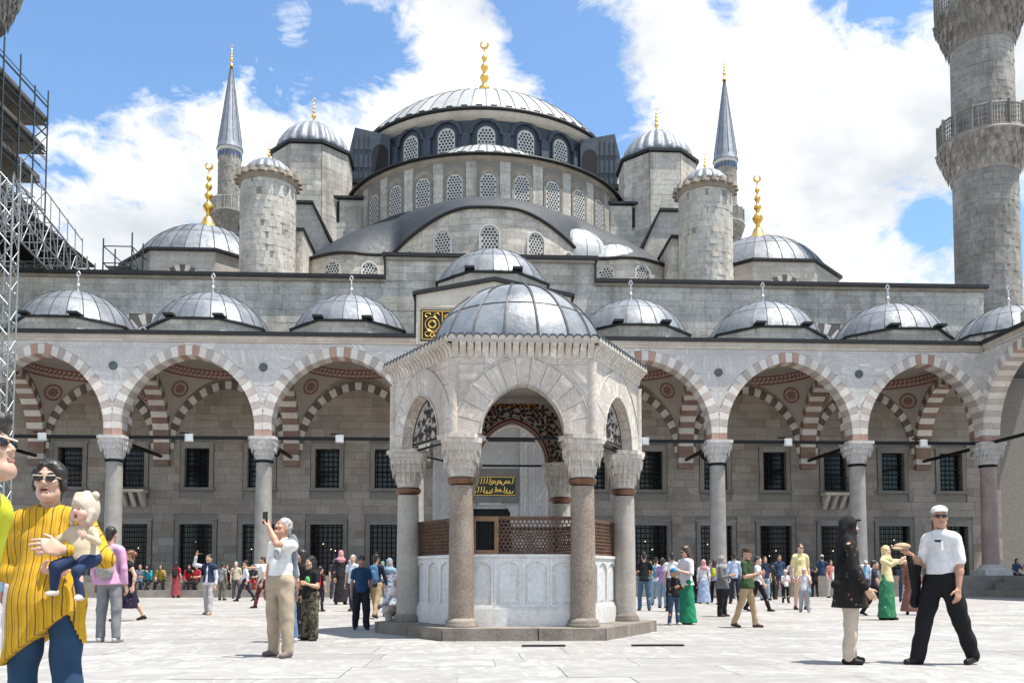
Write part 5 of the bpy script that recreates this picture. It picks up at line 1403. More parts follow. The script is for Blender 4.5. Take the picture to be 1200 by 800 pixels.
def hair_sdf(kind):
    s = Sdf()
    if kind in ('short', 'balding'):
        s.ell((0, .020, .042), (.083, .102, .094)); s.ell((0, -.125, -.035), (.10, .105, .108), .02, 's'); s.cap((0, .07, -.04), (0, .07, -.07), .06, .045, k=.03)
        s.cut((0, -.35, -1), (0, .05, -.085))
        if kind == 'balding': s.ell((0, -.02, .12), (.075, .10, .075), .03, 's')
        for q in (-1, 1): s.ell((q*.10, .0, -.02), (.03, .02, .04), .01, 's')
    elif kind == 'swept':
        s.ell((0, .022, .045), (.086, .106, .096)); s.ell((0, -.06, .095), (.072, .058, .042), .03); s.ell((0, -.125, -.045), (.10, .105, .105), .015, 's'); s.cap((0, .075, -.03), (0, .07, -.08), .055, .04, k=.03); s.cap((-.078, -.02, .03), (-.078, -.012, -.03), .012, k=.02); s.cap((.078, -.02, .03), (.078, -.012, -.03), .012, k=.02)
        for q in (-1, 1): s.ell((q*.10, .005, -.02), (.03, .018, .035), .01, 's')
    elif kind in ('long', 'bun', 'pony'):
        s.ell((0, .022, .040), (.088, .106, .098)); s.ell((0, -.13, -.04), (.082, .105, .118), .02, 's')
        if kind == 'long':
            for q in (-1, 1): s.cap((q*.068, .02, -.02), (q*.085, .03, -.25), .04, .035, k=.04)
            s.cap((0, .075, 0), (0, .09, -.30), .07, .055, k=.05)
        else:
            for q in (-1, 1): s.cap((q*.066, -.045, .055), (q*.082, .0, -.045), .020, .022, k=.02); s.cap((q*.03, -.075, .092), (q*.074, -.035, .04), .016, k=.02)
            s.cap((0, -.08, .115), (0, .02, .145), .008, k=.008, op='s'); s.cap((0, .06, -.03), (0, .065, -.12), .062, .045, k=.03); s.ell((0, .125, .03) if kind == 'bun' else (0, .12, -.02), (.045, .04, .045), .02)
            if kind == 'pony': s.cap((0, .12, -.02), (0, .12, -.22), .035, .015, k=.02)
    elif kind == 'scarf':
        s.ell((0, .015, .035), (.092, .114, .106)); s.ell((0, .01, -.06), (.088, .098, .11), .04); s.cap((0, .01, -.09), (0, .015, -.20), .092, .125, k=.05); s.cap((-.10, .02, -.21), (.10, .02, -.21), .085, k=.06); s.ell((0, -.04, -.21), (.12, .09, .09), .05)
        s.ell((0, -.125, -.008), (.060, .075, .088), .012, 's'); s.cap((0, -.13, -.05), (0, -.09, -.08), .03, k=.01, op='s')
    elif kind == 'longscarf':
        s.ell((0, .015, .035), (.092, .116, .106)); s.ell((0, .01, -.06), (.088, .10, .11), .04); s.cap((0, .02, -.09), (0, .03, -.20), .092, .12, k=.05); s.cap((-.09, .03, -.2), (.09, .03, -.2), .085, k=.06)
        s.cap((0, .075, -.05), (0, .125, -.34), .095, .10, flat=((0, 1, .2), .6), k=.06); s.cap((0, .125, -.30), (0, .17, -.62), .10, .045, flat=((0, 1, 0), .55), k=.05); s.cap((0, -.10, .085), (0, -.125, .07), .045, .018, flat=((0, 0, 1), .3), k=.02)
        s.ell((0, -.125, -.01), (.060, .075, .085), .012, 's')
    elif kind == 'flatcap':
        s.ell((0, .008, .075), (.088, .108, .062)); s.cap((-.03, -.085, .062), (.03, -.085, .062), .035, flat=((0, 0, 1), .35), k=.02); s.cut((0, -.12, -1), (0, 0, .045))
    elif kind == 'cap':
        s.ell((0, .01, .06), (.086, .106, .085)); s.cap((-.025, -.12, .055), (.025, -.12, .055), .05, flat=((0, 0, 1), .18), k=.02); s.cut((0, .05, -1), (0, 0, .042))
    elif kind == 'sunhat':
        s.ell((0, .01, .06), (.085, .10, .08)); s.cap((0, .0, .045), (0, .0, .05), .17, .16, flat=((0, 0, 1), .12), k=.02); s.cut((0, 0, -1), (0, 0, .028))
    elif kind == 'babyhat':
        s.ell((0, .012, .04), (.098, .118, .108)); s.ell((0, .02, -.02), (.096, .10, .10), .03); s.ell((0, -.125, -.03), (.070, .085, .080), .015, 's'); s.cap((0, -.06, .10), (0, -.095, .06), .05, .03, flat=((0, 1, .8), .6), k=.02); s.ell((-.07, .03, .13), (.035, .03, .035), .015); s.ell((.07, .03, .13), (.035, .03, .035), .015); s.ell((0, .01, .15), (.035, .03, .02), .01)
        for q in (-1, 1): s.cap((q*.088, -.02, -.02), (q*.082, -.04, -.10), .026, .02, k=.02)
    return s
def hand_sdf(kind):
    c = dict(relaxed=(18, 26), grip=(62, 75), flat=(4, 6))[kind]; s = Sdf()
    s.cap((-.045, 0, 0), (.015, 0, 0), .026, .029, flat=((0, 0, 1), .78), k=.02)
    s.cap((.025, .012, 0), (.078, .010, 0), .034, .036, flat=((0, 0, 1), .40), k=.02); s.cap((.03, -.012, 0), (.074, -.014, 0), .030, .030, flat=((0, 0, 1), .42), k=.02)
    for i, (y, ln) in enumerate(((.034, .070), (.0115, .078), (-.0115, .072), (-.033, .056))):
        b = vec(.084-abs(i-1.2)*.004, y, 0); fan = y*.9; a1 = R(c[0]+3*i); d1 = unit((math.cos(a1), fan, -math.sin(a1))); m_ = b+d1*ln*.52
        a2 = R(c[0]+c[1]+6*i); d2 = unit((math.cos(a2), fan, -math.sin(a2))); e = m_+d2*ln*.48
        s.cap(b-d1*.012, m_, .0098, .0088, k=.004); s.cap(m_, e, .0088, .0072, k=.003)
    b = vec(.022, .030, -.004); d = unit((.55, .78, -.25)) if kind != 'grip' else unit((.75, .35, -.62)); m_ = b+d*.042; d2 = unit((.85, .45, -.3)) if kind != 'grip' else unit((.6, -.5, -.62))
    s.cap(b, m_, .015, .0115, k=.012); s.cap(m_, m_+d2*.030, .011, .0085, k=.004)
    return s
def part_mesh(fam, kind, h):
    f = dict(head=head_sdf, hair=hair_sdf, hand=hand_sdf)[fam]
    nz = {'hair': (.0030, 75)} if kind in ('short', 'swept', 'long', 'bun', 'pony', 'balding') else ({'hair': (.0022, 38)} if fam == 'hair' and kind in ('scarf', 'longscarf') else {})
    return cached((fam, kind, h), lambda: f(kind).mesh(h, nz.get(fam)))
def rotm(yaw, pitch=0, roll=0): return np.array(Euler((R(pitch), R(roll), R(yaw)), 'XYZ').to_matrix(), dtype=np.float32)
POSES = dict(
    stand=dict(L=(2, 3, 4), Rr=(-2, 3, 4)), walk=dict(L=(24, 6, 2), Rr=(-20, 14, 2), aL=((.16, .40, -1), (.05, -.15, -1)), aR=((-.16, -.38, -1), (-.05, -.55, -1))),
    phone=dict(L=(3, 3, 5), Rr=(-3, 3, 5), aL=((.30, -.55, -.75), (-.42, -.45, .85)), aR=((-.30, -.55, -.75), (.42, -.45, .85)), hand='grip'),
    hold=dict(L=(2, 3, 4), Rr=(-2, 4, 4), aL=((.22, -.15, -1), (-.35, -.85, .25)), aR=((-.22, -.15, -1), (.35, -.85, .25)), hand='grip'),
    onearm=dict(L=(3, 3, 4), Rr=(-3, 3, 4), aR=((-.35, -.55, -.35), (.20, -.35, .9)), hand='grip'),
    sit=dict(L=(82, 80, 10), Rr=(82, 80, 10), aL=((.2, -.35, -1), (-.35, -.9, -.1)), aR=((-.2, -.35, -1), (.35, -.9, -.1))),
    sit2=dict(L=(84, 96, 14), Rr=(78, 70, 6), aL=((.25, -.5, -1), (-.2, -.7, .8)), aR=((-.2, -.1, -1), (.15, -.8, -.5)), lean=14),
    squat=dict(L=(95, 118, 14), Rr=(95, 118, 14), aL=((.2, -.7, -.8), (-.1, -.9, -.3)), aR=((-.2, -.7, -.8), (.1, -.9, -.3)), lean=32),
    outarm=dict(L=(4, 3, 4), Rr=(-4, 3, 4), aR=((-.75, -.45, -.25), (-.65, -.6, .35)), hand='grip'))
def person(label, group=None, at_=None, px=None, py=None, top=None, Y=None, H=None, face=0, pose='stand', hero=False, sk=(.50, .29, .20), girth=1.0,
           hair='short', hc=(.02, .014, .011), head=(0, 0), upper=None, sleeve=.55, hem=None, lower=None, lkind='trousers', skirt_r=.24, skirt_z=.10, shoe=(.02, .018, .018),
           glasses=False, extras=(), over=None, headk=1.0, seat=None, loose=1.0, mouth='shut', cat='person', P=None, beard=None, tuck=False):
    """one figure; px/py name the feet on the photograph's ground, top the crown of the head"""
    pz = dict(POSES[pose]); pz.update(P or {})
    if at_ is not None: base = Vector(at_)
    else:
        r = _ray(px, py); t = (Y/r[1]) if Y else (-CAMZ/r[2])
        base = Vector((CAMX+r[0]*t, r[1]*t, 0))
        if top is not None and H is None:
            r2 = _ray(px, top); H = CAMZ+r2[2]*(base.y/r2[1])
    H = H or 1.7; k = H/1.72; hB = .0085 if hero else .018*min(1, max(.62, k)); hH = .0045 if hero else .009; hh = .004
    if hero: hB *= max(.6, k)
    root = thing('person', label, cat, base, R(face), group)
    S = lambda v: np.asarray(v, dtype=np.float32)*k
    g = girth
    legs = {}
    for s_, key in ((1, 'L'), (-1, 'Rr')):
        a, b, o = pz[key]; hip = vec(s_*.088*g**.5, 0, 0); th = vec(s_*math.sin(R(o)), -math.sin(R(a))*math.cos(R(o)), -math.cos(R(a))*math.cos(R(o)))
        sh = vec(s_*math.sin(R(o*.5)), -math.sin(R(a-b)), -math.cos(R(a-b))); kn = hip+th*.43; an = kn+unit(sh)*.405; legs[s_] = (hip, kn, an)
    zmin = min(l[2][2] for l in legs.values()); hz = (.08-zmin) if seat is None else seat/k
    up = vec(0, 0, hz)
    legs = {q: tuple(v+up for v in l) for q, l in legs.items()}
    lean, sl = R(pz.get('lean', 0)), R(pz.get('slean', 0)); spine = unit((math.sin(sl), -math.sin(lean), math.cos(lean)*math.cos(sl)))
    hipc = up; waist = up+spine*.14; chest = up+spine*.36; shc = up+spine*.485; neck = up+spine*.545; headc = neck+unit(spine*.7+vec(0, -.25*math.sin(lean)-.06, 1))*.155*(1+(headk-1)*.75)
    arms = {}
    for s_, key in ((1, 'aL'), (-1, 'aR')):
        u, f = pz.get(key, ((s_*.17, .06, -1), (s_*.05, -.22, -1))); sh_ = shc+vec(s_*.172*(.85+.15*g), .012, -.015); el = sh_+unit(u)*.285; wr = el+unit(f)*.25; arms[s_] = (sh_, el, wr, unit(f))
    fw = vec(0, -1, 0); FL = lambda f: (unit(np.cross(vec(1, 0, 0), spine)), f)
    # the body: one skin
    B = Sdf(); hk = headk
    B.cap(S(headc+vec(0, .03, -.13)), S(neck-spine*.05), .050*k, .062*k, k=.03); B.cap(S(waist), S(chest), .115*k*g, .135*k, FL(.66), k=.05); B.cap(S(shc+vec(-.14, 0, -.01)), S(shc+vec(.14, 0, -.01)), .044*k, k=.025); B.ell(S(up+vec(0, .01, .03)), S((.155*g, .11*g, .12)), .04)
    for s_ in (1, -1):
        a, b, c, f = arms[s_]; B.cap(S(a), S(b), .047*k*g**.5, .039*k, k=.03); B.cap(S(b), S(b+(c-b)*.35), .040*k, .041*k, k=.02); B.cap(S(b+(c-b)*.3), S(c), .040*k, .026*k, k=.02)
        a, b, c = legs[s_]; B.cap(S(a), S(b), .082*k*g**.6, .055*k, k=.04); B.cap(S(b), S(b+(c-b)*.4), .054*k, .056*k, k=.02); B.cap(S(b+(c-b)*.35), S(c), .054*k, .034*k, k=.02)
        fd = vec(s_*.25, -1, 0); lf = max(0.0, min(.10, float(c[2])-.08)) if seat is None else 0.0; B.cap(S(c+vec(0, .02, -.035)), S(c+unit(fd)*.11+vec(0, 0, -.045-lf)), .030*k, .020*k, k=.02)
    V, Q = B.mesh(hB); parts = [(V, Q)]
    Rh = rotm(*[x for x in (head[0], head[1])]); hs = .97*k**.55*hk
    if hk != 1: hs = k*hk
    HP = S(headc)
    fem = hair in ('long', 'bun', 'pony', 'scarf', 'longscarf'); hsv = vec(hs*(.94 if fem else 1), hs*.97 if fem else hs, hs)
    def put(fam, kind, h):
        v, q = part_mesh(fam, kind, h); return (v*hsv)@Rh.T+HP, q
    parts.append(put('head', mouth, hH))
    hks = pz.get('hand', 'relaxed')
    for s_ in (1, -1):
        a, b, c, f = arms[s_]; hk_ = hks if (hks == 'relaxed' or f[2] > -.5) else 'relaxed'; v, q = part_mesh('hand', hk_, hh); v = v.copy(); xa = unit(f)
        za = pz.get('nL' if s_ > 0 else 'nR'); za = vec(s_, 0, 0) if za is None and abs(f[0]) < .8 else (vec(0, -.6, -.8) if za is None else vec(*za)); za = unit(za-xa*np.dot(za, xa)); ya = np.cross(za, xa)
        if s_ > 0: v[:, 1] *= -1; q = q[:, ::-1]
        Mx = np.stack([xa, ya, za], 1); parts.append(((v*k*1.0)@Mx.T+S(c+xa*.02), q))
    off = 0; VV = []; QQ = []
    for v, q in parts: VV.append(v); QQ.append(q+off); off += len(v)
    npmesh('body', np.concatenate(VV), np.concatenate(QQ), skin(sk), root)
    # face
    e = MB()
    def HF(p): return tuple(Rh@(np.asarray(p, dtype=np.float32)*hs)+HP)
    if not glasses:
        for q in (-1, 1):
            c = HF((q*.033, -.0765, .008) if mouth != 'infant' else (q*.034, -.0765, .003)); n0 = len(e.v)
            e.lathe(0, 0, [(.0005, -.0125), (.008, -.0095), (.0118, -.004), (.0118, .004), (.008, .0095), (.0005, .0125)], 10, 0)
            for i in range(n0, len(e.v)): v = e.v[i]; e.v[i] = (v[0]*hs+c[0], v[1]*hs+c[1], v[2]*hs+c[2])
            ic = np.array(HF((q*.033, -.0878, .008) if mouth != 'infant' else (q*.034, -.0885, .003))); e.add([tuple(Rh@(vec(math.cos(t)*.0058, -.0022, math.sin(t)*.0058)*hs)+ic) for t in [2*math.pi*i/8 for i in range(8)]], [tuple(range(8))], 1)
        e.build('eyes', [EYEW(), EYEB()], root, local=True)
    if hero and not glasses:
        pass
    m_ = Sdf()
    if mouth == 'infant': m_.cap((-.020, -.090, -.0415), (.020, -.090, -.0415), .0045, k=.004).cap((-.016, -.088, -.071), (.016, -.088, -.071), .005, k=.004)
    elif mouth == 'open':
        m_.cap((-.020, -.092, -.0535), (.020, -.092, -.0535), .0055, k=.004).cap((-.017, -.090, -.076), (.017, -.090, -.076), .0060, k=.004).cap((-.024, -.088, -.062), (-.017, -.090, -.075), .004, k=.004).cap((.024, -.088, -.062), (.017, -.090, -.075), .004, k=.004)
    else: m_.cap((-.017, -.0925, -.057), (.017, -.0925, -.057), .0048, k=.004).cap((-.015, -.0915, -.0655), (.015, -.0915, -.0655), .0056, k=.004)
    v, q = cached(('lips', mouth, hero), lambda: m_.mesh(.0022 if hero else .004)); npmesh('lips', (v*hs)@Rh.T+HP, q, LIP(), root)
    if mouth in ('open', 'infant'):
        v, q = cached(('mdark', mouth), lambda: (Sdf().ell((0, -.078, -.064), (.019, .012, .010)) if mouth == 'open' else Sdf().ell((0, -.080, -.056), (.022, .010, .014))).mesh(.003)); npmesh('mouth', (v*hs)@Rh.T+HP, q, MOUTH(), root)
    if hair in ('short', 'swept', 'long', 'bun', 'pony', 'balding', 'flatcap', 'cap') and hero:
        bq = Sdf()
        for s_ in (-1, 1): bq.cap((s_*.018, -.091, .032), (s_*.036, -.089, .037), .0042, k=.003); bq.cap((s_*.036, -.089, .037), (s_*.050, -.079, .032), .0042, .002, k=.003)
        v, q = cached('brows', lambda: bq.mesh(.0025)); npmesh('eyebrows', (v*hs)@Rh.T+HP, q, hairm(hc if hc[0] < .3 else (.2, .18, .16)), root)
    if beard:
        v, q = cached(('beard', beard), lambda: (Sdf().cap((-.026, -.093, -.052), (.026, -.093, -.052), .008, k=.004) if beard == 'moustache' else Sdf().ell((0, -.03, -.06), (.067, .073, .066)).ell((0, -.11, -.02), (.08, .06, .035), .01, 's').cap((-.02, -.1, -.062), (.02, -.1, -.062), .007, k=.004, op='s').cut((0, 0, 1), (0, 0, -.02))).mesh(.004)); npmesh('beard', (v*hs)@Rh.T+HP, q, hairm((.03, .02, .016)), root)
    if hair and hair != 'none':
        v, q = put('hair', hair, hH); npm = {'scarf': 'headscarf', 'longscarf': 'headscarf', 'flatcap': 'flat_cap', 'cap': 'cap', 'sunhat': 'hat', 'babyhat': 'hat'}.get(hair, 'hair')
        npmesh(npm, v, q, hairm(hc) if npm == 'hair' else cloth(hc), root)
        if npm in ('cap', 'hat', 'flat_cap') and hair != 'babyhat':
            v, q = part_mesh('hair', 'short', hH); keep = v[:, 2] < .045; ok = keep[q].all(1); npmesh('hair', (v*hs*.985)@Rh.T+HP, q[ok], hairm((.03, .022, .018) if hair == 'cap' else (.3, .28, .26)), root)
    if glasses:
        gl = Sdf()
        for s_ in (-1, 1): gl.ell((s_*.034, -.098, .006), (.029, .007, .021), .002)
        v, q = cached('glens', lambda: gl.mesh(.0035)); fr = npmesh('sunglasses', (v*hs)@Rh.T+HP, q, LENS(), root)
        fb = MB()
        for s_ in (-1, 1): fb.path([HF((s_*.062, -.092, .012)), HF((s_*.078, -.03, .010)), HF((s_*.082, .01, .006))], .004*hs, 5)
        fb.path([HF((-.06, -.1, .02)), HF((-.01, -.108, .016)), HF((.01, -.108, .016)), HF((.06, -.1, .02))], .004*hs, 5)
        fb.build('glasses_frame', cloth(glasses) if isinstance(glasses, tuple) else BLK(), fr, local=True)
    # clothes
    wav = (.0034, 26) if hero else (.0032, 24)
    ftor = FL(.70)
    def torso(T, x=0.0, hemz=None, full=False):
        if tuck: T.cap(S(waist-spine*.05), S(waist+spine*.06), (.146*g+x)*k, (.140*g+x)*k, FL(.78), k=.05)
        T.cap(S(waist-spine*.02), S(chest), (.128*g+x)*k, (.142*(.6+.4*g)+x)*k, ftor, k=.05); T.cap(S(shc+vec(-.14, .008, -.012)), S(shc+vec(.14, .008, -.012)), (.064+x)*k, k=.04); T.cap(S(shc), S(neck-spine*.012), (.078+x)*k, (.064+x)*k, k=.03)
        for s_ in (1, -1): T.cap(S(neck-spine*.03), S(shc+vec(s_*.13, .006, -.004)), (.064+x)*k, (.062+x)*k, k=.02)
        if not tuck or full: T.cap(S(up+spine*(.02 if not full else .0)), S(waist), (.172*g+x)*k, (.142*g+x)*k, FL(.80), k=.05)
        if hemz is None and not tuck and not full and lkind != 'dress': hemz = hz-.045
        if hemz is not None: T.cut((0, 0, -1), (0, 0, hemz*k))
        if tuck and not full: T.cut(-spine, S(up+spine*.085))
        T.cap(S(neck+spine*.050+vec(0, -.014, 0)), S(neck+spine*.22), (.056+x*.3)*k, (.060+x*.3)*k, k=.004, op='s')
    def sleeves(T, frac, x=0.0):
        for s_ in (1, -1):
            a, b, c, f = arms[s_]
            if frac <= 0: continue
            if frac <= 1: e_ = a+(b-a)*frac; T.cap(S(a+(b-a)*.06), S(e_), (.064+x)*k, (.060+x)*k, k=.04)
            else: T.cap(S(a+(b-a)*.06), S(b), (.062+x)*k, (.052+x)*k, k=.04); T.cap(S(b), S(b+(c-b)*(frac-1)), (.052+x)*k, (.040+x)*k, k=.02)
    if lower and lkind in ('trousers', 'shorts'):
        T = Sdf(); lo_ = loose; T.ell(S(up+vec(0, .012, .035)), S((.160*g, .118*g, .125)), .04)
        if tuck: T.cap(S(up+spine*.03), S(up+spine*.13), .142*g*k, .136*g*k, FL(.74), k=.04); T.cut(spine, S(up+spine*.135))
        for s_ in (1, -1):
            a, b, c = legs[s_]; T.cap(S(a), S(b), .094*k*g**.6*lo_**.5, .070*k*lo_, k=.045)
            if lkind == 'trousers': T.cap(S(b), S(c+(b-c)*.02), .069*k*lo_, .058*k*lo_, k=.02)
        if lkind == 'shorts':
            kz = min(legs[1][1][2], legs[-1][1][2]); T.cut((0, 0, -1), (0, 0, (kz+.02)*k))
        elif seat is None: T.cut((0, 0, -1), (0, 0, .035*k))
        v, q = T.mesh(hB*.9, wav); npmesh('shorts' if lkind == 'shorts' else 'trousers', v, q, lower, root)
    if lower and lkind in ('skirt',):
        T = Sdf(); T.cap(S(up+vec(0, 0, .10)), S(vec(0, .01, skirt_z)), .150*g*k, skirt_r*k, FL(.78) , k=.03); T.cut((0, 0, -1), (0, 0, skirt_z*k)); T.cut((0, 0, 1), (0, 0, (hz+.16)*k))
        for s_ in (1, -1): a, b, c = legs[s_]; T.cap(S(a), S(b), .10*k, .085*k, k=.05)
        v, q = T.mesh(hB, (.004, 30)); npmesh('skirt', v, q, lower, root)
    if upper:
        T = Sdf(); torso(T, 0.0, hem); sleeves(T, sleeve)
        if lkind == 'dress': T.cap(S(waist), S(vec(0, .01, skirt_z)), .135*g*k, skirt_r*k, FL(.8), k=.05); T.cut((0, 0, -1), (0, 0, skirt_z*k))
        elif hem is not None and hem < hz-.04: T.cap(S(up+spine*.04), S(vec(0, .005, hem)), .168*g*k, (.20*g)*k, FL(.84), k=.05)
        v, q = T.mesh(hB, wav if lkind != 'dress' else (.004, 28), pz.get('hemfn')); npmesh('dress' if lkind == 'dress' else 'shirt', v, q, upper, root)
    if over:
        mat_, x, sl_, hm_ = over; T = Sdf(); torso(T, x, hm_); sleeves(T, sl_, x); T.cap(S(waist+fw*.16+vec(0, 0, -.2)), S(neck+fw*.1), .045*k, .03*k, k=.01, op='s'); v, q = T.mesh(hB, wav); npmesh('jacket', v, q, mat_, root)
    for s_ in (1, -1):
        if shoe is None: break
        a, b, c = legs[s_]; an = S(c); T = Sdf(); fd = unit((s_*.22, -1, 0)); f_ = 1.0
        lift = max(0.0, min(.10, float(c[2])-.082)) if seat is None else 0.0
        sole = an[2]-.080*k; T.cap(an+S(vec(0, .035, -.042)), an+S(fd*.135+vec(0, 0, -.050-lift)), .040*k, .034*k, k=.02); T.cap(an, an+S(fd*.06+vec(0, 0, -.035-lift*.4)), .040*k, .036*k, k=.03); T.cut(unit(vec(0, lift/.15, -1)), an+S(vec(0, .0, -.080))); v, q = T.mesh(.007 if hero else .012); npmesh('shoe', v, q, cloth(shoe, rough=.5), root)
    for ex in extras: ex(root, dict(S=S, k=k, up=up, waist=waist, chest=chest, shc=shc, neck=neck, arms=arms, legs=legs, HP=HP, Rh=Rh, hs=hs, spine=spine, h=hB))
    return root
def _ray(px, py):
    u = (px-600)/F_PX; v = (400+SHIFT-py)/F_PX
    sa, ca, st, ct = math.sin(YAW), math.cos(YAW), math.sin(TILT), math.cos(TILT)
    return (sa*ct+u*ca-v*sa*st, ca*ct-u*sa-v*ca*st, st+v*ct)
# -------- things worn or held
def backpack(c, big=1.0):
    def f(root, j):
        S, k = j['S'], j['k']; T = Sdf(); ce = j['chest']+vec(0, .16, -.06)
        T.cap(S(ce+vec(0, 0, -.14*big)), S(ce+vec(0, 0, .12*big)), .135*k*big, .12*k*big, ((0, 1, 0), .6), k=.02); T.cap(S(ce+vec(0, .085, -.12)), S(ce+vec(0, .085, 0)), .09*k*big, None, ((0, 1, 0), .5), k=.01)
        for s in (-1, 1):
            T.cap(S(j['shc']+vec(s*.10, .05, .04)), S(j['shc']+vec(s*.11, -.06, .045)), .02*k, k=.01); T.cap(S(j['shc']+vec(s*.11, -.06, .045)), S(j['chest']+vec(s*.11, -.10, -.06)), .02*k, k=.01)
        v, q = T.mesh(j['h']); npmesh('backpack', v, q, cloth(c), root)
    return f
def shoulder_bag(c, side=1, z=0.02, pat=None, c2=(.6, .6, .6), y=0, sz=1.0):
    def f(root, j):
        S, k = j['S'], j['k']; T = Sdf(); ce = j['up']+vec(side*.22, y-.03, z)
        T.cap(S(ce+vec(0, -.07*sz, 0)), S(ce+vec(0, .07*sz, 0)), .095*k*sz, .085*k*sz, ((1, 0, 0), .42), k=.02); a = j['shc']+vec(-side*.08, .0, .06)
        T.cap(S(ce+vec(0, .03, .08)), S(j['shc']+vec(side*.09, .01, .065)), .012*k, k=.01); v, q = T.mesh(j['h']*.8); npmesh('bag', v, q, cloth(c, pat, c2), root)
    return f
def held_box(size, c, side=-1, off=(0, 0, 0), rough=.2):
    def f(root, j):
        S, k = j['S'], j['k']; a, b, c_, fd = j['arms'][side]; p = Vector(S(c_+fd*.085+vec(*off))); b_ = MB(); b_.obox(p, (size[0]/2, 0, 0), (0, size[1]/2, 0), (0, 0, size[2]/2)); b_.build('phone', plain('phone_case', c, rough), root, local=True)
    return f
# ------------------------------------------------------------------ the people in the court
WHT = (.62, .62, .61); BLKC = (.014, .014, .015); DENIM = (.045, .085, .16); LDENIM = (.17, .26, .36); NAVY = (.016, .03, .07); KHAKI = (.36, .29, .21); GREYC = (.24, .24, .25)
DARK_HAIR = (.014, .011, .010); BROWN_HAIR = (.05, .026, .015); RED_HAIR = (.14, .055, .025); GREY_HAIR = (.30, .29, .28)
TAN = (.46, .27, .18); FAIR = (.58, .36, .27); DEEP = (.30, .16, .10)
GV = 'visitors in the court'
# --- the near figures
def tunic_hem(X, Y, Z):
    l1 = .53+(X+.216)*(.285/.356); l2 = .815-(X-.14)*(.22/.07)
    return np.minimum(l1, l2)-Z+0*Y
def lanyard(root, j):
    b = MB(); b.path([tuple(j['S'](j['shc']+vec(q*.06, -.10+.0*q, .05))) for q in (-1,)]+[tuple(j['S'](j['chest']+vec(-.02, -.15, -.02)))], .006, 5); b.build('neck_cord', cloth(WHT), root, local=True)
person('dark haired man with pale framed glasses cut off by the left edge', GV, px=-66, py=0, Y=3.05, top=484, face=80, hero=True, sk=(.45, .30, .225), hair='swept', hc=DARK_HAIR, upper=cloth((.50, .52, .04)), sleeve=.8, hem=.88, lower=cloth((.02, .045, .12)), glasses=(.7, .62, .5), head=(10, -14), beard=None, girth=.8,
       P=dict(lean=21, aR=((-.06, .3, -1), (0, .1, -1)), aL=((.06, .3, -1), (0, .1, -1))))
person('woman in yellow striped tunic and sunglasses holding a baby', GV, px=75, py=0, Y=4.5, top=541, face=4, hero=True, sk=(.49, .32, .245), hair='bun', hc=DARK_HAIR, girth=1.14, headk=.95, mouth='open', glasses=(.5, .4, .3), head=(4, -4),
       upper=cloth((.54, .315, .022), 'stripe', (.055, .028, .03), 1.0, (.22, .11, .02)), sleeve=1.92, hem=.46, lower=cloth((.022, .055, .11)), shoe=BLKC,
       P=dict(aL=((.58, -.42, -.75), (-.52, -.82, .16)), aR=((-.14, .02, -.97), (.90, -.44, .0)), hemfn=tunic_hem, nL=(0, -.9, .3)))
by = person('baby in cream bear hat and navy trousers held by the yellow striped woman', None, at_=(CAMX, 3.9, 0), H=.50, face=-14, hero=True, pose='sit', sk=(.62, .38, .30), hair='babyhat', hc=(.50, .43, .35), girth=1.6, mouth='infant', headk=2.05,
       upper=cloth((.50, .42, .30)), sleeve=1.85, hem=None, lower=cloth((.02, .035, .085)), loose=1.2, shoe=(.55, .50, .46), seat=.3, cat='baby',
       P=dict(L=(62, 66, 10), Rr=(72, 80, 14), aL=((.5, -.4, -.6), (-.1, -.7, .3)), aR=((-.75, -.3, -.45), (-.65, -.35, -.55))), head=(-6, -4))
r_ = _ray(98, 655); t_ = 4.29/r_[1]; by.location = (CAMX+r_[0]*t_, 4.29, CAMZ+r_[2]*t_-.3)
def chest_blot(root, j):
    T = Sdf(); c = j['S'](j['chest']+vec(.045, -.142, .0)); T.ell(c, (.055, .012, .07), .004); v, q = T.mesh(.006); npmesh('printed_patch', v, q, cloth((.16, .17, .19), 'camo', (.4, .4, .42), 2.0), root)
def tied_jacket(root, j):
    S, k = j['S'], j['k']; T = Sdf(); T.cap(S(j['shc']+vec(.11, .06, .03)), S(j['waist']+vec(.10, .11, -.02)), .10*k, .09*k, ((.3, 1, 0), .45), k=.03); T.cap(S(j['shc']+vec(.13, -.05, .02)), S(j['shc']+vec(.12, .08, .03)), .05*k, k=.03); T.cap(S(j['waist']+vec(.12, .10, 0)), S(j['up']+vec(.15, .07, -.02)), .06*k, .03*k, k=.03); v, q = T.mesh(.009, (.003, 40)); npmesh('shoulder_jacket', v, q, cloth((.17, .19, .22)), root)
def belt(c=(.03, .018, .012)):
    def f(root, j):
        S, k = j['S'], j['k']; T = Sdf(); p = j['up']+j['spine']*.128; T.cap(S(p-j['spine']*.004), S(p+j['spine']*.004), .148*k*1.08, None, (unit(np.cross(vec(1, 0, 0), j['spine'])), .72), k=.002); T.cut(j['spine'], S(p+j['spine']*.018)); T.cut(-j['spine'], S(p-j['spine']*.018)); v, q = T.mesh(.007); npmesh('belt', v, q, cloth(c, rough=.5), root)
        b = MB(); q_ = S(p)+vec(0, -.118*k, 0); b.obox(tuple(q_), (.022, 0, 0), (0, .006, 0), (0, 0, .016)); b.build('buckle', STEELP2, root, local=True)
    return f
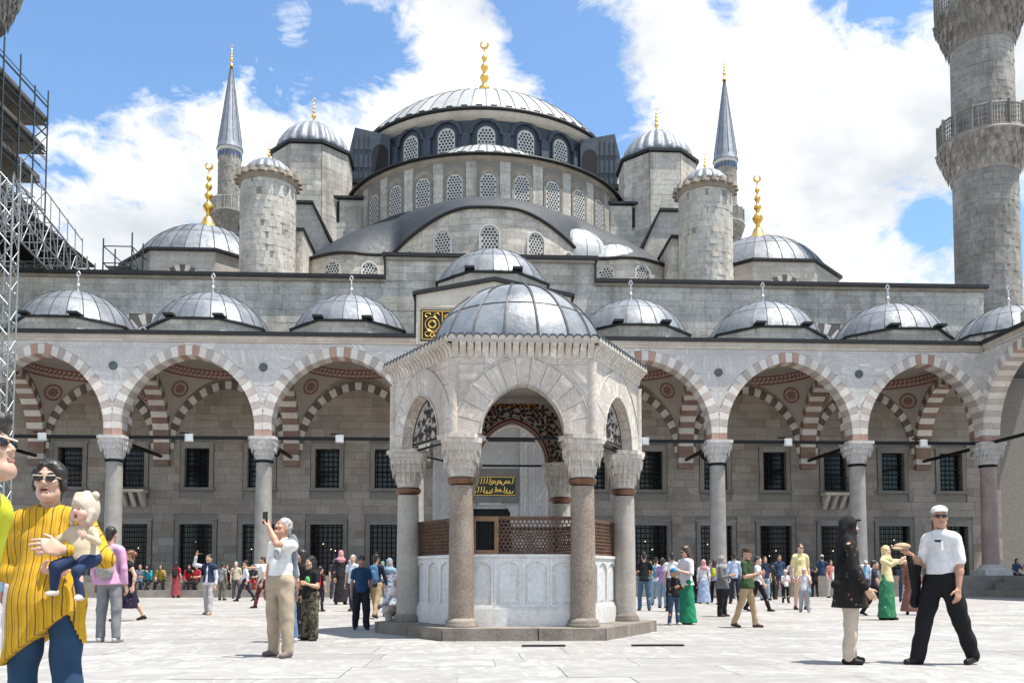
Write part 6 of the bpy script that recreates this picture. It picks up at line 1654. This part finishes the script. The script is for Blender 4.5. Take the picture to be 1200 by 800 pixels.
person('man in white T-shirt and khaki trousers photographing with a raised phone', GV, px=327, py=769, top=607, face=-32, hero=True, sk=(.46, .25, .17), hair='short', hc=(.33, .31, .29), girth=1.12, head=(-14, -20), beard='moustache', upper=cloth((.70, .69, .67)), sleeve=.62, tuck=True, lower=cloth(KHAKI), loose=1.22, shoe=(.16, .13, .12), extras=(chest_blot, tied_jacket, belt(), held_box((.075, .012, .14), (.01, .01, .01), 1, (0, -.02, .05))),
       P=dict(aL=((-.02, -.80, .02), (-.52, .02, .80)), aR=((-.20, .02, -1), (-.05, -.12, -1)), L=(3, 2, 7), Rr=(-3, 3, 5), hand='grip', lean=-4))
person('woman in long black headscarf and dark flowered tunic facing right', GV, px=998, py=777, top=607, face=72, hero=True, sk=(.54, .33, .23), hair='longscarf', hc=(.012, .012, .013), girth=1.24, head=(8, 0), upper=cloth((.016, .015, .015), 'floral', (.25, .10, .05), .9, (.10, .09, .06)), sleeve=1.95, hem=.66, lower=cloth((.50, .42, .33)), loose=1.12, shoe=(.015, .012, .012),
       extras=(shoulder_bag((.012, .012, .012), -1, .02, y=.17, sz=.62),), P=dict(aL=((.14, .05, -1), (.05, -.35, -1)), aR=((-.14, -.12, -1), (-.02, -.62, -1))))
def held_cap(root, j):
    S, k = j['S'], j['k']; a, b, c, f = j['arms'][-1]; T = Sdf(); p = c+f*.07; T.ell(S(p+vec(0, -.03, .035)), (.085, .10, .045), .01); T.cap(S(p+vec(-.02, -.10, .02)), S(p+vec(.02, -.12, .01)), .05*k, flat=((0, 0, 1), .25), k=.01); v, q = T.mesh(.007); npmesh('held_cap', v, q, cloth((.42, .30, .20)), root)
    T = Sdf(); T.cap(S(b+vec(0, -.05, .0)), S(b+vec(-.02, -.10, -.42)), .045*k, .06*k, ((1, 0, 0), .6), k=.03); T.cap(S(c+vec(0, .02, -.05)), S(b+vec(0, -.10, -.30)), .04*k, .05*k, ((1, 0, 0), .6), k=.03); v, q = T.mesh(.009, (.003, 40)); npmesh('draped_jacket', v, q, cloth(BLKC), root)
def pocket(root, j):
    S = j['S']; b = MB(); c = S(j['chest']+vec(.075, -.128, .03)); b.obox(tuple(c), (.045, .006, 0), (.002, .014, 0), (0, 0, .05)); b.build('shirt_pocket', cloth((.64, .64, .64)), root, local=True); b = MB(); b.tube(tuple(c+vec(-.03, -.016, .055)), tuple(c+vec(.04, -.010, .05)), .014, None, 8); b.build('hung_glasses', LENS(), root, local=True)
person('man in white shirt, white flat cap and sunglasses walking left', GV, px=1106, py=778, top=590, face=-68, hero=True, sk=(.44, .24, .16), hair='flatcap', hc=(.64, .63, .61), girth=1.12, head=(48, 0), glasses=True, upper=cloth((.70, .70, .71)), sleeve=.85, tuck=True, lower=cloth((.013, .013, .015)), loose=1.25, shoe=(.014, .012, .012), extras=(held_cap, pocket, belt((.012, .01, .01))),
       P=dict(L=(-19, 5, 2), Rr=(19, 3, 2), aL=((.14, .0, -1), (.08, -.22, -1)), aR=((-.14, -.16, -.95), (.04, -.80, .45)), hand='grip'))
# --- the middle distance, left
person('person in pale trousers and light blue shirt behind the man at left edge', GV, px=22, py=777, top=612, face=185, hair='short', hc=DARK_HAIR, upper=cloth((.35, .50, .58)), sleeve=1.9, lower=cloth((.66, .58, .60)), loose=1.3, shoe=(.6, .45, .4), extras=(shoulder_bag(BLKC, -1),))
person('back view of person in pink shirt with grey backpack', GV, px=127, py=752, top=618, face=176, hair='short', hc=DARK_HAIR, sk=TAN, upper=cloth((.55, .30, .45)), sleeve=1.9, hem=.86, lower=cloth((.20, .20, .21)), loose=1.1, shoe=(.4, .38, .37), extras=(backpack((.30, .29, .28)),))
person('red-haired woman in sleeveless black dress and long dark skirt walking left', GV, px=151, py=727, top=643, face=-70, pose='walk', hair='bun', hc=RED_HAIR, sk=FAIR, upper=cloth(BLKC), sleeve=.1, lkind='skirt', lower=cloth((.018, .014, .03), 'floral', (.07, .03, .12), .8), skirt_r=.24, skirt_z=.30, shoe=(.03, .02, .02), extras=(shoulder_bag((.05, .05, .055), -1, .25),), P=dict(L=(22, 6, 2), Rr=(-18, 10, 2)))
person('man in quilted navy vest and grey trousers with one hand raised', GV, px=244, py=720, top=649, face=-15, pose='onearm', hair='short', hc=DARK_HAIR, sk=TAN, upper=cloth((.55, .55, .60)), sleeve=1.9, lower=cloth((.36, .35, .35)), over=(cloth((.025, .04, .085), 'check', (.012, .02, .05)), .016, .15, .92), shoe=(.35, .22, .15), P=dict(L=(14, 4, 5), Rr=(-8, 6, 5), aR=((-.3, -.5, .1), (.25, -.1, .95)), hand='flat'))
person('man in grey T-shirt and olive trousers near the portico steps, back turned', GV, px=260, py=703, top=659, face=160, hair='short', hc=DARK_HAIR, sk=DEEP, upper=cloth((.22, .24, .25)), lower=cloth((.13, .13, .10)))
person('man in white shirt and dark trousers striding left near the steps', GV, px=287, py=704, top=655, face=-80, pose='walk', hair='short', hc=DARK_HAIR, sk=TAN, upper=cloth((.62, .62, .66)), sleeve=1.9, lower=cloth((.02, .022, .035)))
person('person in white shirt pointing left, mostly hidden by the photographing man', GV, px=307, py=712, top=651, face=-75, pose='outarm', hair='short', hc=BROWN_HAIR, sk=TAN, upper=cloth((.60, .60, .60)), lower=cloth((.10, .02, .022)), lkind='trousers', P=dict(aR=((-.2, -.9, -.1), (-.1, -.95, .05)), L=(20, 10, 2), Rr=(-24, 40, 2)))
person('person in blue jeans hidden behind the photographing man', GV, px=333, py=752, top=640, face=-150, hair='short', hc=DARK_HAIR, sk=TAN, upper=cloth(WHT), lower=cloth((.11, .19, .30)), shoe=(.55, .55, .56), H=1.45, P=dict(L=(3, 2, 8), Rr=(-3, 3, 8)))
person('dark long-haired woman in black behind the photographing man', GV, px=352, py=747, top=645, face=-60, hair='long', hc=DARK_HAIR, sk=TAN, upper=cloth((.02, .018, .02)), sleeve=1.9, lower=cloth((.03, .03, .033)))
person('woman in black T-shirt and camouflage trousers with long dark hair', GV, px=363, py=750, top=653, face=-35, pose='hold', hair='long', hc=DARK_HAIR, sk=TAN, upper=cloth((.016, .016, .017)), lower=cloth((.055, .06, .035), 'camo', (.16, .13, .09), 1.2, (.02, .02, .015)), loose=1.45, shoe=(.03, .02, .02), girth=1.1,
       extras=(lambda root, j: (lambda v: npmesh('green_print', v[0], v[1], cloth((.15, .55, .16)), root))(Sdf().ell(j['S'](j['chest']+vec(.04, -.125, -.03)), (.05, .02, .07), .004).mesh(.01)),))
person('child with a red backpack beside the camouflage trousers woman', GV, px=375, py=716, top=664, face=150, hair='short', hc=DARK_HAIR, upper=cloth((.03, .03, .03)), lower=cloth((.02, .02, .03)), extras=(backpack((.42, .02, .03), 1.1),))
person('woman in pink headscarf and long dark coat near the portico steps', GV, px=399, py=708, top=645, face=30, hair='scarf', hc=(.50, .22, .26), sk=TAN, upper=cloth((.02, .018, .02)), sleeve=1.95, lkind='dress', skirt_r=.23, skirt_z=.08, P=dict())
person('man in white polo behind the blue polo man', GV, px=413, py=716, top=650, face=-20, hair='short', hc=GREY_HAIR, sk=TAN, upper=cloth((.50, .55, .62)), lower=cloth((.04, .05, .08)), P=dict(L=(12, 4, 4), Rr=(-10, 10, 4)))
person('man in blue polo and dark trousers looking down near the fountain platform', GV, px=423, py=737, top=652, face=10, hair='short', hc=DARK_HAIR, sk=DEEP, upper=cloth((.018, .05, .11)), lower=cloth((.018, .02, .026)), loose=1.3, girth=1.1, head=(10, 24), shoe=BLKC, P=dict(L=(6, 4, 3), Rr=(-6, 6, 3)))
person('person in navy with blue backpack and tan trousers beside the blue polo man', GV, px=440, py=724, top=647, face=165, pose='walk', hair='short', hc=DARK_HAIR, sk=TAN, upper=cloth((.025, .03, .05)), sleeve=1.8, lower=cloth((.32, .23, .13)), extras=(backpack((.06, .14, .26)),))
person('woman in light blue headscarf and dark skirt next to the fountain column', GV, px=456, py=722, top=655, face=20, hair='scarf', hc=(.22, .32, .42), sk=TAN, upper=cloth((.10, .17, .28), 'camo', (.4, .45, .5), .8), sleeve=1.95, lkind='dress', skirt_r=.22, skirt_z=.1, pose='hold')
person('person in white squatting on the left end of the fountain platform', GV, px=476, py=723, Y=16.2, H=1.5, face=-30, pose='squat', hair='scarf', hc=(.6, .56, .56), sk=TAN, upper=cloth((.60, .56, .58)), sleeve=1.9, lower=cloth((.55, .5, .47)), loose=1.3)
# --- the middle distance, right
person('man in black T-shirt and jeans seen from behind, nearest the right fountain column', GV, px=755, py=715, top=647, face=172, pose='hold', hair='short', hc=DARK_HAIR, sk=TAN, upper=cloth((.014, .014, .016)), lower=cloth((.06, .12, .19)), girth=1.1)
person('man in white with a dark cap behind the black T-shirt man', GV, px=769, py=709, top=653, face=160, hair='cap', hc=(.015, .015, .02), sk=TAN, upper=cloth((.58, .58, .6)), lower=cloth((.2, .3, .38)), extras=(backpack((.05, .2, .3), .8),))
person('woman in purple shirt and pale jeans with dark hair, back turned', GV, px=777, py=712, top=654, face=140, pose='hold', hair='bun', hc=DARK_HAIR, sk=TAN, upper=cloth((.30, .20, .38)), sleeve=1.8, lower=cloth(LDENIM))
person('man in white shirt seen from behind, beside the green skirt woman', GV, px=788, py=716, top=648, face=175, hair='short', hc=DARK_HAIR, sk=TAN, upper=cloth((.62, .62, .63)), lower=cloth((.02, .02, .025)))
person('woman in white blouse and long emerald green skirt', GV, px=804, py=731, top=649, face=-65, pose='hold', hair='long', hc=BROWN_HAIR, sk=FAIR, upper=cloth((.62, .61, .64)), sleeve=.95, hem=.86, lkind='skirt', lower=cloth((.02, .21, .11)), skirt_r=.27, skirt_z=.04, glasses=True, head=(-10, 18), H=1.62)
person('boy in black sweater and jeans wearing a blue cap', GV, px=790, py=732, top=671, face=25, pose='hold', hair='cap', hc=(.03, .22, .42), sk=TAN, upper=cloth((.012, .012, .013)), sleeve=1.9, lower=cloth((.04, .07, .13)), shoe=(.5, .45, .42), girth=1.1, H=1.14)
person('woman with pink headscarf and long pale blue skirt seen from behind', GV, px=825, py=707, top=656, face=165, hair='scarf', hc=(.55, .28, .28), sk=TAN, upper=cloth((.62, .60, .62)), sleeve=1.9, lkind='skirt', lower=cloth((.30, .38, .52)), skirt_r=.28, skirt_z=.06, extras=(shoulder_bag((.45, .38, .32), 1),))
person('woman in black with a pale pink bag behind the green skirt woman', GV, px=814, py=706, top=660, face=120, hair='scarf', hc=BLKC, upper=cloth(BLKC), sleeve=1.9, lkind='dress', extras=(shoulder_bag((.50, .32, .29), 1, -.05),))
person('woman in lilac shirt and black trousers in the crowd', GV, px=838, py=706, top=655, face=150, hair='long', hc=BROWN_HAIR, sk=FAIR, upper=cloth((.38, .32, .52)), lower=cloth(BLKC), extras=(backpack((.45, .5, .03), .7),))
person('woman in teal shirt and black trousers in the crowd', GV, px=846, py=708, top=651, face=-120, hair='long', hc=BROWN_HAIR, sk=FAIR, upper=cloth((.12, .40, .38)), lower=cloth(BLKC))
person('elderly woman in grey checked jacket and grey headscarf with a black bag', GV, px=847, py=722, top=652, face=62, pose='hold', hair='scarf', hc=(.26, .25, .25), sk=TAN, upper=cloth((.16, .16, .155), 'check', (.06, .06, .06), 1.0), sleeve=1.9, hem=.80, lower=cloth(BLKC), loose=1.35, girth=1.22, shoe=(.06, .03, .025), extras=(shoulder_bag((.012, .012, .012), 1, .12, 'camo', (.6, .6, .6)),))
person('man in pale blue shirt behind the green T-shirt man', GV, px=861, py=707, top=648, face=170, hair='short', hc=DARK_HAIR, sk=TAN, upper=cloth((.40, .46, .60)), sleeve=1.8, lower=cloth((.03, .03, .05)))
person('man in dark green T-shirt and tan trousers reading a phone', GV, px=876, py=735, top=642, face=55, pose='hold', hair='cap', hc=(.05, .035, .025), sk=(.50, .30, .21), upper=cloth((.04, .07, .03)), sleeve=.7, hem=.84, lower=cloth((.40, .29, .17)), shoe=(.06, .035, .03), extras=(held_box((.09, .02, .15), (.4, .12, .14), 1),), P=dict(L=(10, 2, 7), Rr=(-14, 6, 7)), head=(-25, 8))
person('man in white shirt and dark trousers walking just behind the green T-shirt man', GV, px=889, py=716, top=650, face=60, pose='walk', hair='short', hc=DARK_HAIR, sk=FAIR, upper=cloth((.60, .58, .58)), sleeve=1.2, lower=cloth((.014, .014, .018)), extras=(lambda r, j: None,))
person('woman in navy top and light jeans standing behind the group', GV, px=897, py=703, top=652, face=10, hair='long', hc=BROWN_HAIR, sk=FAIR, upper=cloth((.02, .03, .055)), sleeve=.9, lower=cloth((.30, .40, .48)))
person('man in dark blue shirt behind the small children', GV, px=914, py=701, top=650, face=5, hair='short', hc=DARK_HAIR, sk=TAN, upper=cloth((.02, .045, .09), 'stripe', (.1, .14, .2), .4), lower=cloth((.05, .05, .06)))
person('child in white T-shirt and black trousers holding something up', GV, px=921, py=706, top=665, face=8, pose='hold', hair='cap', hc=(.6, .58, .56), sk=FAIR, upper=cloth((.63, .6, .61)), lower=cloth(BLKC), H=1.22)
person('tall man in pale yellow T-shirt and beige shorts', GV, px=939, py=714, top=637, face=8, hair='short', hc=BROWN_HAIR, sk=FAIR, upper=cloth((.62, .54, .28)), sleeve=.75, hem=.86, lkind='shorts', lower=cloth((.50, .38, .25)), glasses=True, shoe=(.04, .03, .03))
person('child in white T-shirt and grey trousers with a blue bag', GV, px=943, py=717, top=662, face=-25, pose='phone', hair='cap', hc=(.62, .5, .52), sk=FAIR, upper=cloth((.64, .63, .66)), lower=cloth((.30, .31, .33)), loose=1.2, shoe=(.2, .2, .22), extras=(shoulder_bag((.10, .32, .48), 1, -.10),), H=1.22)
person('person in black behind the tall yellow T-shirt man', GV, px=955, py=699, top=664, face=180, hair='short', hc=DARK_HAIR, upper=cloth(BLKC), lower=cloth(BLKC), girth=1.1)
person('man in dark blue shirt and black trousers seen from behind with a cap', GV, px=964, py=698, top=650, face=165, hair='cap', hc=(.5, .42, .36), sk=FAIR, upper=cloth((.025, .05, .10)), lower=cloth((.014, .014, .015)), girth=1.1)
person('woman in cream shawl and green patterned skirt with raised arms', GV, px=1040, py=726, top=640, face=40, pose='phone', hair='scarf', hc=(.60, .47, .25), sk=FAIR, upper=cloth((.62, .52, .30)), sleeve=1.6, hem=.88, lkind='skirt', lower=cloth((.03, .17, .08), 'floral', (.30, .50, .32), 1.1, (.01, .10, .04)), skirt_r=.25, skirt_z=.06, girth=1.1, P=dict(aL=((.55, -.5, -.05), (.35, -.8, .05)), aR=((-.3, -.7, -.3), (.4, -.6, .4))))
person('woman in long brown flowered dress and brown headscarf beyond the white shirt man', GV, px=1070, py=720, top=652, face=-20, hair='scarf', hc=(.22, .10, .07), sk=FAIR, upper=cloth((.20, .09, .07), 'floral', (.50, .36, .26), 1.4, (.08, .04, .03)), sleeve=1.9, lkind='dress', skirt_r=.34, skirt_z=.10, H=1.58)
person('person in black trousers walking behind the cream shawl woman', GV, px=1026, py=721, top=655, face=60, pose='walk', hair='short', hc=DARK_HAIR, upper=cloth((.03, .035, .06)), lower=cloth((.014, .014, .02)))
person('person in dark blue crouching figure behind the brown dress woman', GV, px=1060, py=702, top=662, face=150, hair='short', hc=DARK_HAIR, upper=cloth((.03, .06, .11)), lower=cloth((.03, .05, .09))) if False else person('person in dark blue standing behind the brown dress woman', GV, px=1059, py=705, top=660, face=150, hair='short', hc=DARK_HAIR, upper=cloth((.03, .06, .11)), lower=cloth((.03, .05, .09)))
person('person in pale pink shirt and white trousers behind the white shirt man', GV, px=1133, py=694, top=648, face=-140, hair='short', hc=DARK_HAIR, sk=TAN, upper=cloth((.55, .45, .52)), sleeve=1.8, lower=cloth((.60, .57, .56)), loose=1.2)
# --- farther people filling the crowd
HAIRS = ['short', 'short', 'long', 'cap', 'scarf']
for lab, px, py, top, face, pose, up_c, lo_c, hr, hcol in (
    ('man in olive shirt far behind the black T-shirt man', 763, 701, 657, 20, 'stand', (.20, .20, .12), (.05, .05, .06), 'short', DARK_HAIR),
    ('woman in white headscarf and beige coat behind the green skirt woman', 796, 702, 659, -30, 'hold', (.42, .36, .28), (.35, .3, .25), 'scarf', (.6, .58, .55)),
    ('man in red T-shirt deep in the right crowd', 833, 700, 657, 40, 'stand', (.36, .04, .04), (.06, .08, .14), 'short', DARK_HAIR),
    ('woman in mustard top behind the grey headscarf woman', 856, 701, 658, 10, 'hold', (.45, .30, .06), (.03, .03, .04), 'long', BROWN_HAIR),
    ('person in pale grey hoodie behind the green T-shirt man', 869, 702, 656, -20, 'stand', (.38, .38, .39), (.10, .14, .20), 'short', BROWN_HAIR),
    ('woman in black headscarf beside the navy top woman', 905, 702, 660, 30, 'stand', (.02, .02, .022), (.02, .02, .02), 'scarf', (.015, .015, .016)),
    ('man in striped polo right of the small children', 929, 701, 655, -15, 'phone', (.30, .34, .40), (.25, .2, .15), 'short', DARK_HAIR),
    ('woman in coral shirt near the black clothed man with cap', 974, 700, 656, 25, 'stand', (.50, .18, .14), (.5, .48, .46), 'long', DARK_HAIR),
    ('man in white shirt and black trousers left of the black headscarf woman', 984, 703, 654, -30, 'walk', (.6, .6, .6), (.02, .02, .025), 'short', DARK_HAIR),
    ('person in sky blue shirt left of the cream shawl woman', 1015, 700, 657, 10, 'stand', (.20, .35, .50), (.06, .06, .08), 'cap', (.5, .5, .5)),
    ('woman in lilac headscarf near the blue polo man', 409, 703, 656, -10, 'hold', (.16, .12, .2), (.1, .08, .14), 'scarf', (.45, .36, .5)),
    ('man in dark jacket behind the pink headscarf woman', 392, 701, 654, 40, 'stand', (.03, .035, .05), (.05, .05, .06), 'short', DARK_HAIR),
    ('woman in green headscarf behind the navy backpack person', 447, 704, 658, 15, 'stand', (.12, .2, .14), (.03, .03, .03), 'scarf', (.15, .28, .18)),
    ('man in beige shirt far beyond the vest man', 277, 701, 658, 10, 'stand', (.42, .36, .26), (.08, .08, .09), 'short', GREY_HAIR)):
    person(lab, GV, px=px, py=py, top=top, face=face, pose=pose, hair=hr, hc=hcol, sk=random.choice((TAN, FAIR, DEEP)), girth=rnd(.95, 1.2), upper=cloth(up_c), sleeve=random.choice((.6, .7, 1.9)), lower=cloth(lo_c), loose=rnd(.95, 1.25), P=dict(slean=rnd(-4, 4)), head=(rnd(-30, 30), rnd(-5, 12)))
# --- along the portico steps, seated (three shapes shared by all, clothes and skin set per person)
GS = 'people sitting along the portico steps'
def seated(label, x, y, z, face, cols, sc=1.0, src=[]):
    if len(src) < 3:
        i = len(src); o = person(label, GS, at_=(x, y, z), H=1.68, face=face, pose=('sit', 'sit2', 'sit2')[i], hair=('short', 'scarf', 'long')[i], hc=DARK_HAIR, sk=TAN, upper=cloth(cols[0]), sleeve=(.6, 1.9, .8)[i], lower=cloth(cols[1]), seat=.10 if False else .09, P=dict(L=(74, 70, 12), Rr=(76, 72, 12)))
        src.append(o)
    else:
        o = copy_tree(src[cols[3] if len(cols) > 3 else random.randrange(3)]); o.location = (x, y, z); o.rotation_euler = (0, 0, R(face)); o['label'] = label
    o.scale = (sc,)*3
    for ch in o.children:
        nm = ch.name.split('.')[0]; m = dict(shirt=cloth(cols[0]), trousers=cloth(cols[1]), headscarf=cloth(cols[2]), hair=hairm(cols[2]) if cols[2][0] < .1 else hairm(DARK_HAIR)).get(nm)
        if m: ch.material_slots[0].link = 'OBJECT'; ch.material_slots[0].material = m
    return o
for lab, px, cols, face in (
    ('seated person in grey and blue, first beyond the red-haired woman', 165, ((.14, .16, .2), (.05, .07, .12), DARK_HAIR), 10),
    ('seated woman in black headscarf with turquoise cloth on the steps', 176, ((.02, .25, .30), (.02, .02, .02), (.015, .015, .017)), -15),
    ('seated woman in black and yellow top on the left steps', 190, ((.25, .2, .03), (.014, .014, .014), DARK_HAIR), 5),
    ('seated person in red top, nearer the vest man', 222, ((.35, .02, .03), (.03, .03, .03), (.02, .016, .018), 1), 20),
    ('second seated person in red top beside the vest man', 231, ((.30, .03, .05), (.02, .02, .025), DARK_HAIR, 0), -10),
    ('seated person in black between the grey T-shirt man and white shirt man', 268, ((.016, .016, .016), (.02, .02, .02), DARK_HAIR, 2), 0),
    ('seated person with red trousers behind the pointing arm', 297, ((.03, .03, .035), (.32, .02, .02), DARK_HAIR, 0), 0),
    ('seated person in grey in the gap right of the children', 905, ((.3, .25, .22), (.3, .22, .18), DARK_HAIR, 0), 0),
    ('seated person in dark blue at the foot of the right corner column', 1189, ((.05, .07, .16), (.02, .02, .03), DARK_HAIR, 2), 0)):
    r = _ray(px, 640); corner = px > 1100; yy = 43.1 if corner else 42.05; t = yy/r[1]
    seated(lab, CAMX+r[0]*t, yy, ZF if corner else .70, face, cols)
person('standing person in red dress with a black backpack before the left steps', GV, px=206, py=700, top=658, face=170, hair='long', hc=DARK_HAIR, upper=cloth((.32, .03, .04)), lkind='skirt', lower=cloth((.30, .06, .07), 'floral', (.1, .02, .03), 1.0), skirt_r=.24, skirt_z=.1, extras=(backpack((.02, .02, .02)),))
print('TRIS', sum(len(o.data.loops) for o in bpy.data.objects if o.type == 'MESH')//2)
# ------------------------------------------------------------------ restoration scaffold on the left
ALU = plain('aluminium_truss', (.30, .315, .32), .4, .5, .15)
STEELP = plain('dark_scaffold_pole', (.05, .065, .075), .5, .5)
DECK = plain('plank_deck', (.10, .085, .07), .85, 0, .35, 3)
SHEET = plain('black_sheeting', (.012, .012, .014), .8)
def scaffold():
    s = thing('scaffold', 'aluminium truss scaffold with plank decks towering over the left end of the portico', 'scaffold', (-23.2, 41, 0))
    def mast(p, z0, z1, w, step, nm='truss_mast', dx=Vector((1, 0, 0)), dy=Vector((0, 1, 0))):
        b = MB(); p = Vector(p); h = w/2
        C4 = [p+dx*a*h+dy*c*h for a, c in ((-1, -1), (1, -1), (1, 1), (-1, 1))]
        up = Vector((0, 0, 1))
        for c in C4: b.tube(c+up*z0, c+up*z1, .045, None, 6)
        z = z0; k = 0
        while z < z1-step/2:
            for i in range(4):
                a, c = C4[i], C4[(i+1) % 4]
                if k % 2: a, c = c, a
                b.tube(a+up*z, c+up*(z+step), .03, None, 5); 
                if k % 2 == 0: b.tube(a+up*z, c+up*z, .025, None, 5)
            z += step; k += 1
        return b.build(nm, ALU, s)
    mast((-23.2, 41.0, 0), 0, 20.0, .62, .72)
    def beam(p0, p1, h, step, sidev, nm='truss_beam'):
        """box truss of height h between two points"""
        b = MB(); p0, p1 = Vector(p0), Vector(p1); up = Vector((0, 0, h)); sv = Vector(sidev); n = max(2, int((p1-p0).length/step))
        for o in (Vector((0, 0, 0)), sv):
            b.tube(p0+o, p1+o, .05, None, 6); b.tube(p0+o+up, p1+o+up, .05, None, 6)
            for k in range(n):
                a, c = p0.lerp(p1, k/n)+o, p0.lerp(p1, (k+1)/n)+o
                b.tube(a, a+up, .03, None, 5); b.tube(a if k % 2 else a+up, c+up if k % 2 else c, .035, None, 5)
        for k in range(n+1):
            a = p0.lerp(p1, k/n); b.tube(a, a+sv, .03, None, 5); b.tube(a+up, a+up+sv, .03, None, 5)
        return b.build(nm, ALU, s)
    beam((-22.9, 41.2, 18.3), (-25.2, 53.0, 18.9), 1.55, 1.25, (-1.1, 0, 0))
    mast((-25.3, 53.2, 0), 13.4, 20.6, 1.15, 1.15); mast((-28.2, 52.8, 0), 18.7, 20.3, 1.0, .8)
    beam((-25.2, 53.0, 18.9), (-34, 53.4, 18.9), 1.5, 1.2, (0, 1, 0))
    beam((-25.2, 53.4, 18.2), (-26.2, 60, 17.6), 1.5, 1.2, (-1, 0, 0))
    b = MB(); b.box(-36, -26.4, 54.6, 54.8, 16, 20.6); b.box(-36, -25.3, 42.4, 55, 20.75, 20.9); b.build('sheeting', SHEET, s)
    b = MB(); b.box(-28.6, -25.6, 52.2, 53.0, 18.85, 19.5); b.build('ballast', plain('grey_ballast', (.12, .12, .125), .7), s)
    # stacked plank decks on poles over the truss, receding
    for (z, y1, x1) in ((33.2, 60.5, -31.2), (31.0, 60.2, -31.2), (28.6, 59.6, -31.2), (26.0, 59, -31.2)):
        d = MB(); n = 7
        for k in range(n):
            x = x1-3.4+3.4*k/n; d.box(x+.02, x+3.4/n-.02, 40, y1, z, z+.06)
        d.build('plank_deck', DECK, s)
        d = MB()
        for k in range(18):
            y = 40.2+k*(y1-40.4)/17; d.tube((x1-3.5, y, z-.08), (x1+.05, y, z-.08), .05, None, 5)
        for xx in (x1-3.4, x1): d.tube((xx, 40, z-.16), (xx, y1, z-.16), .05, None, 6); d.tube((xx, 40, z+1.0), (xx, y1, z+1.0), .035, None, 5); d.tube((xx, 40, z-.55), (xx, y1, z-.55), .04, None, 5)
        d.build('ledger', STEELP, s)
        d = MB(); d.box(x1-3.4, x1-.05, 40, y1, z-.30, z-.24); d.box(x1-.06, x1-.02, 40, y1, z+.061, z+.26); d.build('toe_board', DECK, s)
    p = MB(); rs = random.Random(5)
    for y in (44.5, 46.5, 48.5, 50.5, 52.5, 54.5, 56.5, 58.4, 60.2):
        for x in (-34.6, -31.1):
            p.tube((x, y, 19), (x, y, 34.2+rs.uniform(.2, 1.5)), .055, None, 6)
        for z0 in (19.5, 22.5, 25.5, 29.5):
            a, c = ((-34.6, -31.1) if rs.random() < .5 else (-31.1, -34.6)); p.tube((a, y, z0), (c, y, z0+3.2), .04, None, 5)
            p.tube((-34.6, y, z0+1.2), (-31.1, y, z0+1.2), .04, None, 5)
    for x in (-31.1, -34.6):
        for z0 in (21.0, 22.4, 23.8, 25.2, 26.6, 28.0, 29.4, 30.2, 30.8, 32.0, 32.6, 34.0, 34.4):
            p.tube((x, 44.5, z0), (x, 60.2, z0), .035, None, 5)
        for k, (y0, y1) in enumerate(((52.5, 56.5), (56.5, 60.2))):
            for z0 in (20, 24, 28): p.tube((x, y0 if k else y1, z0), (x, y1 if k else y0, z0+4), .035, None, 5)
    p.build('scaffold_pole', STEELP, s)
    st = MB()                                # access stair beyond the portico wall
    for k in range(12):
        z = 18.0+k*.33; st.box(-24.6+.0*k, -23.3, 55.2+.24*k-.1, 55.2+.24*k+.18, z, z+.05)
    for x in (-24.7, -22.9):
        for y in (54.8, 56.6, 58.4): st.tube((x, y, 17), (x, y, 22.6+.4*(x > -24)), .05, None, 6)
        for z in (18.6, 19.8, 21.0, 22.1): st.tube((x, 54.8, z), (x, 58.4, z), .04, None, 5)
    for y in (54.8, 58.4):
        for z in (18.6, 19.8, 21.0, 22.1): st.tube((-24.7, y, z), (-22.9, y, z), .04, None, 5)
        st.tube((-24.7, y, 18.6), (-22.9, y, 21), .035, None, 5); st.tube((-22.9, y, 22.1), (-21.4, y, 17), .035, None, 5); st.tube((-22.9, y, 21.0), (-21.8, y, 17), .035, None, 5)
    for z in (18.4, 19.6, 20.8): st.box(-24.6, -23.0, 54.9, 58.3, z, z+.06)
    st.build('stair', STEELP, s)
    h = MB()
    h.tube((-22.9, 41.3, 21.2), (-25.1, 52.8, 21.6), .035, None, 5)
    for k in range(8):
        a = Vector((-22.9, 41.3, 19.9)).lerp(Vector((-25.1, 52.8, 20.5)), k/7); h.tube(a, a+Vector((0, 0, 1.3)), .03, None, 5)
    h.build('handrail', ALU, s)
scaffold()
